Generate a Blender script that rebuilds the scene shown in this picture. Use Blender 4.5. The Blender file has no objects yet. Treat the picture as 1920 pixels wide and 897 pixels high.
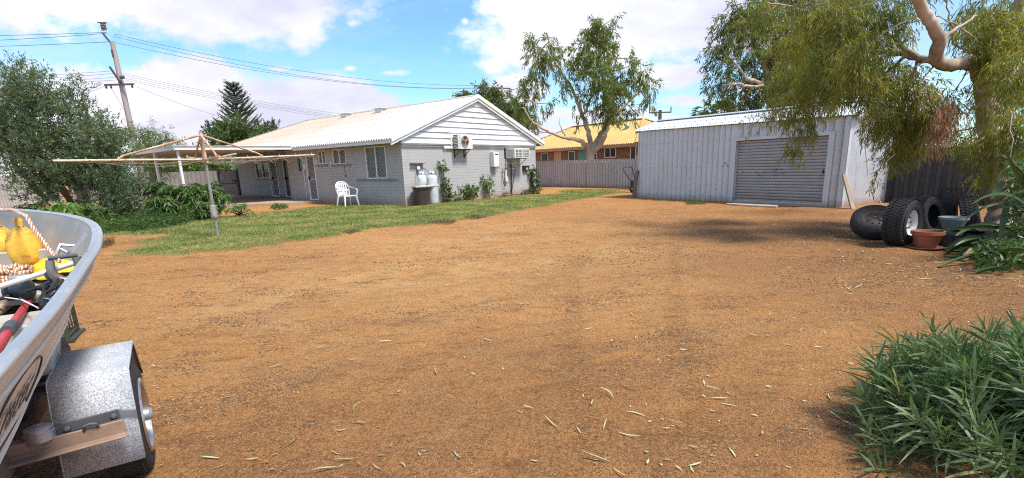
import bpy, math, random
import numpy as np
from mathutils import Vector, Matrix

random.seed(7)
rng = np.random.default_rng(7)
SC = bpy.context.scene
COL = SC.collection
RAD = math.radians

# ------------------------------------------------------------------ camera
F, PX, PY, H = 950., 980., 540., 1.5
ROLL = math.atan(.0294)
PITCH = math.atan(229 / F / math.cos(ROLL))
fwd = np.array([0, math.cos(PITCH), -math.sin(PITCH)])
r0 = np.array([1., 0, 0]); u0 = np.cross(r0, fwd)
rgt = r0 * math.cos(ROLL) - u0 * math.sin(ROLL)
upv = np.cross(rgt, fwd)
CAM = np.array([0, 0, H])

def ray(x, y): return fwd + (x - PX) / F * rgt - (y - PY) / F * upv
def G(x, y, z=0.):
    d = ray(x, y); return CAM + (z - H) / d[2] * d
def Gv(x, y):
    x = np.asarray(x, float); y = np.asarray(y, float); d = fwd + ((x - PX) / F)[:, None] * rgt - ((y - PY) / F)[:, None] * upv
    t = -H / d[:, 2]; return (CAM + t[:, None] * d)[:, :2]
def D(x, y, Y):
    d = ray(x, y); return CAM + d * (Y / d[1])

cd = bpy.data.cameras.new('camera'); cam = bpy.data.objects.new('camera', cd); COL.objects.link(cam)
m = Matrix((list(rgt) + [0], list(upv) + [0], list(-fwd) + [0], [0, 0, 0, 1])).transposed()
m.translation = Vector((0, 0, H)); m[3][3] = 1
cam.matrix_world = m
cd.sensor_fit = 'HORIZONTAL'; cd.sensor_width = 36; cd.lens = 36 * F / 1920
cd.shift_x = (960 - PX) / 1920; cd.shift_y = (PY - 448.5) / 1920
cd.clip_start = .05; cd.clip_end = 2000
SC.camera = cam
SC.view_settings.view_transform = 'Standard'; SC.view_settings.look = 'None'
SC.view_settings.gamma = 1; SC.view_settings.exposure = EXPOSURE = 1.0
SC.view_settings.use_curve_mapping = False
try:
    SC.cycles.max_bounces = 6; SC.cycles.diffuse_bounces = 3; SC.cycles.glossy_bounces = 2
    SC.cycles.transmission_bounces = 3; SC.cycles.transparent_max_bounces = 4
    SC.cycles.filter_width = 1.1; SC.cycles.use_denoising = False; SC.cycles.caustics_reflective = False; SC.cycles.caustics_refractive = False
except Exception: pass

# ------------------------------------------------------------------ helpers
def P3(a): return Vector((float(a[0]), float(a[1]), float(a[2])))

LEAFN = [0]
def tag(o, label=None, cat=None, group=None, kind=None):
    if label: o['label'] = label
    if cat: o['category'] = cat
    if group: o['group'] = group
    if kind: o['kind'] = kind
    return o

def thing(name, label, cat, loc=(0, 0, 0), rz=0, group=None):
    o = bpy.data.objects.new(name, None); COL.objects.link(o)
    o.empty_display_size = .2
    o.location = P3(loc); o.rotation_euler = (0, 0, rz)
    return tag(o, label, cat, group)

def smooth(me, ang=40):
    me.shade_smooth()
    try: me.set_sharp_from_angle(angle=RAD(ang))
    except Exception: pass

class MB:
    def __init__(s): s.v = []; s.f = []
    def add(s, vs, fs):
        b = len(s.v); s.v += [tuple(map(float, v)) for v in vs]; s.f += [tuple(i + b for i in f) for f in fs]; return s
    def box(s, c, d, rot=None):
        x, y, z = d[0] / 2, d[1] / 2, d[2] / 2
        vs = [Vector((i, j, k)) for i in (-x, x) for j in (-y, y) for k in (-z, z)]
        if rot is not None: vs = [rot @ v for v in vs]
        c = P3(c)
        return s.add([v + c for v in vs], [(0, 1, 3, 2), (4, 6, 7, 5), (0, 4, 5, 1), (2, 3, 7, 6), (0, 2, 6, 4), (1, 5, 7, 3)])
    def bx(s, a, b):
        return s.box([(a[i] + b[i]) / 2 for i in range(3)], [abs(b[i] - a[i]) for i in range(3)])
    def bar(s, p, q, w, h, up=(0, 0, 1)):
        p, q = P3(p), P3(q); d = q - p; L = d.length; d.normalize(); up = Vector(up)
        sd = d.cross(up)
        if sd.length < 1e-4: sd = d.cross(Vector((1, 0, 0)))
        sd.normalize(); u = sd.cross(d)
        r = Matrix((sd, d, u)).transposed()
        return s.box((p + q) / 2, (w, L, h), r)
    def tube(s, pts, r, n=8, cap=True):
        pts = [P3(p) for p in pts]
        rs = list(r) if hasattr(r, '__len__') else [r] * len(pts)
        b = len(s.v); prev = None
        for i, p in enumerate(pts):
            d = (pts[min(i + 1, len(pts) - 1)] - pts[max(i - 1, 0)])
            if d.length < 1e-9: d = Vector((0, 0, 1))
            d.normalize()
            if prev is None:
                a = d.cross(Vector((0, 0, 1)) if abs(d.z) < .9 else Vector((1, 0, 0))).normalized()
            else:
                a = prev - d * prev.dot(d)
                if a.length < 1e-6: a = d.cross(Vector((1, 0, .1)))
                a.normalize()
            prev = a; c = d.cross(a)
            for k in range(n):
                t = 2 * math.pi * k / n
                s.v.append(tuple(p + (a * math.cos(t) + c * math.sin(t)) * rs[i]))
        for i in range(len(pts) - 1):
            for k in range(n):
                k2 = (k + 1) % n
                s.f.append((b + i * n + k, b + i * n + k2, b + (i + 1) * n + k2, b + (i + 1) * n + k))
        if cap:
            s.f.append(tuple(b + k for k in reversed(range(n)))); s.f.append(tuple(b + (len(pts) - 1) * n + k for k in range(n)))
        return s
    def lathe(s, prof, n=32, M=None, close=False):
        b = len(s.v); M = M or Matrix.Identity(4); k = len(prof)
        for j in range(n):
            t = 2 * math.pi * j / n
            for (r, z) in prof: s.v.append(tuple(M @ Vector((r * math.cos(t), r * math.sin(t), z))))
        for j in range(n):
            j2 = (j + 1) % n
            for i in range(k if close else k - 1):
                i2 = (i + 1) % k
                s.f.append((b + j * k + i, b + j2 * k + i, b + j2 * k + i2, b + j * k + i2))
        return s
    def build(s, name, mat, parent=None, bevel=0, ang=40, flat=False):
        me = bpy.data.meshes.new(name); me.from_pydata(s.v, [], s.f); me.update()
        me.materials.append(mat)
        if not flat: smooth(me, ang)
        o = bpy.data.objects.new(name, me); COL.objects.link(o)
        if parent is not None: o.parent = parent
        if bevel:
            b = o.modifiers.new('b', 'BEVEL'); b.width = bevel; b.segments = 2; b.limit_method = 'ANGLE'
        return o

def np_mesh(name, V, Fc, mat, parent=None, sm=False):
    """V (n,3); Fc (m,k) constant-size faces"""
    me = bpy.data.meshes.new(name); V = np.ascontiguousarray(V, np.float32); Fc = np.ascontiguousarray(Fc, np.int32)
    me.vertices.add(len(V)); me.vertices.foreach_set('co', V.ravel())
    k = Fc.shape[1]; me.loops.add(Fc.size); me.loops.foreach_set('vertex_index', Fc.ravel())
    me.polygons.add(len(Fc)); me.polygons.foreach_set('loop_start', np.arange(0, Fc.size, k, dtype=np.int32))
    try: me.polygons.foreach_set('loop_total', np.full(len(Fc), k, np.int32))
    except Exception: pass
    me.update(calc_edges=True)
    if sm: me.shade_smooth()
    me.materials.append(mat)
    o = bpy.data.objects.new(name, me); COL.objects.link(o)
    if parent is not None: o.parent = parent
    return o

def unit(a): return a / np.maximum(np.linalg.norm(a, axis=-1, keepdims=True), 1e-9)

def leaves(name, P, Dr, L, W, mat, parent=None, droop=.15, segs=1, up=None):
    """many small leaf blades: P base, Dr direction, L length, W width; segs 1 = folded diamond"""
    n = len(P); LEAFN[0] += n; Dr = unit(Dr); rv = rng.normal(size=(n, 3)) if up is None else up + .35 * rng.normal(size=(n, 3))
    S = unit(np.cross(Dr, rv)); N = np.cross(S, Dr)
    L = np.broadcast_to(L, (n,))[:, None]; W = np.broadcast_to(W, (n,))[:, None]
    dz = np.array([0, 0, -1.])
    if segs == 1:
        mid = P + Dr * L * .45 + dz * L * droop * .2
        V = np.stack([P, mid + S * W / 2 , P + Dr * L + dz * L * droop, mid - S * W / 2], 1).reshape(-1, 3)
        Fc = np.arange(4 * n).reshape(n, 4)
    else:
        ts = np.linspace(0, 1, segs + 1); ws = np.sin(np.pi * np.clip(.12 + .86 * ts ** .85, 0, 1)) ; ws[-1] = .04; ws[0] = .25
        rows = []
        fold = N * W * .12
        for t, w in zip(ts, ws):
            c = P + Dr * L * t + dz * L * droop * t * t
            rows += [c + S * W * w / 2 + fold * w, c - S * W * w / 2 + fold * w]
        V = np.stack(rows, 1); k = V.shape[1]; V = V.reshape(-1, 3)
        base = (np.arange(n) * k)[:, None]
        Fc = np.concatenate([base + np.array([[2 * i, 2 * i + 1, 2 * i + 3, 2 * i + 2]]) for i in range(segs)], 0)
    return np_mesh(name, V, Fc, mat, parent, sm=segs > 1)

# value noise
_lat = rng.random((256, 256))
def vnoise(x, y):
    xi = np.floor(x).astype(int); yi = np.floor(y).astype(int); fx = x - xi; fy = y - yi
    fx = fx * fx * (3 - 2 * fx); fy = fy * fy * (3 - 2 * fy)
    g = lambda a, b: _lat[a & 255, b & 255]
    return (g(xi, yi) * (1 - fx) + g(xi + 1, yi) * fx) * (1 - fy) + (g(xi, yi + 1) * (1 - fx) + g(xi + 1, yi + 1) * fx) * fy
def fbm(x, y, o=4):
    s = 0; a = .5
    for i in range(o): s = s + a * vnoise(x * 2 ** i + 17 * i, y * 2 ** i + 31 * i); a *= .5
    return s / (1 - .5 ** o)
def hgt(x, y):
    x = np.asarray(x, float); y = np.asarray(y, float)
    r = np.hypot(x, y); near = np.clip((26 - r) / 10, 0, 1)
    c, s_ = .85, .52
    u = x * c + y * s_; v = -x * s_ + y * c
    ruts = fbm(u * .5, v * 2.2, 3) - .5
    return near * (.06 * (fbm(x * .35, y * .35, 2) - .5) + .055 * ruts + .024 * (fbm(x * 3.1, y * 3.1, 3) - .5) + .012 * (fbm(x * 11, y * 11, 3) - .5) * np.clip((12 - r) / 5, 0, 1))

# ------------------------------------------------------------------ materials
class NT:
    def __init__(s, name):
        s.m = bpy.data.materials.new(name); s.m.use_nodes = True; s.t = s.m.node_tree; s.t.nodes.clear()
        s.out = s.n('ShaderNodeOutputMaterial'); s.tc = s.n('ShaderNodeTexCoord')
    def n(s, typ, **kw):
        nd = s.t.nodes.new(typ)
        for k, v in kw.items():
            if k in nd.inputs.keys() if isinstance(k, str) and not hasattr(nd, k) else False: nd.inputs[k].default_value = v
            else:
                setattr(nd, k, v)
        return nd
    def l(s, a, b): s.t.links.new(a, b)
    def noise(s, scale, detail=5, rough=.55, vec=None, out='Fac', dist=0):
        nd = s.t.nodes.new('ShaderNodeTexNoise'); nd.inputs['Scale'].default_value = scale; nd.inputs['Detail'].default_value = detail
        nd.inputs['Roughness'].default_value = rough; nd.inputs['Distortion'].default_value = dist
        s.l(vec if vec is not None else s.tc.outputs['Object'], nd.inputs['Vector']); return nd.outputs[out]
    def rng(s, v, a, b, c=0., d=1.):
        nd = s.t.nodes.new('ShaderNodeMapRange'); nd.inputs[1].default_value = a; nd.inputs[2].default_value = b
        nd.inputs[3].default_value = c; nd.inputs[4].default_value = d; s.l(v, nd.inputs[0]); return nd.outputs[0]
    def mix(s, f, a, b, mode='MIX'):
        nd = s.t.nodes.new('ShaderNodeMix'); nd.data_type = 'RGBA'; nd.blend_type = mode
        for i, v in ((0, f), (6, a), (7, b)):
            if hasattr(v, 'links'): s.l(v, nd.inputs[i])
            else: nd.inputs[i].default_value = (*v, 1) if isinstance(v, (tuple, list)) and len(v) == 3 else v
        return nd.outputs[2]
    def math(s, op, a, b=0., c=None):
        nd = s.t.nodes.new('ShaderNodeMath'); nd.operation = op
        for i, v in enumerate((a, b) if c is None else (a, b, c)):
            if hasattr(v, 'links'): s.l(v, nd.inputs[i])
            else: nd.inputs[i].default_value = v
        return nd.outputs[0]
    def map(s, scale=(1, 1, 1), rot=(0, 0, 0), loc=(0, 0, 0), vec=None):
        nd = s.t.nodes.new('ShaderNodeMapping'); nd.inputs['Scale'].default_value = scale; nd.inputs['Rotation'].default_value = rot; nd.inputs['Location'].default_value = loc
        s.l(vec if vec is not None else s.tc.outputs['Object'], nd.inputs['Vector']); return nd.outputs[0]
    def bump(s, h, strength, dist=.01, nrm=None):
        nd = s.t.nodes.new('ShaderNodeBump'); nd.inputs['Strength'].default_value = strength; nd.inputs['Distance'].default_value = dist
        s.l(h, nd.inputs['Height'])
        if nrm is not None: s.l(nrm, nd.inputs['Normal'])
        return nd.outputs[0]
    def pbr(s, col, rough=.7, metal=0., nrm=None, spec=None):
        p = s.t.nodes.new('ShaderNodeBsdfPrincipled')
        if hasattr(col, 'links'): s.l(col, p.inputs['Base Color'])
        else: p.inputs['Base Color'].default_value = (*col, 1)
        if hasattr(rough, 'links'): s.l(rough, p.inputs['Roughness'])
        else: p.inputs['Roughness'].default_value = rough
        p.inputs['Metallic'].default_value = metal
        if spec is not None: p.inputs['Specular IOR Level'].default_value = spec
        if nrm is not None: s.l(nrm, p.inputs['Normal'])
        s.l(p.outputs[0], s.out.inputs[0]); s.p = p
        return s.m

def mat(name, a, b=None, s=2., rough=.7, metal=0., bump=0., bs=30., dirt=None, dlo=.55, dhi=.75, ds=1.5, lo=.35, hi=.65, spec=None, stretch=None, splash=0):
    t = NT(name); b = b or tuple(c * .8 for c in a)
    vec = t.map(stretch) if stretch else None
    col = t.mix(t.rng(t.noise(s, 6, vec=vec), lo, hi), a, b)
    if dirt: col = t.mix(t.rng(t.noise(ds, 8, .65, vec=vec), dlo, dhi), col, dirt)
    if splash:
        sz = t.t.nodes.new('ShaderNodeSeparateXYZ'); t.l(t.tc.outputs['Object'], sz.inputs[0])
        zz = t.math('ADD', sz.outputs[2], t.math('MULTIPLY', t.noise(3.1, 7, .7), -splash * 1.1))
        col = t.mix(t.rng(zz, -splash * .5, splash * .35, .75, 0), col, (.36, .20, .11))
    nrm = t.bump(t.noise(bs, 4), bump) if bump else None
    rr = t.rng(t.noise(s * 3, 4), .3, .7, max(rough - .1, .02), min(rough + .1, 1))
    return t.pbr(col, rr, metal, nrm, spec)

def foliage(name, a, b, c=None, trans=.35, rough=.5, big=.6, dead=None, dfrac=.07):
    t = NT(name); g = t.t.nodes.new('ShaderNodeNewGeometry')
    ri = g.outputs['Random Per Island']
    col = t.mix(ri, a, b)
    if c: col = t.mix(t.rng(t.noise(big, 3), .4, .62), col, c)
    if dead: col = t.mix(t.rng(ri, 1 - dfrac, 1 - dfrac + .01), col, dead)
    p = t.t.nodes.new('ShaderNodeBsdfPrincipled'); t.l(col, p.inputs['Base Color']); p.inputs['Roughness'].default_value = rough
    p.inputs['Specular IOR Level'].default_value = .35
    tr = t.t.nodes.new('ShaderNodeBsdfTranslucent'); t.l(t.mix(.5, col, (.5, .6, .1), 'MIX'), tr.inputs[0])
    tr_c = t.mix(1.0, col, (1.6, 1.7, .7), 'MULTIPLY'); t.l(tr_c, tr.inputs[0])
    mx = t.t.nodes.new('ShaderNodeMixShader'); mx.inputs[0].default_value = trans
    t.l(p.outputs[0], mx.inputs[1]); t.l(tr.outputs[0], mx.inputs[2]); t.l(mx.outputs[0], t.out.inputs[0])
    return t.m

# ------------------------------------------------------------------ light + sky
SUN = np.array([.42, -.28, .87]); SUN = SUN / np.linalg.norm(SUN)
sl = bpy.data.lights.new('sun', 'SUN'); sl.energy = 2.9; sl.angle = RAD(12); sl.color = (1, .95, .87)
so = bpy.data.objects.new('sun', sl); COL.objects.link(so)
so.rotation_euler = P3(SUN).to_track_quat('Z', 'Y').to_euler(); so.location = (20, -10, 30)

W = bpy.data.worlds.new('World'); SC.world = W; W.use_nodes = True
def build_world():
    nt = W.node_tree; nt.nodes.clear(); N = nt.nodes.new; l = nt.links.new
    out = N('ShaderNodeOutputWorld'); bg = N('ShaderNodeBackground'); bg.inputs[1].default_value = .10
    sky = N('ShaderNodeTexSky'); sky.sky_type = 'NISHITA'; sky.sun_disc = False
    sky.sun_elevation = math.asin(SUN[2]); sky.sun_rotation = math.atan2(SUN[0], SUN[1]); sky.air_density = 1.0; sky.dust_density = .6; sky.ozone_density = 1.6
    tc = N('ShaderNodeTexCoord'); sep = N('ShaderNodeSeparateXYZ'); l(tc.outputs['Generated'], sep.inputs[0])
    def mth(op, a, b=0., c=None, clamp=False):
        nd = N('ShaderNodeMath'); nd.operation = op; nd.use_clamp = clamp
        for i, v in enumerate((a, b) if c is None else (a, b, c)):
            if hasattr(v, 'links'): l(v, nd.inputs[i])
            else: nd.inputs[i].default_value = v
        return nd.outputs[0]
    yy = mth('MAXIMUM', sep.outputs[1], .08)
    qx = mth('DIVIDE', sep.outputs[0], yy); qz = mth('DIVIDE', sep.outputs[2], yy)
    cq = N('ShaderNodeCombineXYZ'); l(qx, cq.inputs[0]); l(qz, cq.inputs[1])
    def noise(vec, sc, det, rough, sx=1., sy=1., off=0.):
        mp = N('ShaderNodeMapping'); mp.inputs['Scale'].default_value = (sx, sy, 1); mp.inputs['Location'].default_value = (off, off * .7, 0); l(vec, mp.inputs[0])
        nd = N('ShaderNodeTexNoise'); nd.inputs['Scale'].default_value = sc; nd.inputs['Detail'].default_value = det; nd.inputs['Roughness'].default_value = rough
        l(mp.outputs[0], nd.inputs[0]); return nd.outputs[0]
    blobs = [ # px,py,rx,ry,weight
        (170, -20, 420, 95, 1.0), (470, 20, 200, 75, 1.), (560, 75, 75, 45, .75), (330, 155, 120, 50, 1.1), (190, 200, 200, 70, 1.1), (60, 140, 150, 60, .7), (420, 185, 120, 55, 1.1),
        (400, 240, 230, 55, 1.1), (580, 200, 110, 50, 1.15), (690, 205, 90, 30, 1.0), (640, 250, 240, 50, 1.), (660, 44, 50, 22, .62), (525, 129, 60, 14, .62), (658, 129, 30, 12, .62), (733, 137, 62, 14, .72),
        (872, 40, 24, 22, .62), (960, 15, 95, 28, .95), (925, 120, 55, 30, .85), (990, 95, 95, 48, 1.), (1120, 40, 200, 85, 1.15), (1300, 40, 160, 75, 1.1), (970, 170, 70, 35, 1.0), (1260, 140, 120, 28, .9), (1130, 215, 200, 26, .8),
        (1060, 262, 150, 34, 1.05), (1250, 235, 130, 22, .9), (60, 300, 200, 60, 1.1), (1650, 290, 300, 60, .9), (1480, 90, 150, 110, .6), (1300, 190, 120, 16, .7), (1700, 180, 140, 80, .7), (700, -160, 500, 90, .6), (1500, -160, 400, 90, .7)]
    acc = None
    for (px, py, rx, ry, w) in blobs:
        q = lambda a, b: (lambda d: (d[0] / d[1], d[2] / d[1]))(ray(a, b))
        c = q(px, py); ax = q(px + rx, py); ay = q(px, py - ry)
        sx = 1 / abs(ax[0] - c[0]); sy = 1 / abs(ay[1] - c[1])
        vm = N('ShaderNodeVectorMath'); vm.operation = 'SUBTRACT'; l(cq.outputs[0], vm.inputs[0]); vm.inputs[1].default_value = (c[0], c[1], 0)
        v2 = N('ShaderNodeVectorMath'); v2.operation = 'MULTIPLY'; l(vm.outputs[0], v2.inputs[0]); v2.inputs[1].default_value = (sx, sy, 0)
        v3 = N('ShaderNodeVectorMath'); v3.operation = 'LENGTH'; l(v2.outputs[0], v3.inputs[0])
        val = mth('SUBTRACT', w, mth('MULTIPLY', v3.outputs['Value'], .62))
        acc = val if acc is None else mth('SMOOTH_MAX', acc, val, .12)
    n1 = noise(cq.outputs[0], 7.5, 10, .62, 1, 1.6); n2 = noise(cq.outputs[0], 1.6, 4, .5, 1, 2.0, 4.2)
    # general cover for the parts of the sky the picture does not show
    gen = noise(tc.outputs['Generated'], 3.2, 8, .6)
    back = mth('LESS_THAN', sep.outputs[1], .12)
    dens = mth('ADD', mth('MAXIMUM', acc, -.4), mth('MULTIPLY', mth('SUBTRACT', n1, .5), 1.5))
    dens = mth('DIVIDE', mth('SUBTRACT', dens, .30), .28, clamp=True)
    dens = mth('MULTIPLY', dens, mth('ADD', .82, mth('MULTIPLY', n2, .3)), clamp=True)
    gd = mth('DIVIDE', mth('SUBTRACT', gen, .47), .12, clamp=True)
    wisps = mth('MULTIPLY', mth('DIVIDE', mth('SUBTRACT', noise(cq.outputs[0], 2.2, 9, .65, .5, 1.7, 9.), .50), .3, clamp=True), .55)
    dens = mth('MAXIMUM', dens, wisps)
    mixd = N('ShaderNodeMix'); l(back, mixd.inputs[0]); l(dens, mixd.inputs[2]); l(gd, mixd.inputs[3])
    shade = N('ShaderNodeMix'); shade.data_type = 'RGBA'
    l(mth('DIVIDE', mth('SUBTRACT', noise(cq.outputs[0], 3.2, 6, .6, .7, 1.6, 2.3), .38), .3, clamp=True), shade.inputs[0])
    shade.inputs[6].default_value = (4.0, 3.95, 4.9, 1); shade.inputs[7].default_value = (6.4, 6.4, 6.6, 1)
    fin = N('ShaderNodeMix'); fin.data_type = 'RGBA'
    l(mixd.outputs[0], fin.inputs[0])
    sk = N('ShaderNodeMix'); sk.data_type = 'RGBA'; sk.blend_type = 'MULTIPLY'; sk.inputs[0].default_value = 1; l(sky.outputs[0], sk.inputs[6]); sk.inputs[7].default_value = (.74, 1.03, 1.2, 1)
    l(sk.outputs[2], fin.inputs[6]); l(shade.outputs[2], fin.inputs[7])
    l(fin.outputs[2], bg.inputs[0]); l(bg.outputs[0], out.inputs[0])
build_world()
# ------------------------------------------------------------------ ground
def in_poly(x, y, poly):
    poly = np.asarray(poly); ins = np.zeros(len(x), bool); n = len(poly)
    for i in range(n):
        x1, y1 = poly[i][:2]; x2, y2 = poly[(i + 1) % n][:2]
        c = ((y1 > y) != (y2 > y)) & (x < (x2 - x1) * (y - y1) / (y2 - y1 + 1e-12) + x1); ins ^= c
    return ins
def poly_dist(x, y, poly):
    poly = np.asarray(poly); best = np.full(len(x), 1e9); n = len(poly)
    for i in range(n):
        a = poly[i][:2]; b = poly[(i + 1) % n][:2]; d = b - a; L = d @ d
        t = np.clip(((x - a[0]) * d[0] + (y - a[1]) * d[1]) / L, 0, 1)
        best = np.minimum(best, np.hypot(x - a[0] - t * d[0], y - a[1] - t * d[1]))
    return np.where(in_poly(x, y, poly), best, -best)

LAWN = np.array([G(*p)[:2] for p in [(232, 478), (300, 482), (410, 475), (500, 462), (600, 446), (700, 431), (790, 424), (850, 417), (900, 408), (950, 397), (1000, 389), (1060, 379), (1120, 369), (1172, 361),
    (1165, 356), (1110, 355.5), (1055, 357), (1052, 364), (1012, 366), (990, 365.5), (770, 387.5), (757, 387), (700, 384.5), (640, 382), (610, 386), (545, 394), (470, 402), (430, 406), (300, 410), (200, 410), (165, 420), (150, 436), (200, 443), (300, 440), (270, 452), (240, 465)]])
def lawn_amt(x, y):
    d = poly_dist(x, y, LAWN)
    return d + .9 * (fbm(x * .9, y * .9, 3) - .5) + .35 * (fbm(x * 4, y * 4, 2) - .5)

def build_ground():
    nr, na = 470, 620
    rr = np.concatenate([[0, .5], 1.0 * (700 / 1.0) ** (np.linspace(0, 1, nr) ** 1.0)])
    th = np.concatenate([np.linspace(RAD(-66), RAD(62), na), np.linspace(RAD(62), RAD(294), 61)[1:]])
    A, Rr = np.meshgrid(th, rr); x = (Rr * np.sin(A)).ravel(); y = (Rr * np.cos(A)).ravel()
    z = hgt(x, y); V = np.stack([x, y, z], 1)
    k = len(th); i, j = np.meshgrid(np.arange(len(rr) - 1), np.arange(k - 1), indexing='ij')
    a = (i * k + j).ravel(); Fc = np.stack([a, a + 1, a + k + 1, a + k], 1)
    t = NT('red_dirt')
    at = t.t.nodes.new('ShaderNodeAttribute'); at.attribute_name = 'cover'
    sep = t.t.nodes.new('ShaderNodeSeparateColor'); t.l(at.outputs['Color'], sep.inputs[0])
    big = t.noise(.42, 7, .66); med = t.noise(1.7, 7, .62)
    st = t.map((.55, 1.9, 1), (0, 0, RAD(-32)))
    streak = t.noise(1.5, 7, .65, vec=st)
    fine = t.noise(38, 5, .7); grit = t.noise(120, 3, .7)
    col = t.mix(t.rng(big, .35, .65), (.68, .335, .112), (.50, .215, .070))
    col = t.mix(t.rng(streak, .5, .72, 0, .75), col, (.30, .145, .06))
    col = t.mix(t.rng(med, .5, .8, 0, .6), col, (.70, .40, .16))
    col = t.mix(t.math('MULTIPLY', t.rng(fine, .40, .56, .6, 0), t.rng(med, .35, .65, .35, 1.)), col, (.20, .09, .038))
    col = t.mix(t.math('MULTIPLY', at.outputs['Alpha'], t.rng(med, .35, .65, .1, .75)), col, (.72, .43, .18))
    col = t.mix(t.rng(t.noise(15, 6, .75), .52, .68, 0, .55), col, (.72, .42, .18))
    col = t.mix(t.rng(t.noise(5.5, 7, .72, vec=t.map((.7, 1.6, 1), (0, 0, RAD(-30)), (7, 2, 0))), .52, .66, 0, .55), col, (.20, .095, .045))
    # dark organic grit patches
    pat = t.math('MULTIPLY', t.rng(t.noise(.85, 8, .74, vec=t.map((1, 1.6, 1), (0, 0, RAD(-35)), (3, 1, 0))), .55, .68), t.rng(grit, .43, .52))
    col = t.mix(t.math('MULTIPLY', pat, .55), col, (.075, .045, .030))
    vor = t.t.nodes.new('ShaderNodeTexVoronoi'); vor.inputs['Scale'].default_value = 55; t.l(t.tc.outputs['Object'], vor.inputs['Vector'])
    col = t.mix(t.rng(vor.outputs['Distance'], .05, .16, .7, 0), col, (.12, .06, .035))
    vor2 = t.t.nodes.new('ShaderNodeTexVoronoi'); vor2.inputs['Scale'].default_value = 21; t.l(t.tc.outputs['Object'], vor2.inputs['Vector'])
    col = t.mix(t.rng(vor2.outputs['Distance'], .06, .12, .55, 0), col, (.62, .45, .27))
    # browner on the right: painted tree shade plus leaf litter; also browner close up
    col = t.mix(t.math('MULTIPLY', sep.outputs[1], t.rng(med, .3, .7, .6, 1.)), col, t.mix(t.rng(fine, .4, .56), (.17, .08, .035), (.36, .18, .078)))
    # thatch under the lawn
    col = t.mix(sep.outputs[0], col, t.mix(t.rng(t.noise(6, 4), .4, .6), (.16, .17, .05), (.25, .19, .08)))
    tr = t.t.nodes.new('ShaderNodeTexWave'); tr.inputs['Scale'].default_value = 9; tr.inputs['Distortion'].default_value = 1.2; tr.inputs['Detail'].default_value = 2
    tr.inputs['Detail Scale'].default_value = 3; tr.bands_direction = 'Y'
    t.l(t.map((1, 1, 1), (0, 0, RAD(24))), tr.inputs['Vector'])
    trk = t.math('MULTIPLY', tr.outputs['Fac'], t.math('MULTIPLY', sep.outputs[2], t.rng(med, .3, .5)))
    h = t.math('ADD', t.math('MULTIPLY', fine, .7), t.math('MULTIPLY', grit, .45))
    h = t.math('ADD', h, t.math('MULTIPLY', trk, .45)); h = t.math('SUBTRACT', h, t.math('MULTIPLY', t.rng(vor.outputs['Distance'], .05, .3, 1, 0), .25))
    lump = t.math('ADD', t.noise(4.5, 6, .65, vec=t.map((.8, 1.5, 1), (0, 0, RAD(-32)))), t.math('MULTIPLY', t.noise(13, 5, .7), .5))
    nrm = t.bump(h, 1.0, .045, t.bump(lump, .55, .12))
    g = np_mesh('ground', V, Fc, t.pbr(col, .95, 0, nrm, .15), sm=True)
    at_ = g.data.color_attributes.new('cover', 'FLOAT_COLOR', 'POINT')
    cov = np.zeros((len(V), 4), np.float32); cov[:, 3] = 1
    near = (np.hypot(x, y) < 60)
    cov[near, 0] = np.clip(lawn_amt(x[near], y[near]) / .5 + .35, 0, 1)
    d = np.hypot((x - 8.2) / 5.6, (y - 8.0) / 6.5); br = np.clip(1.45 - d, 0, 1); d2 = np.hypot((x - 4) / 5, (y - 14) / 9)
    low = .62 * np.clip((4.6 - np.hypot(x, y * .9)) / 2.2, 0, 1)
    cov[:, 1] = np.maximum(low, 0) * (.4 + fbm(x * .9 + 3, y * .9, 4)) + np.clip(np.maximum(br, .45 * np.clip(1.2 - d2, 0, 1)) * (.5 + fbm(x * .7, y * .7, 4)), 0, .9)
    # tyre tracks, two curving bands
    def band(p0, p1, w, bend):
        p0 = np.array(p0); p1 = np.array(p1); dd = p1 - p0; L = np.linalg.norm(dd); dd = dd / L; nn = np.array([-dd[1], dd[0]])
        s_ = (x - p0[0]) * dd[0] + (y - p0[1]) * dd[1]; o = (x - p0[0]) * nn[0] + (y - p0[1]) * nn[1] - bend * (s_ / L) * (1 - s_ / L)
        return np.clip(1.4 - np.abs(o) / w * 1.4, 0, 1) * (s_ > -.2) * (s_ < L)
    tb = band((.35, 2.4), (.9, 8.5), .17, .3) + band((-1.4, 2.6), (1.2, 8.5), .2, -.3) + band((.9, 2.2), (2.8, 9), .16, .3) + band((-3, 4), (2, 7), .18, .2)
    cov[:, 2] = np.clip(tb, 0, 1)
    ya = np.exp(-(((x - .2) / 4.2) ** 2 + ((y - 9.5) / 5.0) ** 2)) + .6 * np.exp(-(((x + 2.5) / 2.2) ** 2 + ((y - 6) / 2.2) ** 2)); cov[:, 3] = np.clip(ya * (.2 + 1.3 * fbm(x * .6 + 9, y * .9, 4)), 0, 1)
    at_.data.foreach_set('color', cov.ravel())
    g['kind'] = 'structure'
build_ground()

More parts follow.
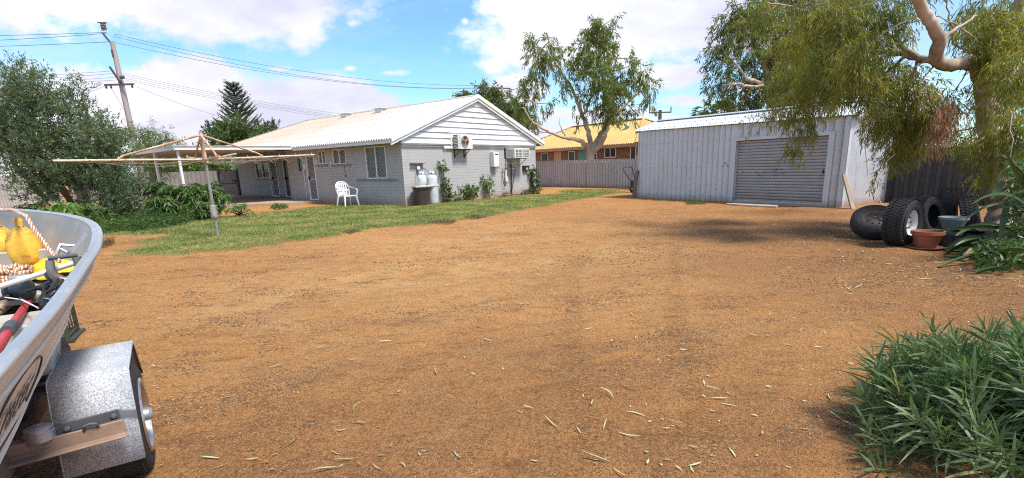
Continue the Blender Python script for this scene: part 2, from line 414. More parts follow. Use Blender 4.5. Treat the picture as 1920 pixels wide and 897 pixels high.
# ------------------------------------------------------------------ grass
def build_grass():
    lo = LAWN.min(0); hi = LAWN.max(0)
    N = 1500000; x = rng.uniform(lo[0], hi[0], N); y = rng.uniform(lo[1], hi[1], N)
    dist = np.hypot(x, y); keep = rng.random(N) < np.minimum(1, (13.5 / dist) ** 2.2) * 1.0
    x, y, dist = x[keep], y[keep], dist[keep]
    amt = lawn_amt(x, y); keep = rng.random(len(x)) < np.clip(amt / .55 + .3, 0, 1) * np.clip(-.42 + 2.3 * fbm(x * 1.7, y * 1.7, 4), .1, 1)
    x, y, dist, amt = x[keep], y[keep], dist[keep], amt[keep]
    if len(x) > 230000:
        s = rng.choice(len(x), 230000, False); x, y, dist, amt = x[s], y[s], dist[s], amt[s]
    n = len(x); P = np.stack([x, y, hgt(x, y) - .01], 1)
    Dr = np.stack([rng.normal(0, .6, n), rng.normal(0, .6, n), np.ones(n)], 1)
    L = rng.uniform(.045, .11, n) * (.6 + .8 * fbm(x * 1.3, y * 1.3, 2)) * np.clip(.6 + amt, .6, 1.15) * np.clip(dist / 16, 1, 1.3)
    m = foliage('grass_blades', (.12, .19, .05), (.25, .31, .09), (.40, .37, .15), .4, .6, .9, dead=(.52, .43, .22), dfrac=.16)
    o = leaves('lawn_grass', P, Dr, L, np.clip(.0105 * dist / 11, .01, .03), m, droop=.25)
    tag(o, 'short patchy green lawn grass around the grey house', 'grass', kind='stuff')
build_grass()

# stones, clods and litter on the dirt
def octs(name, x, y, s, m, flat=.6):
    n = len(x); base = np.array([[1, 0, 0], [0, 1, 0], [-1, 0, 0], [0, -1, 0], [0, 0, 1], [0, 0, -1]], float)
    V = base[None] * s[:, None, None] * rng.uniform(.6, 1.3, (n, 6, 1)) * np.array([1, 1, flat])
    V[:, :, 0] += x[:, None]; V[:, :, 1] += y[:, None]; V[:, :, 2] += (hgt(x, y) + s * .15)[:, None]
    f = np.array([[0, 1, 4], [1, 2, 4], [2, 3, 4], [3, 0, 4]])
    Fc = (np.arange(n) * 6)[:, None, None] + f[None]
    return np_mesh(name, V.reshape(-1, 3), Fc.reshape(-1, 3), m)
def scatter_px(n, x0, x1, y0, y1):
    p = Gv(rng.uniform(x0, x1, n), y0 + (y1 - y0) * rng.random(n) ** .9)
    return p[:, 0], p[:, 1]
x, y = scatter_px(60000, -60, 1980, 400, 930)
k = (fbm(x * 1.1, y * 1.1, 4) > .42) & (lawn_amt(x, y) < -.1); x, y = x[k], y[k]
tag(octs('gravel', x, y, (.0014 + .0052 * rng.random(len(x)) ** 2.5) * np.clip(np.hypot(x, y) / 3.0, 1, 2.6), foliage('grit', (.42, .20, .09), (.10, .055, .03), (.33, .19, .10), 0, .9, 3)), 'scattered small stones and clods on the red dirt yard', 'gravel', kind='stuff')
# dark bark crumbs and gum nuts gathered in drifts
def drifts():
    p = Gv(rng.uniform(-60, 1980, 260000), 395 + 530 * rng.random(260000) ** .95); x, y = p[:, 0], p[:, 1]
    c, s_ = .85, .52; u = x * c + y * s_; v = -x * s_ + y * c
    d = fbm(u * .75 + 5, v * 2.1, 4) + .35 * (fbm(x * 5, y * 5, 3) - .5) + .05 * np.clip((x - 1) / 5, -1, 1)
    k = (rng.random(len(x)) < np.clip((d - .535) / .12, 0, 1) * .75) & (lawn_amt(x, y) < -.05); x, y = x[k], y[k]
    if len(x) > 42000: x, y = x[:60000], y[:60000]
    r = np.hypot(x, y)
    tag(octs('bark_debris', x, y, (.0016 + .0050 * rng.random(len(x)) ** 2) * np.clip(r / 3.0, 1, 2.8), foliage('debris', (.075, .042, .025), (.20, .105, .055), (.10, .06, .035), 0, .95, 3, dead=(.45, .30, .17)), .5), 'dark bark crumbs and gum nuts gathered in drifts on the dirt', 'bark debris', kind='stuff')
drifts()
# pale fallen gum leaves
def fallen():
    pts = [(1010, 868), (735, 777*.5+448), (640, 858), (722, 745), (1050, 700), (420, 715), (290, 690), (745, 741), (995, 870), (515, 882), (652, 808), (980, 783), (1160, 815), (1210, 785), (1245, 790), (1420, 855), (1520, 809), (1447, 728), (1265, 798), (1095, 620), (1110, 588), (1180, 604), (1160, 743), (1150, 757), (1165, 731), (1080, 740), (575, 560), (560, 745), (820, 705), (865, 870), (1120, 873), (1150, 880), (1240, 880)]
    P = [G(*p)[:2] for p in pts]
    for _ in range(420):
        px = rng.uniform(180, 1900); py = 420 + 470 * rng.random() ** 1.1
        if fbm(np.array([px / 130]), np.array([py / 60]), 3)[0] < .46: continue
        P.append(G(px, py)[:2])
    for _ in range(420):  # dense under the right tree and along the shed
        q = G(rng.uniform(1560, 1925), rng.uniform(382, 560))[:2]; P.append(q)
    for _ in range(260):
        q = G(rng.uniform(1600, 1740), rng.uniform(374, 398))[:2]; P.append(q)
    P = np.array(P); n = len(P); a = rng.uniform(0, 6.28, n)
    d = np.hypot(P[:, 0], P[:, 1])
    B = np.stack([P[:, 0], P[:, 1], hgt(P[:, 0], P[:, 1]) + .006 + .006 * rng.random(n)], 1)
    Dr = np.stack([np.cos(a), np.sin(a), rng.uniform(-.02, .22, n)], 1)
    S = unit(np.cross(Dr, np.array([0, 0, 1.]) + .25 * rng.normal(size=(n, 3)))); L = (.022 + .12 * rng.random(n) ** 2.4)[:, None]; Wd = rng.uniform(.006, .013, n)[:, None]
    cv = rng.normal(0, .17, (n, 1)); rows = []
    for t in np.linspace(0, 1, 6):
        w = math.sin(math.pi * min(.08 + .88 * t, 1)) if t < 1 else .05
        c = B + Dr * L * t + S * cv * L * (t - t * t) * 2.2 + np.array([0, 0, 1.]) * L * .12 * (t - .5) ** 2
        rows += [c + S * Wd * w / 2, c - S * Wd * w / 2]
    V = np.stack(rows, 1).reshape(-1, 3); base = (np.arange(n) * 12)[:, None]
    Fc = np.concatenate([base + np.array([[2 * i, 2 * i + 1, 2 * i + 3, 2 * i + 2]]) for i in range(5)], 0)
    o = np_mesh('fallen_leaves', V, Fc, foliage('dry_leaf', (.60, .56, .34), (.30, .17, .08), (.50, .50, .28), .1, .6, 2))
    tag(o, 'dry pale curved gum leaves fallen over the red dirt', 'leaves', kind='stuff')
    # twigs and bark shreds
    n = 900; q = np.array([G(rng.uniform(100, 1920), 400 + 490 * rng.random())[:2] for _ in range(n)]); a = rng.uniform(0, 6.28, n)
    k = fbm(q[:, 0] * .8, q[:, 1] * .8, 3) > .47; q = q[k]; a = a[k]; n = len(q)
    B = np.stack([q[:, 0], q[:, 1], hgt(q[:, 0], q[:, 1]) + .004], 1)
    o = leaves('twig_litter', B, np.stack([np.cos(a), np.sin(a), .03 + 0 * a], 1), rng.uniform(.02, .09, n), rng.uniform(.002, .005, n), foliage('twig', (.16, .08, .04), (.42, .30, .17), None, 0, .8), droop=0, up=np.array([0, 0, 1.]))
    tag(o, 'thin dark twigs and bark shreds lying on the dirt', 'twigs', kind='stuff')
fallen()

# ------------------------------------------------------------------ common materials
M_white = mat('white_paint', (.80, .80, .79), (.70, .70, .68), 3, .45, bump=.05, bs=60, dirt=(.55, .50, .43), dlo=.62, dhi=.85)
M_fascia = mat('fascia_paint', (.74, .76, .77), (.66, .68, .69), 2, .5)
M_galv = mat('galvanised', (.55, .57, .60), (.40, .42, .45), 8, .4, .7, bump=.04, bs=40)
M_rust = mat('rusted_cream_paint', (.52, .30, .17), (.34, .15, .07), 10, .75, 0, .2, 60, dirt=(.62, .50, .38), dlo=.5, dhi=.6, ds=5)
M_cream = mat('hoist_cream_paint', (.66, .55, .42), (.48, .33, .20), 9, .6, 0, .1, 60, dirt=(.38, .18, .09), dlo=.58, dhi=.66, ds=7)
M_pole = mat('galvanised_pole', (.36, .35, .33), (.26, .25, .23), 14, .6, .3, .1, 50)
M_black = mat('black_plastic', (.018, .018, .02), (.03, .03, .032), 8, .45)
M_rubber = mat('tyre_rubber', (.016, .016, .017), (.028, .026, .025), 12, .75, 0, .12, 60, dirt=(.10, .065, .04), dlo=.6, dhi=.9, ds=4)
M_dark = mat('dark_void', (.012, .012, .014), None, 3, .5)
M_glass = NT('window_glass').pbr((.03, .035, .04), .12, 0, None, .3)
M_bark = mat('gum_bark', (.50, .43, .345), (.33, .24, .165), 2.2, .8, 0, .35, 14, dirt=(.20, .12, .075), dlo=.55, dhi=.68, ds=2.2, stretch=(1, 1, .35))
M_wood = mat('weathered_wood', (.40, .33, .25), (.28, .22, .16), 7, .85, 0, .3, 30, stretch=(1, 1, .12))
M_darkbark = mat('dark_bark', (.13, .10, .075), (.20, .16, .12), 5, .9, 0, .3, 25)

def corr(name, O, U, V, lu, lv, amp, wl, m, parent=None, shape='sine', vfun=None, nv=1, per=8, jit=0):
    """corrugated sheet: profile along U, ribs along V; vfun(u)->(v0,v1)"""
    O, U, V = np.array(O, float), unit(np.array(U, float)), unit(np.array(V, float)); Nn = np.cross(U, V)
    nu = max(2, int(lu / wl * per)) + 1; us = np.linspace(0, lu, nu); ph = us / wl
    if shape == 'sine': pr = amp * np.cos(2 * np.pi * ph)
    elif shape == 'rib':     # flat pan with a narrow raised rib
        us = []; pr = []; kk = 0
        while kk * wl <= lu:
            for a, b in ((0, 0), (.02, 1), (.2, 1), (.24, 0), (.55, 0), (.57, .18), (.60, .18), (.62, 0)):
                if kk * wl + a * wl <= lu: us.append(kk * wl + a * wl); pr.append(b * amp)
            kk += 1
        us.append(lu); pr.append(0); us = np.array(us); pr = np.array(pr); nu = len(us)
    elif shape == 'groove':   # flat pans parted by narrow deep laps
        us = []; pr = []; kk = 0; g_ = per / 100.
        while kk * wl <= lu:
            for a, b in ((0, 0), (1 - g_ - .02, 0), (1 - g_, -1), (.97, -1), (.99, 0)):
                if (kk + a) * wl <= lu: us.append((kk + a) * wl); pr.append(b * amp)
            kk += 1
        us.append(lu); pr.append(0); us = np.array(us); pr = np.array(pr); nu = len(us)
    elif shape == 'trap':
        f = ph % 1; pr = amp * np.clip(np.abs(((f * 2) % 2) - 1) * 3 - 1, 0, 1); 
    Vv = []
    for i in range(nv + 1):
        t = i / nv
        for u, p in zip(us, pr):
            v0, v1 = vfun(u) if vfun else (0, lv)
            Vv.append(O + U * u + V * (v0 + (v1 - v0) * t) + Nn * p)
    Fc = [(r * nu + i, r * nu + i + 1, (r + 1) * nu + i + 1, (r + 1) * nu + i) for r in range(nv) for i in range(nu - 1)]
    return np_mesh(name, np.array(Vv), np.array(Fc), m, parent, sm=(shape == 'sine'))

def wall_holes(mb, O, U, Nn, lu, z0, z1, holes, th=.12):
    """wall sheet at O along U with rectangular holes (u0,u1,za,zb), reveals go inwards along -Nn"""
    O, U, Nn = map(lambda a: np.array(a, float), (O, U, Nn)); Z = np.array([0, 0, 1.])
    us = sorted({0, lu} | {h[0] for h in holes} | {h[1] for h in holes}); zs = sorted({z0, z1} | {h[2] for h in holes} | {h[3] for h in holes})
    pt = lambda u, z, d=0: O + U * u + Z * z - Nn * d
    flip = np.cross(U, Z) @ Nn < 0
    def q(a, b, c, d): mb.add([a, b, c, d], [(0, 1, 2, 3)] if not flip else [(3, 2, 1, 0)])
    for a, b in zip(us, us[1:]):
        for c, d in zip(zs, zs[1:]):
            if any(h[0] <= (a + b) / 2 <= h[1] and h[2] <= (c + d) / 2 <= h[3] for h in holes): continue
            q(pt(a, c), pt(b, c), pt(b, d), pt(a, d))
    for a, b, c, d in holes:
        q(pt(a, c), pt(b, c), pt(b, c, th), pt(a, c, th)); q(pt(a, d, th), pt(b, d, th), pt(b, d), pt(a, d))
        q(pt(a, c), pt(a, c, th), pt(a, d, th), pt(a, d)); q(pt(b, c, th), pt(b, c), pt(b, d), pt(b, d, th))
# ------------------------------------------------------------------ the grey block house
HA = np.array([-4.74, 21.26, 0]); HB = np.array([.91, 28.28, 0]); HL = 9.01
HX = (HB - HA) / np.linalg.norm(HB - HA); HY = np.array([-HX[1], HX[0], 0]); HR = math.atan2(HX[1], HX[0])
def HW(x, y, z=0): return HA + HX * x + HY * y + np.array([0, 0, z])

def block_mat(name, axis):
    t = NT(name)
    sep = t.t.nodes.new('ShaderNodeSeparateXYZ'); t.l(t.tc.outputs['Object'], sep.inputs[0])
    cb = t.t.nodes.new('ShaderNodeCombineXYZ'); t.l(t.math('ADD', sep.outputs[0], sep.outputs[1]), cb.inputs[0]); t.l(sep.outputs[2], cb.inputs[1])
    br = t.t.nodes.new('ShaderNodeTexBrick'); br.inputs['Scale'].default_value = 1; br.inputs['Brick Width'].default_value = .30; br.inputs['Row Height'].default_value = .125
    br.inputs['Mortar Size'].default_value = .007; br.inputs['Mortar Smooth'].default_value = .4; t.l(cb.outputs[0], br.inputs['Vector'])
    br.inputs['Color1'].default_value = (.43, .42, .41, 1); br.inputs['Color2'].default_value = (.405, .395, .385, 1); br.inputs['Mortar'].default_value = (.37, .36, .35, 1)
    col = t.mix(t.rng(t.noise(1.1, 7, .65), .4, .7, 0, .5), br.outputs['Color'], (.47, .46, .45))
    # red dirt splashed on the lowest courses
    dz = t.math('ADD', sep.outputs[2], t.math('MULTIPLY', t.noise(2.4, 6, .7), -.55))
    col = t.mix(t.rng(dz, -.2, .12, .65, 0), col, (.34, .19, .12))
    h = t.math('ADD', t.math('MULTIPLY', br.outputs['Fac'], -1.), t.math('MULTIPLY', t.noise(22, 4), .35))
    return t.pbr(col, .8, 0, t.bump(h, .55, .012), .25)
M_block = block_mat('painted_block', 0)
def roof_mat(name, wl):
    t = NT(name); sep = t.t.nodes.new('ShaderNodeSeparateXYZ'); t.l(t.tc.outputs['Object'], sep.inputs[0])
    n = t.noise(.5, 7, .65)
    # tan dust towards the far end and the ridge, chalky near the gable and the eave
    a = t.math('ADD', t.math('MULTIPLY', sep.outputs[1], .085), t.math('MULTIPLY', sep.outputs[2], .32)); a = t.math('ADD', a, t.math('MULTIPLY', n, 1.2))
    col = t.mix(t.rng(a, 1.8, 2.8), (.53, .52, .505), (.47, .38, .30))
    col = t.mix(t.rng(t.noise(3, 8, .7, vec=t.map((.3, 2, 1))), .5, .8, 0, .45), col, (.45, .37, .30))
    col = t.mix(t.rng(t.noise(9, 8, .7), .62, .72, 0, .5), col, (.28, .24, .21))
    return t.pbr(col, .75, 0, t.bump(t.noise(30, 4), .15), .3)
M_roof = roof_mat('weathered_roof_sheet', .17)
M_clad = mat('white_weatherboard', (.80, .81, .81), (.74, .75, .76), 1.5, .5, 0, .04, 50, dirt=(.62, .60, .58), dlo=.62, dhi=.85, stretch=(1, 1, 4))
M_floor = mat('patio_concrete', (.46, .36, .27), (.36, .27, .19), 1.3, .85, 0, .1, 40, dirt=(.42, .25, .13), dlo=.48, dhi=.7)
M_frame_dk = mat('dull_frame', (.42, .42, .42), (.34, .33, .33), 6, .5)
M_soffit = mat('soffit', (.42, .42, .41), None, 2, .6)

house = thing('grey_block_house', 'grey painted block house with white gable boards and chalky tan corrugated roof', 'house', HA, HR)
w = MB()
LONGH = [(1.03, 2.45, 1.13, 2.47), (3.93, 4.99, 1.80, 2.47), (5.59, 6.23, 1.83, 2.47), (6.65, 7.42, .16, 2.28), (7.80, 8.26, 1.5, 2.22)]
RECH = [(11.98 - 9.35, 12.75 - 9.35, .14, 2.25), (13.52 - 9.35, 14.3 - 9.35, .14, 2.25), (14.5 - 9.35, 16.2 - 9.35, 1.19, 2.10)]
wall_holes(w, (0, 0, 0), (0, 1, 0), (-1, 0, 0), 9.35, -.1, 2.56, LONGH)
wall_holes(w, (1.5, 9.35, 0), (0, 1, 0), (-1, 0, 0), 9.45, -.1, 2.7, RECH)
wall_holes(w, (0, 0, 0), (1, 0, 0), (0, -1, 0), 9.0, -.1, 2.53, [(6.40, 7.75, 1.86, 2.36)])
wall_holes(w, (0, 9.35, 0), (1, 0, 0), (0, 1, 0), 1.5, -.1, 2.56, [])
wall_holes(w, (9, 0, 0), (0, 1, 0), (1, 0, 0), 18.8, -.1, 2.56, [])
wall_holes(w, (1.5, 18.8, 0), (1, 0, 0), (0, 1, 0), 7.5, -.1, 2.56, [])
w.build('wall', M_block, house, flat=True)
# near-black boxes behind the openings stand in for the darkness of the rooms
MB().bx((.35, .35, .05), (8.7, 9.2, 2.5)).bx((1.85, 9.4, .05), (8.7, 18.5, 2.5)).build('room_dark_fill', M_dark, house, flat=True)
# gable weatherboards (overlapping wedges) in a triangle
EX0, EX1, RX, EZ, RZ = -.6, 9.6, 4.5, 2.68, 4.70
sl_ = (RZ - EZ) / (RX - EX0)
g = MB(); z = 2.53; k = 0
while z < RZ - .25:
    def span(zz): return (EX0 + (zz - EZ + .10) / sl_, EX1 - (zz - EZ + .10) / sl_)
    a0, b0 = span(z); a1, b1 = span(z + .24); a0 = max(a0, 0); b0 = min(b0, 9.0); a1 = max(a1, 0); b1 = min(b1, 9.0)
    y0, y1 = -.045, -.018
    zt_ = z + .226; g.add([(a0, y0 - .02, z), (b0, y0 - .02, z), (b1, y1, zt_), (a1, y1, zt_), (a0, .03, z), (b0, .03, z), (b1, .03, zt_), (a1, .03, zt_)],
          [(0, 1, 2, 3), (4, 5, 1, 0), (3, 2, 6, 7), (0, 3, 7, 4), (1, 5, 6, 2)])
    for jx in ((2.5 + 1.9 * (k % 3), 6.9 - 1.3 * (k % 2)) if b1 - a1 > 3 else ()):
        if a1 + .3 < jx < b1 - .3: g.bx((jx, -.05, z + .003), (jx + .03, -.02, z + .23))
    z += .24; k += 1
g.bx((0, -.03, 2.505), (9.0, .03, 2.53))
g.build('gable_boards', M_clad, house, flat=True)
MB().add([(.02, -.012, 2.54), (8.98, -.012, 2.54), (8.98, -.012, 2.75), (4.5, -.012, 4.5), (.02, -.012, 2.75)], [(0, 1, 2, 3, 4)]).build('gap_shade_sheet', M_frame_dk, house, flat=True)  # grey sheet standing in for shadow in the gaps between the boards
# roof
YE = 19.4; YR = 14.4; SLEN = math.hypot(RX - EX0, RZ - EZ); YG = -.17
def hipv(u):
    y = YG + u
    if y <= YR: return (0, SLEN)
    return (0, SLEN * max(0.02, (YE - y) / (YE - YR)))
rl = corr('roof', (EX0, YG, EZ), (0, 1, 0), (RX - EX0, 0, RZ - EZ), YE - YG, SLEN, .036, .17, M_roof, house, vfun=hipv, nv=1)
corr('roof', (EX1, YG, EZ), (0, 1, 0), (RX - EX1, 0, RZ - EZ), YE - YG, SLEN, .036, .17, M_roof, house, vfun=hipv, nv=1)
def hv(u):
    d = min(u, 10.2 - u) / 5.1; return (0, max(.02, math.hypot(YE - YR, RZ - EZ) * d))
corr('roof', (EX0, YE, EZ), (1, 0, 0), (0, YR - YE, RZ - EZ), 10.2, 5.4, .02, .17, M_roof, house, vfun=hv)
cap = MB()
for sgn in (-1, 1): cap.bar((RX + sgn * .09, YG - .02, RZ - .005), (RX + sgn * .09, YR, RZ - .005), .22, .02, (-sgn * -.37, 0, 1) if False else (sgn * .37, 0, 1))
for ex in (EX0, EX1): cap.bar((RX, YR, RZ + .03), (ex, YE, EZ + .03), .2, .03)
cap.build('ridge_cap', M_roof, house)
sc = MB()
for row in np.linspace(.35, SLEN - .25, 6):
    for i in range(int((YE - YG) / .34)):
        y_ = YG + .17 * 2 * i + .17
        if hipv(y_ - YG)[1] > row: sc.box((EX0 + (RX - EX0) * row / SLEN - .01, y_, EZ + (RZ - EZ) * row / SLEN + .03), (.03, .03, .015))
sc.build('roof_screws', mat('screw_grey', (.30, .27, .25)), house, flat=True)['kind'] = 'stuff'
# barge boards (two steps), fascia, soffit
b = MB()
for sgn, ex in ((1, EX0), (-1, EX1)):
    for (yy, th, zo, hh) in ((YG - .02, .03, -.02, .17), (YG + .03, .05, -.16, .12)):
        p = Vector((ex, yy, EZ + zo - .03)); q = Vector((RX, yy, RZ + zo - .03))
        b.add([p + Vector((0, -th / 2, -hh / 2)), q + Vector((0, -th / 2, -hh / 2)), q + Vector((0, -th / 2, hh / 2)), p + Vector((0, -th / 2, hh / 2)),
               p + Vector((0, th / 2, -hh / 2)), q + Vector((0, th / 2, -hh / 2)), q + Vector((0, th / 2, hh / 2)), p + Vector((0, th / 2, hh / 2))],
              [(0, 1, 2, 3), (7, 6, 5, 4), (3, 2, 6, 7), (4, 5, 1, 0), (0, 3, 7, 4), (1, 5, 6, 2)])
b.build('barge_board', M_white, house, flat=True)
fs = MB().bx((EX0 - .012, YG + .06, EZ - .17), (EX0 + .02, 7.45, EZ - .02)).bx((EX0 - .05, YG + .06, EZ - .04), (EX0 - .013, 7.45, EZ - .025))
fs.build('fascia', M_fascia, house, flat=True)
MB().bx((EX1 - .02, YG + .06, EZ - .17), (EX1 + .012, YE, EZ - .02)).build('fascia', M_fascia, house, flat=True)
sf = MB().bx((EX0 + .021, YG + .06, EZ - .15), (-.003, 18.8, EZ - .135)).bx((.0, YG + .06, 2.47), (9, -.05, 2.485))
sf.build('soffit', M_soffit, house, flat=True)
for y_ in (9.6, 6.4):
    v = MB(); xx = 3.9; zz = EZ + (RZ - EZ) * (xx - EX0) / (RX - EX0)
    v.bx((xx - .12, y_ - .28, zz - .03), (xx + .22, y_ + .28, zz + .17)).bx((xx - .2, y_ - .36, zz + .171), (xx + .28, y_ + .36, zz + .2))
    v.build('roof_vent', M_white, house, .008)

def window(y0, y1, z0, z1, x=0., name='window', mesh=True, mull=True, sill=None, bars=False):
    fr = MB(); d0, d1 = x - .03, x + .05; t = .045
    fr.bx((d0, y0, z0), (d1, y0 + t, z1)).bx((d0, y1 - t, z0), (d1, y1, z1)).bx((d0, y0 + t, z0), (d1, y1 - t, z0 + t)).bx((d0, y0 + t, z1 - t), (d1, y1 - t, z1))
    if mull: fr.bx((d0 + .003, (y0 + y1) / 2 - .03, z0 + t), (d1 - .003, (y0 + y1) / 2 + .03, z1 - t))
    f = fr.build(name, M_white if not bars else M_frame_dk, house, flat=True)
    MB().bx((x + .03, y0 + t, z0 + t), (x + .036, y1 - t, z1 - t)).build('pane', M_glass, f, flat=True)
    if mesh:
        g_ = MB(); s = .105; a, b_, c, d = y0 + t, y1 - t, z0 + t, z1 - t
        for sg in (1, -1):
            k0 = -int((d - c) / s) - 1
            for k in range(k0, int((b_ - a) / s) + int((d - c) / s) + 2):
                # line y = a + k*s + sg*(z-c)
                pts = []
                za = c; zb = d
                ya = a + k * s + (0 if sg > 0 else 0); 
                f0 = lambda zz: a + k * s + sg * (zz - c) * .72
                if sg > 0: lo = c + max(0, (a - (a + k * s)) / .72); hi = c + min(d - c, (b_ - (a + k * s)) / .72)
                else: lo = c + max(0, ((a + k * s) - b_) / .72); hi = c + min(d - c, ((a + k * s) - a) / .72)
                if hi > lo + .01: g_.bar((x - .012, f0(lo), lo), (x - .012, f0(hi), hi), .012, .006, (1, 0, 0))
        g_.build('security_screen', M_screen, f, flat=True)
    if sill:
        MB().bx((x - .07, sill[0], z0 - .07), (x - .005, sill[1], z0 - .015)).build('sill', M_sill, f, .004)
    return f
M_screen = mat('lattice_paint', (.50, .50, .50), None, 3, .5)
M_sill = mat('sill_brick', (.30, .26, .23), (.22, .18, .16), 8, .85)
M_frame_dk = mat('dull_frame', (.42, .42, .42), (.34, .33, .33), 6, .5)
window(*LONGH[0], sill=(.34, 3.26))
window(*LONGH[1], sill=(3.6, 5.15)); window(*LONGH[2], sill=(5.5, 6.5)); window(*LONGH[4], mull=False, mesh=False, sill=None, bars=True)
R2 = [(a + 9.35, b_ + 9.35, c, d) for a, b_, c, d in RECH]
window(*R2[2], x=1.5, mesh=False, sill=(14.3, 16.4), bars=False)
# curtain behind the big window's far half
cu = corr('curtain', (.095, 1.76, 1.16), (0, 1, 0), (0, 0, 1), .62, 1.28, .015, .09, mat('curtain', (.36, .36, .34)), house)
def door(y0, y1, z0, z1, x, m, screen, cat='door'):
    fr = MB().bx((x - .03, y0, z0), (x + .07, y0 + .06, z1)).bx((x - .03, y1 - .06, z0), (x + .07, y1, z1)).bx((x - .03, y0 + .06, z1 - .06), (x + .07, y1 - .06, z1)).bx((x - .05, y0, z0 - .03), (x + .08, y1, z0 + .02))
    f = fr.build('door', M_white, house, flat=True)
    MB().bx((x + .035, y0 + .06, z0 + .02), (x + .065, y1 - .06, z1 - .06)).build('door_panel', m, f, .004)
    if screen:
        g_ = MB(); s = .11; a, b_, c, d = y0 + .06, y1 - .06, z0 + .03, z1 - .07
        for sg in (1, -1):
            for k in range(-40, 60):
                f0 = lambda zz: a + k * s + sg * (zz - c) * .72
                if sg > 0: lo = c + max(0, -k * s / .72); hi = c + min(d - c, (b_ - a - k * s) / .72)
                else: lo = c + max(0, (k * s - (b_ - a)) / .72); hi = c + min(d - c, k * s / .72)
                if hi > lo + .01: g_.bar((x + .02, f0(lo), lo), (x + .02, f0(hi), hi), .012, .006, (1, 0, 0))
        g_.bx((x + .015, a, c + (d - c) * .45), (x + .03, b_, c + (d - c) * .45 + .08))
        g_.build('security_screen', mat('screen_grey', (.45, .44, .43)), f, flat=True)
    MB().bx((x - .05, y1 - .13, z0 + .95), (x + .034, y1 - .085, z0 + 1.12)).build('handle', M_black, f, .004)
    return f
M_doorgrey = mat('door_grey', (.16, .16, .17), None, 3, .5); M_doorblue = mat('door_navy', (.012, .02, .055), (.02, .03, .07), 3, .35)
door(*LONGH[3], 0, M_doorgrey, True)
door(*R2[0], 1.5, M_doorblue, False); door(*R2[1], 1.5, M_doorgrey, True)
# downpipe & conduits on the patio walls
MB().tube([(1.44, 14.36, .1), (1.44, 14.36, 2.5)], .035, 10).build('downpipe', M_white, house)
MB().tube([(-.03, 8.9, .1), (-.03, 8.9, 1.5)], .012, 6).tube([(-.03, 7.72, .15), (-.03, 7.72, 2.5)], .02, 6).build('conduit', M_fascia, house)
MB().tube([(-.03, 4.1, 1.78), (-.04, 4.12, 1.5), (-.035, 4.08, 1.3)], .008, 5).box((-.04, 4.1, 1.27), (.03, .05, .07)).build('hanging_cable', M_black, house)
for bq in (((-.06, 6.38, 1.75), (-.004, 6.48, 2.08)), ((-.06, 5.12, 1.7), (-.004, 5.2, 1.92)), ((-.07, 7.5, 1.62), (-.004, 7.62, 1.9))): MB().bx(*bq).build('meter_box', M_white, house, .005)

# patio slab and its roof
p = MB(); pts = [(-1.15, 6.3), (0, 6.3), (0, 9.35), (1.5, 9.35), (1.5, 18.9), (-5.0, 18.9), (-5.0, 9.6), (-3.2, 8.4)]
w3 = [HW(a, b_) for a, b_ in pts]; n = len(pts)
p.add([(v[0], v[1], .115) for v in w3] + [(v[0], v[1], -.1) for v in w3], [tuple(range(n))[::-1]] + [(i, (i + 1) % n, n + (i + 1) % n, n + i) for i in range(n)])
tag(p.build('patio', M_floor, flat=True), kind='structure')

co = thing('patio_roof', 'flat white edged patio roof on white posts joined to the grey house', 'patio roof', HW(-2.5, 12), HR)
cx, cy = -2.5, 12
def ql(x, y, z): return (x - cx, y - cy, z)
C0 = (-.62, 7.5); C1 = (-5.25, 8.55); C2 = (-5.05, 17.2); C3 = (1.45, 17.2); C4 = (1.45, 9.4); C5 = (-.005, 9.4)
r = MB(); poly = [C0, C1, C2, C3]
def slab(mb, poly, z0, z1):
    n = len(poly); mb.add([ql(a, b_, z1) for a, b_ in poly] + [ql(a, b_, z0) for a, b_ in poly], [tuple(range(n)), tuple(range(2 * n - 1, n - 1, -1))] + [(i, n + i, n + (i + 1) % n, (i + 1) % n) for i in range(n)])
slab(r, [(-.03, 7.6), (-.03, 17.1), (-4.98, 17.1), (-5.15, 8.62)], 2.655, 2.685)
r.build('deck_sheet', mat('patio_underside', (.30, .31, .30), (.24, .25, .24), 2, .6), co, flat=True)
for a, b_, nm in ((C0, C1, 'fascia'), (C1, C2, 'fascia'), (C2, (-.03, 17.2), 'fascia')):
    f = MB(); f.bar(ql(*a, 2.655), ql(*b_, 2.655), .05, .17); f.bar(ql(*a, 2.735), ql(*b_, 2.735), .12, .02); f.build(nm, M_fascia, co, flat=True)
bm = MB()
for y_ in np.arange(9.3, 17, 1.25): bm.bar(ql(-5.05, y_, 2.60), ql(-.05, y_, 2.60), .05, .1)
bm.build('rafter', M_fascia, co, flat=True)
for (a, b_) in ((-5.1, 8.7), (-5.03, 11.9), (-4.98, 15.4)):
    MB().bx(ql(a - .05, b_ - .05, 0), ql(a + .05, b_ + .05, 2.6)).build('post', M_fascia, co, .006)

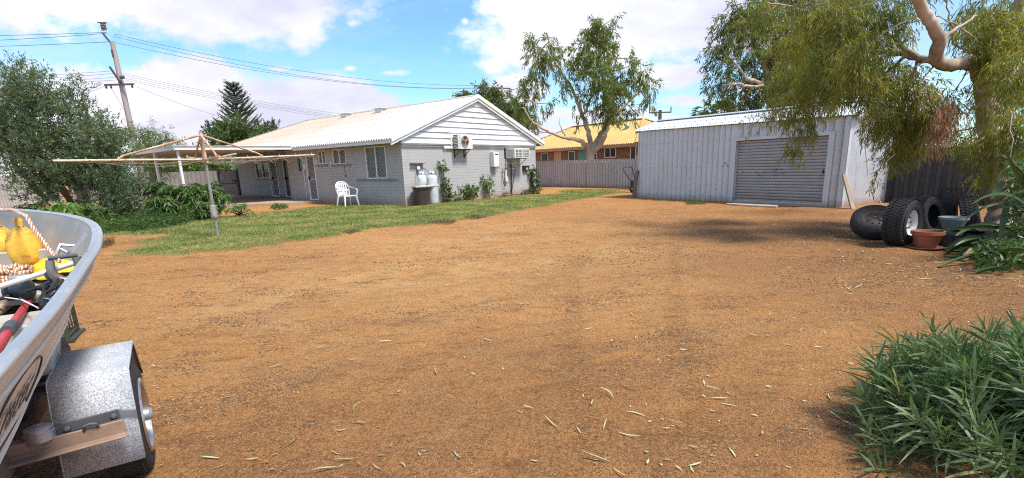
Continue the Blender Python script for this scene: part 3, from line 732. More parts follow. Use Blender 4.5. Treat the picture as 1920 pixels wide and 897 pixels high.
# ------------------------------------------------------------------ things on and beside the gable wall (local frame of the house, y<0 is outside)
def hthing(name, label, cat, x, y, z=0, group=None): return thing(name, label, cat, HW(x, y, z), HR, group)
M_beige = mat('appliance_white', (.78, .77, .74), (.70, .68, .64), 5, .45)
ac = hthing('split_air_conditioner', 'white outdoor air conditioner unit bracketed high on the grey gable wall', 'air conditioner', 3.25, 0, 2.30)
MB().bx((-.42, -.40, 0), (.50, -.10, .62)).build('casing', M_beige, ac, .012)
MB().lathe([(.245, 0), (.245, .03), (.215, .03), (.215, .0)], 36, Matrix.Translation((.0, -.405, .33)) @ Matrix.Rotation(RAD(90), 4, 'X')).build('fan_ring', M_frame_dk, ac)
MB().lathe([(0, 0), (.214, 0), (.214, .012), (0, .012)], 36, Matrix.Translation((.0, -.4015, .33)) @ Matrix.Rotation(RAD(90), 4, 'X')).build('fan_recess', mat('rusty_recess', (.10, .05, .03), (.05, .03, .02), 8), ac)
fb = MB()
for k in range(3):
    a = RAD(120 * k + 25); ca, sa = math.cos(a), math.sin(a)
    fb.add([(ca * .03 - sa * .03, -.425, .33 + sa * .03 + ca * .03), (ca * .2 - sa * .09, -.42, .33 + sa * .2 + ca * .09), (ca * .2 + sa * .06, -.435, .33 + sa * .2 - ca * .06), (ca * .03 + sa * .03, -.43, .33 + sa * .03 - ca * .03)], [(0, 1, 2, 3)])
fb.lathe([(0, .0), (.045, 0), (.045, .03), (0, .03)], 14, Matrix.Translation((.0, -.415, .33)) @ Matrix.Rotation(RAD(90), 4, 'X'))
fb.build('fan', mat('fan_tan', (.42, .28, .16), (.25, .15, .08), 9), ac)
gr = MB()
for zz in np.linspace(.06, .56, 9): gr.bx((-.426, -.38, zz), (-.421, -.12, zz + .03))
gr.build('side_grille', M_dark, ac, flat=True)
gr = MB()
for zz in np.linspace(.07, .54, 8):
    for xx in (-.40, -.345, -.29): gr.bx((xx, -.403, zz), (xx + .035, -.4005, zz + .04))
gr.build('front_grille', M_frame_dk, ac, flat=True)
for xx in (-.3, .3): br = MB(); br.bar((xx, -.42, -.02), (xx, -.003, -.02), .04, .03).bar((xx, -.02, -.025), (xx, -.02, -.38), .04, .03, (0, 1, 0)).bar((xx, -.38, -.03), (xx, -.03, -.33), .03, .02); br.build('bracket', M_black, ac)
MB().bx((-.98, -.09, .02), (-.43, -.005, .16)).bx((-.55, -.09, .161), (-.46, -.005, .62)).tube([(-.9, -.05, .02), (-.92, -.06, -.12)], .012, 6).build('duct_cover', M_beige, ac, .006)

wh = hthing('gas_water_heater', 'slim white gas hot water unit fixed midway along the grey wall', 'water heater', 5.5, 0, 1.48)
MB().bx((-.19, -.27, 0), (.19, -.01, .70)).build('casing', M_beige, wh, .015)
MB().bx((-.10, -.274, .56), (.12, -.271, .61)).build('exhaust_slot', M_dark, wh, flat=True)
MB().tube([(-.08, -.14, 0), (-.08, -.14, -.12), (-.02, -.1, -.2), (.05, -.06, -.26)], .014).tube([(.05, -.14, 0), (.05, -.13, -.16), (-.2, -.05, -.3), (-.28, -.04, -.42)], .012).tube([(.12, -.14, 0), (.13, -.12, -.1), (.3, -.04, -.15), (.45, -.04, .25)], .012).bx((.3, -.09, .1), (.5, -.01, .2)).build('pipe', M_frame_dk, wh)

wa = hthing('window_air_conditioner', 'boxy white window air conditioner jutting from the far end of the grey gable wall', 'air conditioner', 7.08, 0, 1.88)
MB().bx((-.60, -.62, 0), (.60, -.02, .46)).build('casing', M_beige, wa, .012)
gr = MB()
for i in range(6):
    for j in range(5): gr.bx((.02 + i * .09, -.624, .05 + j * .075), (.085 + i * .09, -.6205, .105 + j * .075))
for i in range(2):
    for j in range(5): gr.bx((-.52 + i * .26, -.624, .05 + j * .075), (-.31 + i * .26, -.6205, .10 + j * .075))
gr.build('grille', mat('grille_dark', (.10, .10, .11)), wa, flat=True)
gs = MB()
for j in range(6): gs.bx((-.6035, -.5, .07 + j * .055), (-.6005, -.15, .095 + j * .055))
gs.build('side_louvre', M_frame_dk, wa, flat=True)
MB().bar((-.5, -.6, -.02), (-.5, 0, -.02), .04, .035).bar((-.5, -.5, -.04), (-.5, -.02, -.35), .03, .02).build('bracket', M_frame_dk, wa)
MB().bar((.45, -.6, -.02), (.45, 0, -.02), .04, .035).bar((.45, -.5, -.04), (.45, -.02, -.4), .03, .02).build('bracket', M_frame_dk, wa)
MB().bx((-.62, -.015, .47), (.5, .01, .62)).build('infill_panel', mat('infill', (.36, .33, .31)), wa)

pp = hthing('drain_pipes', 'tangle of white and black drain pipes below the window air conditioner', 'pipes', 6.7, -.06)
MB().tube([(-.22, 0, 1.72), (-.22, 0, 1.36), (.5, 0, 1.36)], .028, 8).tube([(-.22, 0, 1.62), (.3, 0, 1.62), (.42, -.1, 1.75)], .022, 8).tube([(-.3, -.02, 1.3), (-.33, -.02, .95)], .05, 10).bx((-.4, -.08, .75), (-.26, 0, .98)).build('white_pipe', M_beige, pp)
MB().tube([(.1, -.02, 1.75), (.12, -.02, 1.3), (.08, -.02, .6), (.1, -.02, .02)], .032, 8).tube([(.45, -.02, 1.38), (.35, -.03, 1.0), (.2, -.03, .6), (.12, -.03, .3)], .018, 6).tube([(-.55, -.02, 1.3), (-.58, -.03, .8), (-.5, -.03, .55), (-.38, -.03, .5), (-.3, -.03, .75)], .016, 6).tube([(-.6, -.02, 1.34), (-.3, -.02, 1.38), (.5, -.02, 1.40)], .014, 6).build('black_hose', M_black, pp)
bb = hthing('wall_socket_box', 'small black box fixed to the wall right of the drain pipes', 'wall box', 8.05, 0, 1.22)
MB().bx((-.22, -.13, 0), (.22, -.005, .24)).build('housing', M_black, bb, .01)
MB().bx((-.24, -.15, .2405), (.24, -.003, .27)).build('hood', M_black, bb, .005)
MB().bx((-.05, -.134, .05), (.10, -.131, .17)).build('face_plate', M_frame_dk, bb, flat=True)

sh = hthing('wall_shelf', 'small dark timber shelf on the wall above the gas regulator', 'shelf', .72, 0, 1.70)
MB().bx((-.36, -.16, 0), (.36, -.005, .035)).build('board', M_darkbark, sh, .004)
for xx in (-.2, .2): MB().bar((xx, -.02, -.01), (xx, -.13, -.012), .02, .02).build('bracket', M_black, sh)
rg = hthing('gas_regulator', 'round white gas regulator on the wall between the shelf and the small gas bottle', 'gas regulator', .74, 0, 1.46)
MB().lathe([(0, 0), (.06, .0), (.085, .03), (.085, .06), (.05, .09), (0, .1)], 20, Matrix.Translation((0, -.05, .05)) @ Matrix.Rotation(RAD(90), 4, 'X')).build('body', M_beige, rg)
MB().lathe([(0, 0), (.04, .0), (.05, .03), (0, .05)], 16, Matrix.Translation((.03, -.08, -.10)) @ Matrix.Rotation(RAD(90), 4, 'X')).build('valve', M_frame_dk, rg)
MB().tube([(.03, -.07, .12), (.2, -.1, .08), (.36, -.2, -.05), (.5, -.26, -.15)], .012, 7).tube([(-.03, -.07, 0), (-.12, -.12, -.12), (-.13, -.22, -.14)], .012, 7).build('hose', M_black, rg)

def cylinder(name, label, x, y, z, r, h, m, valve=.12, foot=True):
    t = hthing(name, label, 'gas bottle', x, y, z)
    pr = [(0, .03), (r * .7, .03), (r * .95, .07), (r, .13), (r, h - .16), (r * .93, h - .09), (r * .7, h - .03), (r * .3, h), (0, h)]
    MB().lathe(pr, 36).build('tank', m, t)
    if foot: MB().lathe([(r * .82, 0), (r * .84, 0), (r * .84, .08), (r * .82, .08)], 30, close=True).build('foot_ring', m, t)
    c = MB(); 
    for k in range(3):
        a0 = 2.1 * k; pts = [(r * .55 * math.cos(a0 + q), r * .55 * math.sin(a0 + q)) for q in np.linspace(0, 1.3, 8)]
        for (a, b_), (c_, d) in zip(pts, pts[1:]): c.add([(a, b_, h - .05), (c_, d, h - .05), (c_, d, h + valve), (a, b_, h + valve)], [(0, 1, 2, 3)])
    c.build('collar', m, t).modifiers.new('s', 'SOLIDIFY').thickness = .006
    MB().tube([(0, 0, h - .01), (0, 0, h + valve * .7)], .022, 10).tube([(-.05, 0, h + valve * .45), (.06, 0, h + valve * .45)], .014, 8).build('valve', mat('brass', (.45, .33, .14), None, 3, .4, .8), t)
    return t
cylinder('gas_bottle', 'small squat pale gas bottle standing on the board over the dark drum', .62, -.40, .815, .185, .44, mat('pale_tank', (.66, .75, .77), (.58, .66, .68), 6, .35, dirt=(.4, .3, .22), dlo=.66, dhi=.8))
cylinder('gas_bottle', 'tall grey gas cylinder standing on the ground beside the dark drum', 1.20, -.36, 0, .23, 1.24, mat('grey_tank', (.62, .65, .68), (.54, .57, .60), 5, .4, .1, dirt=(.34, .24, .18), dlo=.62, dhi=.8), .14)
dr = hthing('plastic_drum', 'dark brown tapered drum carrying a cream board by the house corner', 'drum', .50, -.45)
MB().lathe([(0, .02), (.24, .02), (.25, 0), (.27, .01), (.34, .70), (.355, .70), (.355, .755), (0, .755)], 40).build('body', mat('brown_drum', (.055, .032, .028), (.08, .05, .04), 3, .5, dirt=(.16, .10, .07), dlo=.6, dhi=.8), dr)
MB().lathe([(.345, .69), (.37, .69), (.37, .74), (.345, .74)], 40, close=True).build('rim', M_black, dr)
bd = hthing('timber_board', 'cream board laid on the dark drum under the small gas bottle', 'board', .62, -.43, .757)
MB().box((0.1, 0, .028), (1.25, .34, .056)).build('plank', mat('cream_board', (.66, .60, .47), (.55, .48, .36), 5, .7), bd, .005)

# white plastic armchair on the lawn by the long wall
M_plastic = mat('white_plastic', (.86, .86, .86), (.80, .80, .79), 3, .35)
ch = thing('plastic_armchair', 'white moulded plastic armchair on the lawn in front of the long grey wall', 'chair', (-7.42, 22.12, float(hgt(-7.42, 22.12))), RAD(48)); S = 1.16
def cp(x, y, z): return (x * S, y * S, z * S)
MB().add([cp(-.24, -.25, .42), cp(.24, -.25, .42), cp(.21, .22, .39), cp(-.21, .22, .39), cp(-.24, -.25, .37), cp(.24, -.25, .37), cp(.21, .22, .36), cp(-.21, .22, .36)], [(0, 1, 2, 3), (7, 6, 5, 4), (0, 4, 5, 1), (1, 5, 6, 2), (2, 6, 7, 3), (3, 7, 4, 0)]).build('seat', M_plastic, ch, .012)
for sx_ in (-1, 1):
    for yy, yb in ((-.24, -.30), (.2, .30)):
        MB().add([cp(sx_ * .20, yy - .03, .40), cp(sx_ * .26, yy - .03, .40), cp(sx_ * .26, yy + .04, .40), cp(sx_ * .20, yy + .04, .40), cp(sx_ * .265, yb - .02, 0), cp(sx_ * .30, yb - .02, 0), cp(sx_ * .30, yb + .02, 0), cp(sx_ * .265, yb + .02, 0)],
                 [(0, 1, 2, 3), (7, 6, 5, 4), (0, 4, 5, 1), (1, 5, 6, 2), (2, 6, 7, 3), (3, 7, 4, 0)]).build('leg', M_plastic, ch, .008)
    a = MB(); pts = [(sx_ * .255, -.26, .40), (sx_ * .285, -.27, .55), (sx_ * .29, -.22, .645), (sx_ * .30, 0, .665), (sx_ * .28, .18, .70), (sx_ * .235, .27, .76)]
    for p_, q_ in zip(pts, pts[1:]): a.bar(cp(*p_), cp(*q_), .055 * S, .022 * S, (sx_ * .2, 0, 1) if abs(p_[2] - q_[2]) < .08 else (0, 1, 0))
    a.build('armrest', M_plastic, ch, .006)
bk = MB(); N_ = 14
def bpt(u, v):  # u -1..1 across, v 0..1 up
    hw = .21 + .05 * math.sin(v * 2.4); top = .90 - .11 * abs(u) ** 3
    z_ = .40 + (top - .40) * v; return cp(u * hw, .21 + .10 * v + .05 * u * u * -1 + .05, z_)
fr = []
for k in range(25):
    a = math.pi * k / 24; 
edge = [(-1, v) for v in np.linspace(0, .8, 6)] + [(-.93, .92), (-.7, 1), (-.3, 1), (.3, 1), (.7, 1), (.93, .92)] + [(1, v) for v in np.linspace(.8, 0, 6)]
bk.tube([bpt(*e) for e in edge], .026 * S, 8)
for u in (-.62, -.31, 0, .31, .62):
    for v0, v1 in zip(np.linspace(.02, .97, 5), np.linspace(.02, .97, 5)[1:]): bk.bar(bpt(u, v0), bpt(u, v1), .055 * S, .014 * S, (0, 1, .15))
bk.bar(bpt(-.97, .5), bpt(.97, .5), .02, .07); bk.build('backrest', M_plastic, ch, .004)
# ------------------------------------------------------------------ shed
SA = np.array([5.12, 22.31, 0]); SR = np.array([9.59, 15.23, 0]); SLn = 8.373
SX = (SR - SA) / SLn; SY = np.array([-SX[1], SX[0], 0]); SRZ = math.atan2(SX[1], SX[0])
def SW(x, y, z=0): return SA + SX * x + SY * y + np.array([0, 0, z])
M_shed = mat('shed_steel', (.58, .62, .64), (.51, .545, .565), 1.3, .5, .15, .05, 30, dirt=(.35, .30, .28), dlo=.68, dhi=.85, ds=2.5, stretch=(1, 1, .4), splash=.28)
M_shedside = mat('shed_corrugated', (.60, .63, .67), (.52, .55, .59), 2, .45, .2, splash=.3)
M_shedroof = mat('zinc_roof', (.72, .73, .74), (.62, .63, .65), 3, .4, .3, dirt=(.45, .42, .40), dlo=.6, dhi=.8, ds=4)
M_door = mat('roller_steel', (.37, .37, .375), (.31, .31, .315), 1.4, .5, .3, .03, 40, dirt=(.42, .37, .32), dlo=.55, dhi=.8, stretch=(1, 1, 3), splash=.45)
shed = thing('steel_shed', 'pale blue grey steel shed with a closed roller door', 'shed', SA, SRZ)
DEP = 2.9; RY = 1.4; EZs = lambda x: 2.75 - .13 * x / SLn; RZs = 3.22
DL, DR_, DT = 4.72, 7.82, 2.12
def shed_front():
    # panels left, over and right of the door: tray profile sheets with ribs 0.24 apart
    corr('front_cladding', (0, 0, 0), (1, 0, 0), (0, 0, 1), DL - .08, 2.7, .055, .235, M_shed, shed, 'groove', per=13, vfun=lambda u: (0, EZs(u)))
    corr('front_cladding', (DL - .08, -.004, 0), (1, 0, 0), (0, 0, 1), DR_ - DL + .24, 2.7, .055, .30, M_shed, shed, 'groove', per=11, vfun=lambda u: (DT + .06, EZs(u + DL)))
    corr('front_cladding', (DR_ + .16, 0, 0), (1, 0, 0), (0, 0, 1), SLn - DR_ - .16, 2.7, .055, .235, M_shed, shed, 'groove', per=13, vfun=lambda u: (0, EZs(u + DR_)))
shed_front()
MB().bx((-.01, -.035, 0), (.03, .1, 2.73)).build('corner_flashing', M_shed, shed); MB().bx((SLn - .12, -.035, 0), (SLn + .02, -.02, 2.61)).bx((SLn + .006, -.035, 0), (SLn + .02, .12, 2.61)).build('corner_flashing', M_shed, shed, .003)
MB().bx((DL - .13, -.05, 0), (DL - .02, -.006, DT + .1)).bx((DR_, -.05, 0), (DR_ + .17, -.006, DT + .1)).bx((DL - .02, -.05, DT), (DR_, -.006, DT + .1)).bx((DL - .02, 0, 0), (DL + .0, .16, DT)).bx((DR_, 0, 0), (DR_ + .02, .16, DT)).build('door_frame', M_shed, shed, .003)
dm = MB(); prof = []; nz = 21
for k in range(nz):
    z0 = .06 + (DT - .06) * k / nz; hz = (DT - .06) / nz
    for t, o in ((0, .03), (.10, .0), (.5, -.012), (.86, .0), (.93, .03)): prof.append((z0 + t * hz, o))
prof.append((DT, .03)); b0 = []
xs = np.linspace(DL, DR_, 14); sag = rng.normal(0, .003, len(xs))
V = [(x, .07 + o + s_ * math.sin(z * 3), z) for x, s_ in zip(xs, sag) for z, o in prof]; kk = len(prof)
dm.add(V, [(i * kk + j, (i + 1) * kk + j, (i + 1) * kk + j + 1, i * kk + j + 1) for i in range(len(xs) - 1) for j in range(kk - 1)])
rd = dm.build('roller_door', M_door, shed, ang=50)
MB().bx((DL + .01, .035, .04), (DR_ - .01, .09, .10)).build('bottom_rail', M_galv, rd, .004)
MB().bx((DL + .14, .02, 1.04), (DL + .22, .05, 1.10)).build('lock', M_galv, rd, .004)
MB().bx((DR_ - .12, .03, 1.0), (DR_ - .09, .06, 1.12)).build('handle', M_dark, rd, .004)
corr('side_wall', (SLn, .1, 0), (0, 1, 0), (0, 0, 1), DEP - .1, 3.2, .011, .09, M_shedside, shed, vfun=lambda u: (0, 2.62 + (RZs - 2.68) * (1 - abs(u + .1 - RY) / RY)))
corr('side_wall', (0, DEP, 0), (0, -1, 0), (0, 0, 1), DEP, 3.2, .011, .09, M_shedside, shed, vfun=lambda u: (0, 2.70 + (RZs - 2.75) * (1 - abs(DEP - u - RY) / RY)))
corr('back_wall', (SLn, DEP, 0), (-1, 0, 0), (0, 0, 1), SLn, 2.6, .02, .235, M_shed, shed, 'rib', vfun=lambda u: (0, 2.6))
for sgn in (0, 1):
    y0 = -.10 if not sgn else DEP + .1
    V = []; us = np.arange(-.18, SLn + .22, .0225); pr = .011 * np.cos(2 * np.pi * us / .09)
    for u, p_ in zip(us, pr): V.append((u, y0, EZs(u) + .02 + p_))
    for u, p_ in zip(us, pr): V.append((u, RY, RZs - .1 * u / SLn + p_))
    n = len(us); Fc = [(i, i + 1, n + i + 1, n + i) for i in range(n - 1)]
    np_mesh('roof', np.array(V), np.array(Fc), M_shedroof, shed, sm=True)
MB().bar((-.2, RY - .08, RZs + .03), (SLn + .2, RY - .08, RZs - .07), .2, .015, (0, -.25, 1)).bar((-.2, RY + .08, RZs + .03), (SLn + .2, RY + .08, RZs - .07), .2, .015, (0, .25, 1)).build('ridge_cap', M_shedroof, shed)
MB().bar((-.17, -.07, EZs(0) + .0), (-.17, RY, RZs - .02), .02, .16).build('barge_flashing', M_shed, shed)
MB().bar((SLn + .19, -.07, EZs(SLn) + .0), (SLn + .19, RY, RZs - .12), .02, .16).build('barge_flashing', M_shed, shed)
sc = MB()
for zz in (.18, 1.25, 2.2):
    for k in range(19):
        x = .235 * k + .1
        if x < DL - .15: sc.box((x + .06, -.004, zz + .01 * random.random()), (.02, .012, .02))
    for x in (8.05, 8.2): sc.box((x, -.006, zz), (.02, .012, .02))
for rw in (.15, .5, .85):
    for k in range(32):
        x = .27 * k - .1; sc.box((x, -.1 + (RY + .1) * rw, EZs(x) + .04 + (RZs - .05 - EZs(x)) * rw), (.035, .035, .02))
sc.build('screws', mat('screw_dark', (.22, .22, .23)), shed, flat=True)['kind'] = 'stuff'
M_scuff = mat('scuff', (.20, .19, .19), None, 5, .8)
s_ = MB()
for k in range(9):
    x = 5.4 + random.random() * 1.1; z = .95 + random.random() * .2; s_.bar((x, .052, z), (x + .05 + .1 * random.random(), .052, z + .01), .02, .012)
for k in range(5): x = 4.15 + .25 * random.random(); z = 1.25 + .2 * random.random(); s_.bar((x, -.003, z), (x + .06, -.003, z - .12 * random.random()), .02, .01)
s_.build('scuff_marks', M_scuff, shed, flat=True)['kind'] = 'stuff'
# slab of concrete in front of the roller door
sb = MB(); pts = [SW(4.95, -.75), SW(6.75, -.55), SW(6.95, -1.0), SW(6.1, -1.08), SW(5.2, -1.0)]
n = len(pts); sb.add([(p_[0], p_[1], .045) for p_ in pts] + [(p_[0], p_[1], -.05) for p_ in pts], [tuple(range(n)), tuple(range(2 * n - 1, n - 1, -1))] + [(i, n + i, n + (i + 1) % n, (i + 1) % n) for i in range(n)])
o = sb.build('concrete_slab', mat('pale_concrete', (.52, .42, .33), (.42, .32, .24), 4, .9, 0, .1), None, .01)
tag(o, 'thin pale concrete slab lying in the dirt before the roller door', 'slab')
# threshold
MB().bx((DL, -.06, -.02), (DR_, .12, .055)).build('threshold', M_floor, shed, .006)
# leaning plank
pk = thing('leaning_plank', 'grey timber plank leaning on the right corner of the steel shed', 'plank', (9.62, 14.72, 0), 0)
a_ = P3(SR + SX * .1 - SY * .02) - Vector((9.62, 14.72, 0))
MB().bar((0, 0, .0), (a_.x - .12, a_.y, .98), .19, .045, (.3, -.6, .1)).build('plank', M_wood, pk, .004)
# rope stay on the shed's right side
rp = MB().tube([SW(SLn + .15, .6, 1.9), SW(SLn + .25, .8, 1.0), SW(SLn + .35, .7, .75), SW(SLn + 1.3, -.3, .02)], .012, 6).build('rope', mat('pale_rope', (.50, .40, .28)), None)
tag(rp, 'thin pale rope slanting from the steel shed side down to the dirt', 'rope')

# items at the shed's left corner
mo = thing('hand_mower', 'old black handled push mower parked behind the left corner of the steel shed', 'mower', G(1188, 362), RAD(15))
hh = [(-.05, .0, .35), (-.45, -.05, .85), (-.52, -.05, .95), (-.42, -.05, 1.03), (-.15, -.03, 1.02), (-.08, -.03, .95), (.02, 0, .62), (.05, 0, .4)]
MB().tube([(x * 1.25, y, z * 1.25) for x, y, z in hh], .022, 8).build('handle', M_black, mo)
MB().lathe([(0, -.16), (.2, -.16), (.24, -.1), (.24, .1), (.2, .16), (0, .16)], 26, Matrix.Translation((.06, 0, .42)) @ Matrix.Rotation(RAD(80), 4, 'Y')).build('catcher', M_black, mo)
for s2 in (-.2, .2): MB().lathe([(.05, -.03), (.15, -.04), (.18, -.02), (.18, .02), (.15, .04), (.05, .03)], 24, Matrix.Translation((.05, s2, .18)) @ Matrix.Rotation(RAD(90), 4, 'X'), close=True).build('wheel', M_rubber, mo)
MB().bx((-.2, -.17, .12), (.3, .17, .26)).build('deck', mat('mower_deck', (.08, .07, .06), (.15, .08, .05), 6), mo, .02)
for k, (px, dx, hgt_, lab) in enumerate([(1187, .22, 1.15, 'dark split post leaning on the left corner of the steel shed, outermost of two'), (1192, .14, 1.35, 'brown timber post leaning on the left corner of the steel shed, innermost of two')]):
    g0 = G(px, 372 - k * 2); t = thing('leaning_post', lab, 'post', g0, 0, 'old timber posts by the shed')
    MB().bar((0, 0, 0), (dx, .22, hgt_), .12, .08).build('post', (M_darkbark, M_wood)[k], t, .01)

# ------------------------------------------------------------------ fences
M_fence = mat('fence_sheet', (.50, .475, .45), (.43, .405, .385), 1.2, .7, .1, dirt=(.34, .22, .15), dlo=.6, dhi=.8, stretch=(1, 1, .5), splash=.3)
M_fdark = mat('dark_fence_sheet', (.050, .052, .055), (.035, .036, .04), 1.5, .6, .2, dirt=(.20, .14, .10), dlo=.62, dhi=.85)
def fence(name, label, a, b, h0, h1, m, wl=.21, amp=.028, posts=(), shape='trap', capm=None, z0=-.05):
    a = np.array(a); b = np.array(b); Lf = np.linalg.norm(b[:2] - a[:2]); d = (b - a)[:2] / Lf; rz = math.atan2(d[1], d[0])
    t = thing(name, label, 'fence', (a[0], a[1], 0), rz)
    corr('panel', (0, 0, z0), (1, 0, 0), (0, 0, 1), Lf, 1, amp, wl, m, t, shape, vfun=lambda u: (0, h0 + (h1 - h0) * u / Lf - z0), per=38 if shape == 'groove' else 12)
    if capm: MB().bar((0, -.01, h0), (Lf, -.01, h1), .07, .03).build('top_rail', capm, t)
    for u in posts: MB().bx((u * Lf - .03, -.10, z0), (u * Lf + .03, -.04, h0 + (h1 - h0) * u - .02)).build('post', capm or m, t)
    return t
f1a = np.array([.95, 37.8, 0]); f1b = np.array([6.9, 29.8, 0]); e1 = (f1b - f1a) / np.linalg.norm(f1b - f1a)
fence('corrugated_fence', 'pinkish grey corrugated fence between the grey house and the steel shed', f1a - e1 * 3, f1b + e1 * 3.5, 1.80, 1.66, M_fence, .235, .09, (.52,), 'groove', M_fence)
d0 = SW(SLn, 2.7); d1 = d0 + SX * 16
fence('dark_fence', 'dark charcoal corrugated fence behind the tyres and gum trunk', d0 + SY * .1, d1, 1.66, 1.62, M_fdark, .27, .07, (), 'trap', M_fdark)
fence('side_fence', 'weathered grey corrugated fence half hidden behind the grey green bush', G(-60, 402), G(120, 384), 1.75, 1.8, M_fence, .2, .025, (), 'trap', None)
gA = np.array([-20.55, 35.0, 0]); gB = HW(1.5, 18.8); gdir = unit(gB - gA); gA2 = gB - gdir * 1.75
fence('rear_fence', 'grey ribbed fence behind the patio posts and green shrubs', gA2 - np.array([9.5, .6, 0]), gA2, 1.75, 1.75, mat('rear_fence_sheet', (.33, .30, .285), (.27, .24, .23), 2, .7), .28, .02, (), 'trap', None)
gt = thing('side_gate', 'grey ribbed gate in a dark rounded tube frame beside the patio', 'gate', gA2, math.atan2(gdir[1], gdir[0]))
corr('panel', (.08, 0, .1), (1, 0, 0), (0, 0, 1), 1.5, 1.6, .015, .2, mat('gate_sheet', (.27, .245, .235), (.2, .18, .17), 2, .7), gt, 'trap')
MB().tube([(.06, -.03, .06), (.06, -.03, 1.55), (.1, -.03, 1.68), (.2, -.03, 1.74), (1.45, -.03, 1.74), (1.57, -.03, 1.66), (1.6, -.03, 1.5), (1.6, -.03, .06), (.06, -.03, .06)], .03, 8).tube([(.06, -.03, .9), (1.6, -.03, .9)], .022, 8).build('frame', M_black, gt)
MB().bx((1.2, -.10, 1.0), (1.5, -.04, 1.12)).build('latch', M_black, gt, .005)
MB().bx((1.66, -.06, 0), (1.73, .02, 1.85)).bx((-.06, -.06, 0), (0.0, .02, 1.85)).build('gate_post', M_black, gt)
# white van behind the gate
vn = thing('white_van', 'white van glimpsed over the top of the side gate', 'van', gA2 + np.array([.9, 1.9, 0]), math.atan2(gdir[1], gdir[0]))
vb = MB(); prof = [(-1.1, .35), (-1.1, 1.2), (-.8, 1.3), (-.75, 2.2), (-.6, 2.32), (1.3, 2.32), (1.4, 2.24), (1.4, .35)]
vb.add([(x, 0, z) for x, z in prof] + [(x, 1.7, z) for x, z in prof], [tuple(range(8)), tuple(range(15, 7, -1))] + [(i, 8 + i, 8 + (i + 1) % 8, (i + 1) % 8) for i in range(8)])
vb.build('body', M_white, vn, .04)
MB().add([(-.7, -.012, 1.28), (.05, -.012, 1.28), (.05, -.012, 1.9), (-.45, -.012, 1.9)], [(0, 1, 2, 3)]).build('window', M_glass, vn, flat=True)
for x in (-.7, .8):
    for y in (-.02, 1.6): MB().lathe([(0, -.08), (.25, -.08), (.33, -.06), (.33, .06), (.25, .08), (0, .08)], 24, Matrix.Translation((x, y, .33)) @ Matrix.Rotation(RAD(90), 4, 'X')).build('wheel', M_rubber, vn)
MB().bx((1.401, .2, 2.1), (1.55, .9, 2.2)).build('roof_rack', M_white, vn, .01)

# ------------------------------------------------------------------ neighbour with the yellow roof
nd = unit(f1b - f1a); nn = np.array([-nd[1], nd[0], 0]); nO = f1a + nn * 6.2 - nd * 9.2
neighbour = thing('yellow_roof_house', 'brown brick house with a faded yellow ribbed roof behind the corrugated fence', 'house', nO, math.atan2(nd[1], nd[0]))
NLn = 13.6; M_nbrick = NT('brown_brick'); br_ = M_nbrick.t.nodes.new('ShaderNodeTexBrick'); br_.inputs['Scale'].default_value = 1; br_.inputs['Brick Width'].default_value = .24; br_.inputs['Row Height'].default_value = .086; br_.inputs['Mortar Size'].default_value = .006
sp_ = M_nbrick.t.nodes.new('ShaderNodeSeparateXYZ'); cb_ = M_nbrick.t.nodes.new('ShaderNodeCombineXYZ'); M_nbrick.l(M_nbrick.tc.outputs['Object'], sp_.inputs[0]); M_nbrick.l(sp_.outputs[0], cb_.inputs[0]); M_nbrick.l(sp_.outputs[2], cb_.inputs[1]); M_nbrick.l(cb_.outputs[0], br_.inputs[0])
br_.inputs['Color1'].default_value = (.26, .12, .065, 1); br_.inputs['Color2'].default_value = (.17, .075, .045, 1); br_.inputs['Mortar'].default_value = (.30, .22, .16, 1)
M_nb = M_nbrick.pbr(br_.outputs['Color'], .85)
NZ = 2.86
holes = [(1.9, 2.7, .5, 2.6), (2.75, 3.3, .5, 2.6), (5.4, 6.0, .5, 2.6), (6.15, 6.8, .5, 2.6), (9.55, 10.05, 1.9, 2.6), (11.1, 12.7, 1.75, 2.6) , (8.55, 9.0, 1.9, 2.5)]
nw = MB(); wall_holes(nw, (-1, 0, 0), (1, 0, 0), (0, -1, 0), 14.6, -.1, NZ, [(3.6, 4.6, .4, 2.55), (7.25, 8.05, .5, 2.55), (10.05, 10.6, 1.75, 2.3), (11.4, 12.6, 1.9, 2.65), (14.0, 14.55, 1.0, 2.65)])
wall_holes(nw, (-1, 0, 0), (0, 1, 0), (-1, 0, 0), 8, -.1, NZ, []); wall_holes(nw, (13.6, 0, 0), (0, 1, 0), (1, 0, 0), 8, -.1, NZ, [])
nw.build('wall', M_nb, neighbour, flat=True)
MB().bx((-.7, .3, 0), (13.3, 7.7, 2.8)).build('room_dark_fill', M_dark, neighbour, flat=True)  # near-black box in place of unlit rooms
MB().bx((4.45, -.02, .2), (5.35, -.004, 2.66)).build('apricot_panel', mat('apricot_render', (.62, .36, .22), None, 2), neighbour, flat=True)
MB().bx((7.45, -.025, .2), (8.35, -.004, 2.66)).build('green_panel', mat('mint_panel', (.12, .36, .28), None, 2), neighbour, flat=True)
def nwin(a, b, c, d, mull=1):
    fr = MB(); t = .06
    fr.bx((a, -.02, c), (a + t, .05, d)).bx((b - t, -.02, c), (b, .05, d)).bx((a + t, -.02, c), (b - t, .05, c + t)).bx((a + t, -.02, d - t), (b - t, .05, d))
    for k in range(mull): x = a + (b - a) * (k + 1) / (mull + 1); fr.bx((x - .03, -.018, c + t), (x + .03, .048, d - t))
    f = fr.build('window', M_white, neighbour, flat=True); MB().bx((a + t, .03, c + t), (b - t, .036, d - t)).build('pane', M_glass, f, flat=True)
for q in [(2.6, 3.6, .4, 2.55, 0), (6.25, 7.05, .5, 2.55, 0), (9.05, 9.6, 1.75, 2.3, 0), (10.4, 11.6, 1.9, 2.65, 1), (13.0, 13.55, 1.0, 2.65, 0)]: nwin(*q)
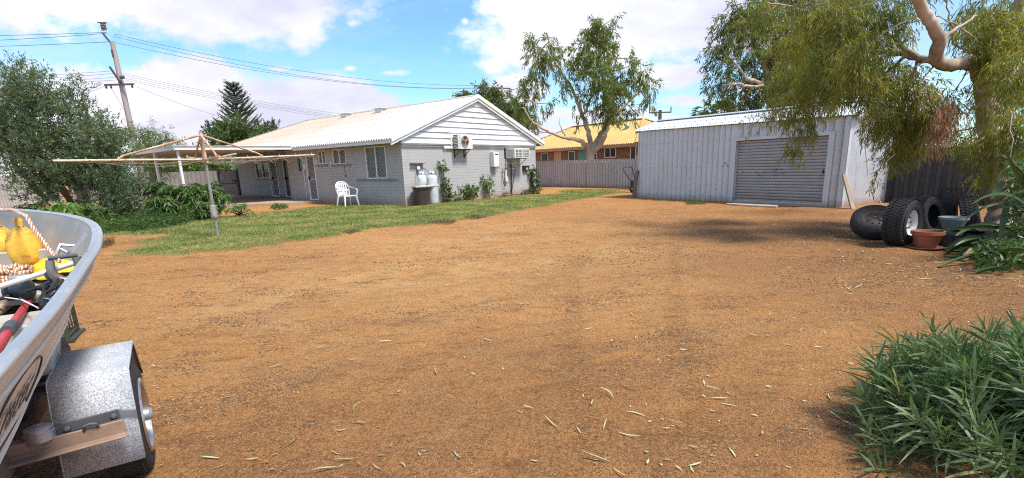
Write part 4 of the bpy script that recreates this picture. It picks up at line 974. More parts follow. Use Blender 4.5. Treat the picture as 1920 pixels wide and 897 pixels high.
M_yel = mat('yellow_roof_sheet', (.58, .40, .12), (.50, .33, .09), .8, .6, 0, dirt=(.42, .30, .14), dlo=.5, dhi=.7, ds=1.2)
RW, RH = 4.4, 2.05; XL, XR = -1.6, 14.1; HIP = 3.6
def nv_(u):
    L_ = math.hypot(RW + .6, RH); m_ = min(u / HIP, (XR - XL - u) / HIP, 1); return (0, max(.02, L_ * m_))
corr('roof', (XL, -.6, NZ - .02), (1, 0, 0), (0, RW + .6, RH), XR - XL, 1, .03, .23, M_yel, neighbour, vfun=nv_)
corr('roof', (XL, 2 * RW + .6, NZ - .02), (1, 0, 0), (0, -RW - .6, RH), XR - XL, 1, .03, .23, M_yel, neighbour, vfun=nv_)
for ex, sg in ((XL, 1), (XR, -1)):
    corr('roof', (ex, -.6, NZ - .02), (0, 1, 0), (sg * HIP, 0, RH), 2 * RW + 1.2, 1, .03, .23, M_yel, neighbour, vfun=lambda u: (0, max(.02, math.hypot(HIP, RH) * min(u, 2 * RW + 1.2 - u) / (RW + .6))))
rc = MB().bar((XL + HIP, RW, NZ + RH + .03), (XR - HIP, RW, NZ + RH + .03), .3, .05)
for ex, sg in ((XL, 1), (XR, -1)):
    rc.bar((ex, -.6, NZ + .03), (ex + sg * HIP, RW, NZ + RH + .03), .25, .05).bar((ex, 2 * RW + .6, NZ + .03), (ex + sg * HIP, RW, NZ + RH + .03), .25, .05)
rc.build('ridge_cap', M_yel, neighbour)
MB().bx((XL - .03, -.63, NZ - .26), (XR + .03, -.605, NZ - .04)).build('fascia', mat('tan_fascia', (.50, .30, .17), None, 2, .6), neighbour, flat=True)
MB().bx((XL, -.6, NZ - .25), (XR, -.003, NZ - .235)).build('soffit', M_soffit, neighbour, flat=True)
for x in (8.6, 11.0):
    z = NZ + RH * .62; y = -.6 + (RW + .6) * .62; MB().lathe([(.0, .35), (.2, .35), (.26, .2), (.16, .18), (.14, -.1), (0, -.1)], 16, Matrix.Translation((x - .6, y, z))).build('roof_vent', M_galv, neighbour)

# cream cottage glimpsed past the right hand tree
q = D(1765, 285, 25.5); cot = thing('cream_cottage', 'cream walled cottage with a terracotta roof glimpsed past the gum trunk', 'house', (q[0] - 1.4, q[1] + 6, 0), RAD(-38))
cw = MB(); wall_holes(cw, (0, 0, 0), (1, 0, 0), (0, -1, 0), 4, -.1, 2.7, [(.9, 2.3, 1.55, 2.25)]); wall_holes(cw, (0, 0, 0), (0, 1, 0), (-1, 0, 0), 5, -.1, 2.7, []); wall_holes(cw, (4, 0, 0), (0, 1, 0), (1, 0, 0), 5, -.1, 2.7, [])
cw.build('wall', mat('cream_render', (.66, .58, .40), None, 2), cot, flat=True)
f = MB().bx((.9, -.02, 1.55), (.96, .05, 2.25)).bx((2.24, -.02, 1.55), (2.3, .05, 2.25)).bx((.96, -.02, 1.55), (2.24, .05, 1.6)).bx((.96, -.02, 2.2), (2.24, .05, 2.25)).bx((1.57, -.018, 1.6), (1.63, .048, 2.2)).build('window', M_white, cot, flat=True)
MB().bx((.96, .03, 1.6), (2.24, .036, 2.2)).build('pane', M_glass, f, flat=True)
rr_ = MB(); rr_.add([(-.4, -.4, 2.7), (4.4, -.4, 2.7), (4.4, 2.5, 3.5), (-.4, 2.5, 3.5), (-.4, 5.4, 2.7), (4.4, 5.4, 2.7)], [(0, 1, 2, 3), (3, 2, 5, 4), (0, 3, 4), (1, 5, 2), (0, 4, 5, 1)])
rr_.build('roof', mat('terracotta_tiles', (.42, .13, .07), (.32, .10, .06), 3, .8), cot, flat=True)
# ------------------------------------------------------------------ rotary clothes hoist
HO = G(409, 444)
ho = thing('clothes_hoist', 'rusty rotary clothes hoist standing on the lawn', 'clothes hoist', (HO[0], HO[1], float(hgt(HO[0], HO[1]))))
e1_ = np.array([-.669, -.743, 0]); e2_ = np.array([.66, -.75, 0])
MB().tube([(0, 0, -.1), (0, 0, .42)], .030, 12).tube([(0, 0, .42), (0, 0, 1.9)], .036, 12).build('pole', M_pole, ho)
MB().tube([(0, 0, .48), (0, 0, .50), (0, 0, .78), (0, 0, .80)], [.05, .075, .075, .05], 16).tube([(.03, -.1, .55), (.03, .1, .55)], .02, 8).tube([(.09, 0, .72), (-.09, 0, .72)], .014, 8).tube([(.09, 0, .62), (-.09, 0, .62)], .014, 8).build('winding_sleeve', mat('sleeve_galv', (.50, .47, .46), (.36, .33, .32), 12, .45, .4), ho)
MB().tube([(0, 0, 1.86), (0, 0, 2.44)], [.05, .042], 12).tube([(0, 0, 2.42), (0, 0, 2.50)], [.05, .03], 12).tube([(0, 0, 1.80), (0, 0, 1.90)], .07, 12).build('head', M_rust, ho)
def arm(d, Ltip, z0, z1, q, top=2.44, r=.024, bow=0):
    d = np.array(d); tip = d * Ltip + np.array([0, 0, z1])
    mid = d * Ltip * .5 + np.array([0, 0, (z0 + z1) / 2 + bow])
    MB().tube([(0, 0, z0), mid, tip], r, 9).tube([tip - d * .09 + [0, 0, .0], tip - d * .09 + [0, 0, .05]], .014, 6).build('arm', M_cream, ho)
    jz = z0 + (z1 - z0) * q / Ltip
    MB().tube([(d[0] * .02, d[1] * .02, top), d * (q - .12) + [0, 0, jz + .1], d * q + [0, 0, jz + .02]], [.022, .022, .028], 9).build('strut', M_rust, ho)
arm(e1_, 2.74, 1.88, 1.885, 1.68, bow=.005); arm(-e1_, 2.74, 1.88, 1.975, 1.34)
arm(e2_, 1.55, 1.88, 1.90, 1.25); arm(-e2_, 2.3, 1.88, 2.0, 1.1)
MB().tube([(0, 0, 1.86), e2_ * .5 + [0, 0, 1.87], e2_ * .9 + e1_ * -.5 + [0, 0, 1.98]], .022, 8).build('arm', M_cream, ho)
wr = MB()
tips = {0: e1_, 1: e2_, 2: -e1_, 3: -e2_}; ml = [2.7, 1.5, 2.7, 2.2]
for lv in (.99, .82, .66, .5, .36):
    for k in range(4):
        if k in (0, 3) and lv not in (.82,) and k == 0: continue
        a = tips[k] * ml[k] * lv + [0, 0, 1.90 + (.09 if k == 2 else 0) * lv]; b = tips[(k + 1) % 4] * ml[(k + 1) % 4] * lv + [0, 0, 1.90 + (.09 if (k + 1) % 4 == 2 else 0) * lv]
        sag_ = .05 + .13 * random.random() + (.10 if k == 0 else 0)
        wr.tube([a + (b - a) * t + np.array([0, 0, -sag_ * 4 * t * (1 - t)]) for t in np.linspace(0, 1, 9)], .0042, 4)
        wr.tube([a, a + [0, 0, .05]], .012, 5)
for k in range(5):
    a = -e1_ * (.5 + .45 * k) + [0, 0, 1.93]; b = -e1_ * (.9 + .4 * k) + e2_ * .3 + [0, 0, 1.9]
    wr.tube([a, (a + b) / 2 + [0, 0, -.14], b], .007, 4)
wr.build('line_wire', mat('old_wire', (.30, .24, .19), (.2, .14, .10), 20), ho)

# ------------------------------------------------------------------ power poles and wires
M_ppole = mat('power_pole_wood', (.36, .33, .31), (.27, .25, .235), 1.5, .9, 0, .3, 12, stretch=(1, 1, .1))
M_steel = mat('dark_steel', (.10, .10, .11), (.06, .06, .065), 6, .6)
M_wire = mat('aluminium_wire', (.16, .18, .21), None, 3, .5)
PB = D(247, 232, 40); PBx, PBy = PB[0], PB[1]
pt_ = D(210, 78, 40)
po = thing('power_pole', 'tall grey timber power pole carrying the wires above the left hand bushes', 'power pole', (PBx, PBy, 0))
tz = pt_[2]; ptx = pt_[0] - PBx
MB().tube([(0, 0, -.3), (ptx * .5, 0, tz * .5), (ptx, 0, tz)], [.22, .19, .15], 14).build('pole', M_ppole, po)
wdir = unit(D(942, 160, 58) * [1, 1, 0] - np.array([PBx, PBy, 0])); wperp = np.array([-wdir[1], wdir[0], 0])
def lx(z): return ptx * z / tz
zc = D(230, 160, 40)[2]
MB().bar((lx(zc) - 1.05, -.28, zc), (lx(zc) + 1.1, -.28, zc), .1, .12).build('crossarm', M_steel, po)
MB().bar((lx(zc + .9) - .45, -.18, zc + 1.25), (lx(zc + .6) + .12, -.18, zc + .1), .1, .12).build('brace_arm', M_steel, po)
ins = MB()
for x in (-.95, -.6, .95): ins.lathe([(0, -.22), (.05, -.2), (.08, -.1), (.05, -.06), (.08, 0), (0, .0)], 10, Matrix.Translation((lx(zc) + x, -.28, zc - .05)))
ins.build('insulator', M_steel, po)
MB().bar((ptx, 0, tz - .25), (ptx - .55, 0, tz + .55), .1, .1).build('top_bracket', M_steel, po)
MB().bar((ptx - .75, 0, tz + 1.27), (ptx - .1, 0, tz + 1.23), .08, .06).build('top_bracket', M_steel, po)
ins = MB()
for x in (-.45, -.25): ins.lathe([(0, 0), (.09, .02), (.06, .12), (.1, .16), (.06, .28), (.1, .32), (.06, .44), (.09, .48), (0, .5)], 12, Matrix.Translation((ptx + x - .05, 0, tz + .72)))
ins.build('top_insulator', mat('brown_porcelain', (.10, .03, .03), None, 3, .3), po)
MB().bar((ptx, -.16, tz - .6), (ptx, -.16, tz - 1.1), .16, .08).tube([(lx(zc) + .2, -.25, zc + .5), (lx(zc) + .45, -.25, zc + .5)], .12, 8).build('fitting', M_steel, po)
far = D(941, 160, 58)
fp = thing('power_pole', 'thin distant power pole top poking over the olive tree behind the grey house', 'power pole', (far[0], far[1], 0))
MB().tube([(0, 0, 0), (0, 0, far[2])], [.2, .13], 8).build('pole', M_ppole, fp); MB().bar((-.9, 0, far[2] - .35), (.9, 0, far[2] - .35), .1, .1).build('crossarm', M_steel, fp)
def wire(name, label, pts_list, r=.017):
    m_ = MB()
    for a, b, sag_ in pts_list:
        a = np.array(a, float); b = np.array(b, float)
        m_.tube([a + (b - a) * t + np.array([0, 0, -sag_ * 4 * t * (1 - t)]) for t in np.linspace(0, 1, 24)], r, 5)
    o = m_.build(name, M_wire, None); tag(o, label, 'wires'); return o
top = np.array([PBx + ptx, PBy, tz])
offL = np.array([-60., 28, 0])
wire('high_voltage_wires', 'three long overhead wires strung from the very top of the tall timber pole', [
    (D(214, 64, 40), far + [-.8, 0, .0], 1.0), (D(212, 68, 40), far + [.0, 0, -.15], 1.3), (D(216, 80, 40), far + [.8, 0, -.2], 1.2),
    (D(-300, 66, 44), D(200, 61, 40), .15), (D(-300, 85, 44), D(200, 63, 40), .15), (D(-300, 93, 44), D(203, 79, 40), .1)], .019)
wire('low_voltage_wires', 'lower set of four overhead wires running from mid height of the tall timber pole', [
    (D(228, 137, 40), D(900, 232, 60), .9), (D(230, 141, 40), D(900, 236, 60), .9), (D(234, 147, 40), D(900, 240, 60), .8), (D(236, 151, 40), D(900, 243, 60), .8),
    (D(-300, 155, 44), D(216, 133, 40), .15), (D(-300, 163, 44), D(217, 138, 40), .15), (D(-300, 168, 44), D(220, 145, 40), .15), (D(-300, 172, 44), D(222, 150, 40), .15)], .012)
wire('service_wire', 'single thin service wires drooping from the crossarm of the tall timber pole', [(D(256, 163, 40), D(545, 246, 52), .5), (D(205, 158, 40), D(120, 185, 36), .1), (D(207, 162, 40), D(238, 215, 40), .02)], .012)
q = D(1237, 235, 62)
sp = thing('power_pole', 'small distant power pole with a crossarm above the left end of the shed roof', 'power pole', (q[0], q[1], 0))
zt = D(1238, 207, 62)[2]
MB().tube([(0, 0, 0), (0, 0, zt)], [.28, .2], 8).build('pole', M_steel, sp)
MB().bar((-1.3, 0, zt - .25), (1.3, 0, zt - .25), .14, .14).bar((-1.25, 0, zt - .2), (-1.25, 0, zt + .35), .1, .1).bar((1.25, 0, zt - .2), (1.25, 0, zt + .35), .1, .1).build('crossarm', M_steel, sp)
# TV aerial-like branch on the neighbour roof: left out (a bare branch of the gum does this)

# ------------------------------------------------------------------ tyres and pots
def tyre(label, c, nrm_, R_=.385, wd=.27, rim=None, spin=0, tread=True, hole=.21):
    t = thing('old_tyre', label, 'tyre', c, 0, 'old tyres dumped beside the gum trunk'); nv = P3(nrm_).normalized()
    t.rotation_euler = nv.to_track_quat('Z', 'Y').to_euler()
    h = wd / 2
    pr = [(hole, -h * .72), (hole + .01, -h * .9), (hole + .05, -h), (R_ * .82, -h * .98), (R_ * .93, -h * .85), (R_ - .012, -h * .7), (R_ - .004, 0), (R_ - .012, h * .7), (R_ * .93, h * .85), (R_ * .82, h * .98), (hole + .05, h), (hole + .01, h * .9), (hole, h * .72), (hole + .03, h * .55), (R_ - .05, h * .5), (R_ - .03, 0), (R_ - .05, -h * .5), (hole + .03, -h * .55)]
    m_ = MB().lathe(pr, 48, close=True)
    for k in range(44 if tread else 0):
        a = 2 * math.pi * k / 44; 
        for row, (zz, ww) in enumerate(((-h * .66, h * .42), (-h * .2, h * .34), (h * .24, h * .34), (h * .7, h * .42))):
            aa = a + (.07 if row % 2 else 0)
            r_ = Matrix.Rotation(aa, 3, 'Z') @ Matrix.Rotation(.35 * (1 if row in (0, 3) else -1), 3, 'X')
            m_.box((math.cos(aa) * (R_ - .003), math.sin(aa) * (R_ - .003), zz), (.016, R_ * .088, ww), r_)
    for rr in (.3, .33):
        m_.lathe([(rr, h * .985), (rr + .008, h * 1.02), (rr + .016, h * .985)], 48)
    m_.build('rubber', M_rubber, t)
    if rim:
        rm = rim; ww = h * .8
        MB().lathe([(hole + .012, ww), (hole - .005, ww * 1.04), (hole - .02, ww * .85), (hole - .03, ww * .3), (hole - .05, ww * .1), (hole - .06, ww * .15), (.12, ww * .42), (.075, ww * .5), (.07, ww * .3), (.05, ww * .3)], 40).lathe([(hole - .02, ww * .85), (hole - .02, -ww * .9), (hole + .01, -ww)], 40).lathe([(.0, ww * .28), (.05, ww * .3)], 20).build('rim', rm, t)
        nt_ = MB()
        for k in range(6): a = k * math.pi / 3; nt_.lathe([(0, .03), (.014, .03), (.014, 0)], 6, Matrix.Translation((.1 * math.cos(a), .1 * math.sin(a), ww * .45)))
        nt_.build('wheel_nut', M_steel, t)
    return t
M_rimdark = mat('rusty_black_rim', (.10, .085, .075), (.17, .12, .09), 8, .6)
M_rimwhite = mat('white_rim', (.80, .80, .77), (.70, .68, .64), 5, .5)
vw = np.array([-.62, -.785, 0])
q = G(1648, 452); tyre('black tyre with a dark rim lying tilted at the left end of the tyre pile', (q[0] + .10, q[1] + .30, .30), (-.27, -.50, .82), .40, .25, M_rimdark, tread=False)
q = G(1706, 466); tyre('upright black tyre with chunky tread and a white rim behind the terracotta pot', (q[0] + .03, q[1] + .28, .392), (.52, -.86, .02), .395, .33, M_rimwhite)
q = G(1757, 452); tyre('bare black tyre leaning between the white rimmed tyre and the pots', (q[0] + .12, q[1] + .45, .37), (.42, -.88, .18), .385, .26)
q = G(1815, 448); tyre('bare knobbly tyre standing highest at the rear of the pile', (q[0] + .15, q[1] + .75, .46), (.72, -.69, .1), .40, .30)
q = G(1850, 452); tyre('bare dusty tyre jammed against the gum trunk', (q[0] - .05, q[1] + .35, .37), (.75, -.62, .25), .38, .25)
q = G(1790, 446); tyre('bare tyre lying flat beneath the dark pots and saucers', (q[0] + .35, q[1] + .35, .14), (.05, -.05, 1), .36, .24)
def pot(name, label, cat, c, r0, r1, h, m, rim=.02, soil=True):
    t = thing(name, label, cat, c)
    MB().lathe([(0, .0), (r0, 0), (r1, h * .8), (r1 + rim, h * .8), (r1 + rim, h), (r1 - .005, h), (r0 * .9, .03), (0, .03)], 40).build('body', m, t)
    if soil: MB().lathe([(0, h * .82), (r1 * .96, h * .82)], 24).build('soil', mat('potting_soil', (.03, .022, .018), None, 8, .95), t)
    return t
M_terra = mat('terracotta', (.36, .125, .065), (.28, .10, .055), 4, .8, 0, .05, 60, dirt=(.45, .25, .16), dlo=.6, dhi=.8)
q = G(1743, 470)
s_ = MB().lathe([(0, 0), (.20, 0), (.25, .035), (.262, .035), (.21, -.0), ], 40).lathe([(0, .012), (.2, .012), (.25, .036)], 40).build('pot_saucer', M_terra); s_.location = (q[0], q[1] + .12, .012); tag(s_, 'wide terracotta saucer on the dirt under the terracotta pot', 'saucer')
pot('flower_pot', 'terracotta flower pot standing on its saucer before the white rimmed tyre', 'pot', (q[0] + .04, q[1] + .14, .026), .13, .205, .27, M_terra)
q = G(1783, 466)
pot('flower_pot', 'dark grey plastic flower pot right of the terracotta pot', 'pot', (q[0] + .02, q[1] + .12, 0), .13, .18, .27, mat('grey_plastic', (.055, .07, .075), (.08, .10, .10), 5, .45), .01)
pot('flower_pot', 'pale rimmed grey bowl pot on the flat tyre behind the dark grey pot', 'pot', (q[0] + .32, q[1] + .42, .265), .13, .195, .19, mat('blue_grey_plastic', (.16, .20, .21), (.25, .30, .31), 5, .35), .012, False)
s_ = MB().lathe([(0, 0), (.17, 0), (.24, .03), (.25, .03), (.18, -.004)], 36).build('pot_saucer', M_black); s_.location = (q[0] + .34, q[1] + .1, .26); tag(s_, 'shallow black saucer in front of the pale rimmed bowl pot', 'saucer')
MB_ = MB().lathe([(0, 0), (.16, 0), (.2, .225), (.21, .225), (.21, .24), (.19, .24), (.15, .02), (0, .02)], 30).build('flower_pot', M_black); MB_.location = (q[0] + .34, q[1] + .1, .005); tag(MB_, 'black upturned pot holding up the shallow black saucer', 'pot')

# ------------------------------------------------------------------ boat
BTH = RAD(34); BX = np.array([math.cos(BTH), math.sin(BTH), 0]); BY = np.array([-math.sin(BTH), math.cos(BTH), 0]); BO = BX * -1.25 + BY * 3.0
def BL(px, py, z): v = G(px, py, z) - BO; return np.array([v @ BX, v @ BY, z])
boat = thing('aluminium_dinghy', 'open dusty aluminium dinghy resting on a galvanised trailer', 'boat', BO, BTH)
t_al = NT('dusty_aluminium'); c_ = t_al.mix(t_al.rng(t_al.noise(2.5, 7, .65, vec=t_al.map((1, .4, 1))), .35, .7), (.86, .70, .53), (.76, .61, .46))
c_ = t_al.mix(t_al.rng(t_al.noise(7, 9, .75), .58, .74, 0, .4), c_, (.46, .33, .22)); c_ = t_al.mix(t_al.rng(t_al.noise(28, 6, .7), .60, .7, 0, .5), c_, (.22, .18, .15))
M_hull = t_al.pbr(c_, t_al.rng(t_al.noise(9, 4), .3, .7, .6, .8), .0, t_al.bump(t_al.noise(5, 6), .12, .02), .2)
M_inner = mat('inner_aluminium', (.30, .29, .27), (.40, .38, .35), 2.5, .55, .3, .1, 20, dirt=(.34, .26, .19), dlo=.5, dhi=.75, ds=4)
M_gun = mat('gunwale_aluminium', (.62, .61, .59), (.50, .485, .46), 5, .42, .6, .06, 40, dirt=(.50, .42, .34), dlo=.6, dhi=.8, ds=6, stretch=(1, .4, 1))
M_deck = mat('boat_seat', (.52, .47, .41), (.44, .40, .35), 3, .6, .1, .08, 30, dirt=(.36, .25, .17), dlo=.52, dhi=.75, ds=4)
# stations: y, gunwale half width, gunwale z, chine half width, chine z, keel z
ST = [(-1.9, .72, .95, .58, .56, .44), (-1.02, .78, .985, .61, .57, .43), (-.5, .835, 1.04, .61, .59, .42), (-.1, .87, 1.10, .60, .61, .42), (.4, .895, 1.16, .585, .63, .43), (.94, .85, 1.22, .53, .68, .46), (1.5, .69, 1.25, .41, .76, .52), (2.04, .41, 1.275, .23, .88, .63), (2.38, .19, 1.285, .10, 1.0, .78), (2.6, .03, 1.29, .02, 1.15, .95)]
def interp_st(n=44):
    A_ = np.array(ST); ys = np.linspace(A_[0, 0], A_[-1, 0], n); out = []
    for y in ys:
        i = min(max(np.searchsorted(A_[:, 0], y) - 1, 0), len(A_) - 2); p0 = A_[max(i - 1, 0)]; p1 = A_[i]; p2 = A_[i + 1]; p3 = A_[min(i + 2, len(A_) - 1)]
        t = (y - p1[0]) / (p2[0] - p1[0]); m1 = (p2 - p0) / (p2[0] - p0[0]) * (p2[0] - p1[0]); m2 = (p3 - p1) / (p3[0] - p1[0]) * (p2[0] - p1[0])
        v = (2 * t**3 - 3 * t**2 + 1) * p1 + (t**3 - 2 * t**2 + t) * m1 + (-2 * t**3 + 3 * t**2) * p2 + (t**3 - t**2) * m2; v[0] = y; v[1] = max(v[1], .004); v[3] = max(v[3], .003); out.append(v)
    return out
SS = interp_st()
def section(s, off=0.):
    y, gw, gz, cw_, cz, kz = s; gw -= off; cw_ -= off * .8; cz += off; kz += off; gw = max(gw, .002); cw_ = max(cw_, .001)
    pts = []
    for t in np.linspace(0, 1, 9):           # topsides with flare and two pressed swages
        x = cw_ + (gw - cw_) * (t ** .85); z = cz + (gz - cz) * t
        if .22 < t < .3: x += .006
        if .7 < t < .8: x += .010
        pts.append((x, z))
    pts = [(0, kz), (cw_ * .5, kz + (cz - kz) * .42), (cw_ * .96, cz - .015)] + pts
    full = [(-x, z) for x, z in pts[::-1]][:-1] + pts
    return [(x, y, z) for x, z in full]
def loft(secs, mb):
    b = len(mb.v); k = len(secs[0])
    for s in secs: mb.v += [tuple(map(float, p)) for p in s]
    for i in range(len(secs) - 1):
        for j in range(k - 1): mb.f.append((b + i * k + j, b + i * k + j + 1, b + (i + 1) * k + j + 1, b + (i + 1) * k + j))
    return mb
hm = loft([section(s) for s in SS], MB()); k = len(section(SS[0])); hm.f.append(tuple(range(k - 1, -1, -1)))
hm.build('hull', M_hull, boat, ang=28)
im = loft([section(s, .03)[::-1] for s in SS[1:]], MB()); im.f.append(tuple(range(k)))
im.build('inner_skin', M_inner, boat, ang=28)
for sg in (-1, 1):
    gl = [(sg * (s[1]), s[0], s[2]) for s in SS]
    g_ = MB().tube(gl, .017, 12)
    MBpts = [(sg * max(s[1] - .03, 0), s[0], s[2] + .002) for s in SS]
    for (a, b_), (c, d) in zip(zip(gl, MBpts), zip(gl[1:], MBpts[1:])):
        g_.add([(a[0], a[1], a[2] + .015), (c[0], c[1], c[2] + .015), (d[0], d[1], d[2] + .008), (b_[0], b_[1], b_[2] + .008), (b_[0], b_[1], b_[2] - .022), (d[0], d[1], d[2] - .022)], [(0, 1, 2, 3) if sg < 0 else (3, 2, 1, 0), (3, 2, 5, 4) if sg < 0 else (4, 5, 2, 3)])
    g_.build('gunwale', M_gun, boat, ang=50)
    MB().tube([(sg * (s[3] + (s[1] - s[3]) * .30 ** .85 + .006), s[0], s[4] + (s[2] - s[4]) * .30) for s in SS[:-2]], .009, 6).tube([(sg * (s[3] + (s[1] - s[3]) * .80 ** .85 + .010), s[0], s[4] + (s[2] - s[4]) * .80) for s in SS[:-2]], .008, 6).build('rubbing_strake', M_hull, boat)
    MB().tube([(sg * (s[3] + .004), s[0], s[4] - .012) for s in SS[:-1]], .015, 6).build('chine_rail', M_hull, boat)
rv = MB()
for s in SS[:-4]:
    for q_ in (0,): rv.lathe([(0, .004), (.007, .003), (.009, 0)], 8, Matrix.Translation((s[3] + (s[1] - s[3]) * .12 + .008, s[0], s[4] + (s[2] - s[4]) * .12)) @ Matrix.Rotation(RAD(75), 4, 'Y'))
rv.build('rivets', mat('rivet_dark', (.12, .08, .06), None, 8, .6), boat)
def gwat(y):
    A_ = np.array(SS); return [float(np.interp(y, A_[:, 0], A_[:, i])) for i in range(1, 6)]
def seat(y0, y1, z, m=M_deck, dp=.25):
    b_ = MB()
    def wid(y):
        gw, gz, cw_, cz, kz = gwat(y); t = min(max((z - cz) / (gz - cz), 0), 1); return cw_ + (gw - cw_) * t ** .85 - .032
    w0, w1 = wid(y0), wid(y1)
    b_.add([(-w0, y0, z), (w0, y0, z), (w1, y1, z), (-w1, y1, z), (-w0 + .06, y0, z - dp), (w0 - .06, y0, z - dp), (w1 - .06, y1, z - dp), (-w1 + .06, y1, z - dp)], [(0, 1, 2, 3), (4, 5, 1, 0), (7, 3, 2, 6), (0, 3, 7, 4), (1, 5, 6, 2)])
    return b_.build('bench_seat', m, boat, .01)
seat(-1.3, -.95, .86); seat(.10, .42, .86); seat(.62, 1.60, .915, dp=.05); seat(1.60, 1.64, 1.05, M_inner, dp=.3)
fl = MB(); ys = [-1.85, -1, 0, .9, 1.6]
for a, b_ in zip(ys, ys[1:]):
    wa_, wb_ = gwat(a)[2] - .05, gwat(b_)[2] - .05; za = .64 if a < .9 else .72; zb = .64 if b_ < .9 else .76
    za = gwat(a)[3] + .035; zb = gwat(b_)[3] + .035
    fl.add([(-wa_, a, za), (wa_, a, za), (wb_, b_, zb), (-wb_, b_, zb)], [(0, 1, 2, 3)])
fl.build('floor', M_deck, boat)
# hull lettering: an oval badge with script and a blue registration sticker on the near topside
def hull_pt(y, t, out=.006):
    gw, gz, cw_, cz, kz = gwat(y); x = cw_ + (gw - cw_) * t ** .85; z = cz + (gz - cz) * t
    n_ = Vector((gz - cz, 0, -(gw - cw_))).normalized(); return Vector((x, y, z)) + n_ * out
M_ink = mat('black_decal', (.035, .03, .03), (.08, .07, .06), 20, .6)
def decal_text(txt, size, yc, tc, m, name, out=.008, shear=.3, flipy=False):
    cu_ = bpy.data.curves.new('t', 'FONT'); cu_.body = txt; cu_.size = size; cu_.align_x = 'CENTER'; cu_.align_y = 'CENTER'; cu_.shear = shear; cu_.extrude = .0006; cu_.resolution_u = 4; cu_.offset = .0005
    ob = bpy.data.objects.new('t', cu_); COL.objects.link(ob); bpy.context.view_layer.update()
    me = bpy.data.meshes.new_from_object(ob.evaluated_get(bpy.context.evaluated_depsgraph_get())); bpy.data.objects.remove(ob)
    H_ = gwat(yc)[1] - gwat(yc)[3]
    for v in me.vertices:
        x, y, z = v.co; q_ = hull_pt(yc + x, tc + y / H_, out + z); v.co = q_
    me.materials.clear(); me.materials.append(m); me.name = name; o = bpy.data.objects.new(name, me); COL.objects.link(o); o.parent = boat; return o
decal_text('racer', .155, -.78, .50, M_ink, 'lettering')
ov = MB(); H_ = gwat(-.78)[1] - gwat(-.78)[3]
pts = [hull_pt(-.78 + .26 * math.cos(a), .49 + .115 * math.sin(a) / H_, .009) for a in np.linspace(0, 2 * math.pi, 49)]
ov.tube(pts, .0035, 5, cap=False); ov.build('oval_outline', M_ink, boat)
st_ = MB(); P_ = [[hull_pt(y, t, .008) for y in np.linspace(-1.16, -.86, 8)] for t in (.02, .25)]
for i in range(7): st_.add([P_[0][i], P_[0][i + 1], P_[1][i + 1], P_[1][i]], [(0, 1, 2, 3)])
st_.build('sticker', mat('blue_sticker', (.07, .10, .36), (.12, .15, .42), 12, .5), boat)
decal_text('17', .07, -.95, .135, mat('sticker_white', (.6, .6, .66), None, 9), 'sticker_text', .012, 0)

# things lying in the dinghy
def bthing(name, label, cat, p, group=None): w_ = BO + BX * p[0] + BY * p[1]; return thing(name, label, cat, (w_[0], w_[1], p[2]), BTH, group)
M_bag = mat('yellow_sack', (.78, .46, .05), (.58, .28, .035), 9, .8, 0, .8, 11, dirt=(.25, .13, .05), dlo=.52, dhi=.66, ds=9)
def sack(label, p, rx, ry, hh, seed, rot=0):
    r_ = np.random.default_rng(seed); t = bthing('yellow_sack', label, 'sack', p, 'yellow sacks in the dinghy')
    prof = [(0.0, 0), (.75, .02), (.98, .2), (1.0, .42), (.9, .62), (.62, .8), (.28, .9), (.16, .95), (.24, 1.06), (.1, 1.1), (0, 1.08)]; n = 40
    V = []; Fc = []
    for j in range(n):
        a = 2 * math.pi * j / n; wob = 1 + .05 * math.sin(3 * a + seed) + .04 * math.sin(7 * a + 2 * seed)
        for i, (r, z) in enumerate(prof):
            rp = r * (wob if i > 2 else 1) + (.035 * math.sin(11 * a + i) if 4 <= i <= 8 else 0) * r
            V.append((rp * rx * math.cos(a), rp * ry * math.sin(a), z * hh + .012 * math.sin(5 * a + i)))
    k_ = len(prof)
    m_ = MB().add(V, [(j * k_ + i, ((j + 1) % n) * k_ + i, ((j + 1) % n) * k_ + i + 1, j * k_ + i + 1) for j in range(n) for i in range(k_ - 1)])
    o = m_.build('cloth', M_bag, t, ang=80); MB().tube([(.17 * rx * math.cos(a), .17 * ry * math.sin(a), hh * .95) for a in np.linspace(0, 6.283, 20)], .008, 6).build('tie', M_wood, t); return t
q = BL(57, 503, .92); sack('fat yellow sack tied at its top, right of the pair in the dinghy', (q[0], q[1], .92), .095, .11, .30, 3)
q = BL(14, 503, .92); sack('fat yellow sack tied at its top, cut by the left picture edge', (q[0], q[1] + .03, .92), .095, .12, .30, 5)
# yellow folded cloth
t = bthing('yellow_raincoat', 'crumpled bright yellow raincoat spread under the white pole in the dinghy', 'raincoat', (0, 0, 0))
gx, gy = 26, 14; V = []
c00, c10, c11, c01 = BL(45, 528, .93), BL(128, 512, .99), BL(158, 488, 1.03), BL(70, 478, .97)
for j in range(gy):
    for i in range(gx):
        u, v = i / (gx - 1), j / (gy - 1); p_ = (c00 * (1 - u) + c10 * u) * (1 - v) + (c01 * (1 - u) + c11 * u) * v
        e = math.sin(9 * u + 5 * v) * .5 + math.sin(17 * v - 6 * u) * .35; V.append(p_ + np.array([.01 * math.sin(13 * u + 4 * v), .02 * math.sin(11 * v + 7 * u), .016 * e + .03 * math.sin(math.pi * u) * math.sin(math.pi * v)]) - np.array([0, 0, 0]))
Fc = [(j * gx + i, j * gx + i + 1, (j + 1) * gx + i + 1, (j + 1) * gx + i) for j in range(gy - 1) for i in range(gx - 1)]
o = MB().add(V, Fc).build('cloth', mat('bright_yellow', (.88, .62, .03), (.78, .50, .02), 6, .55, 0, .3, 14), t, ang=80); o.modifiers.new('s', 'SOLIDIFY').thickness = .006
t.location = P3(BO); 
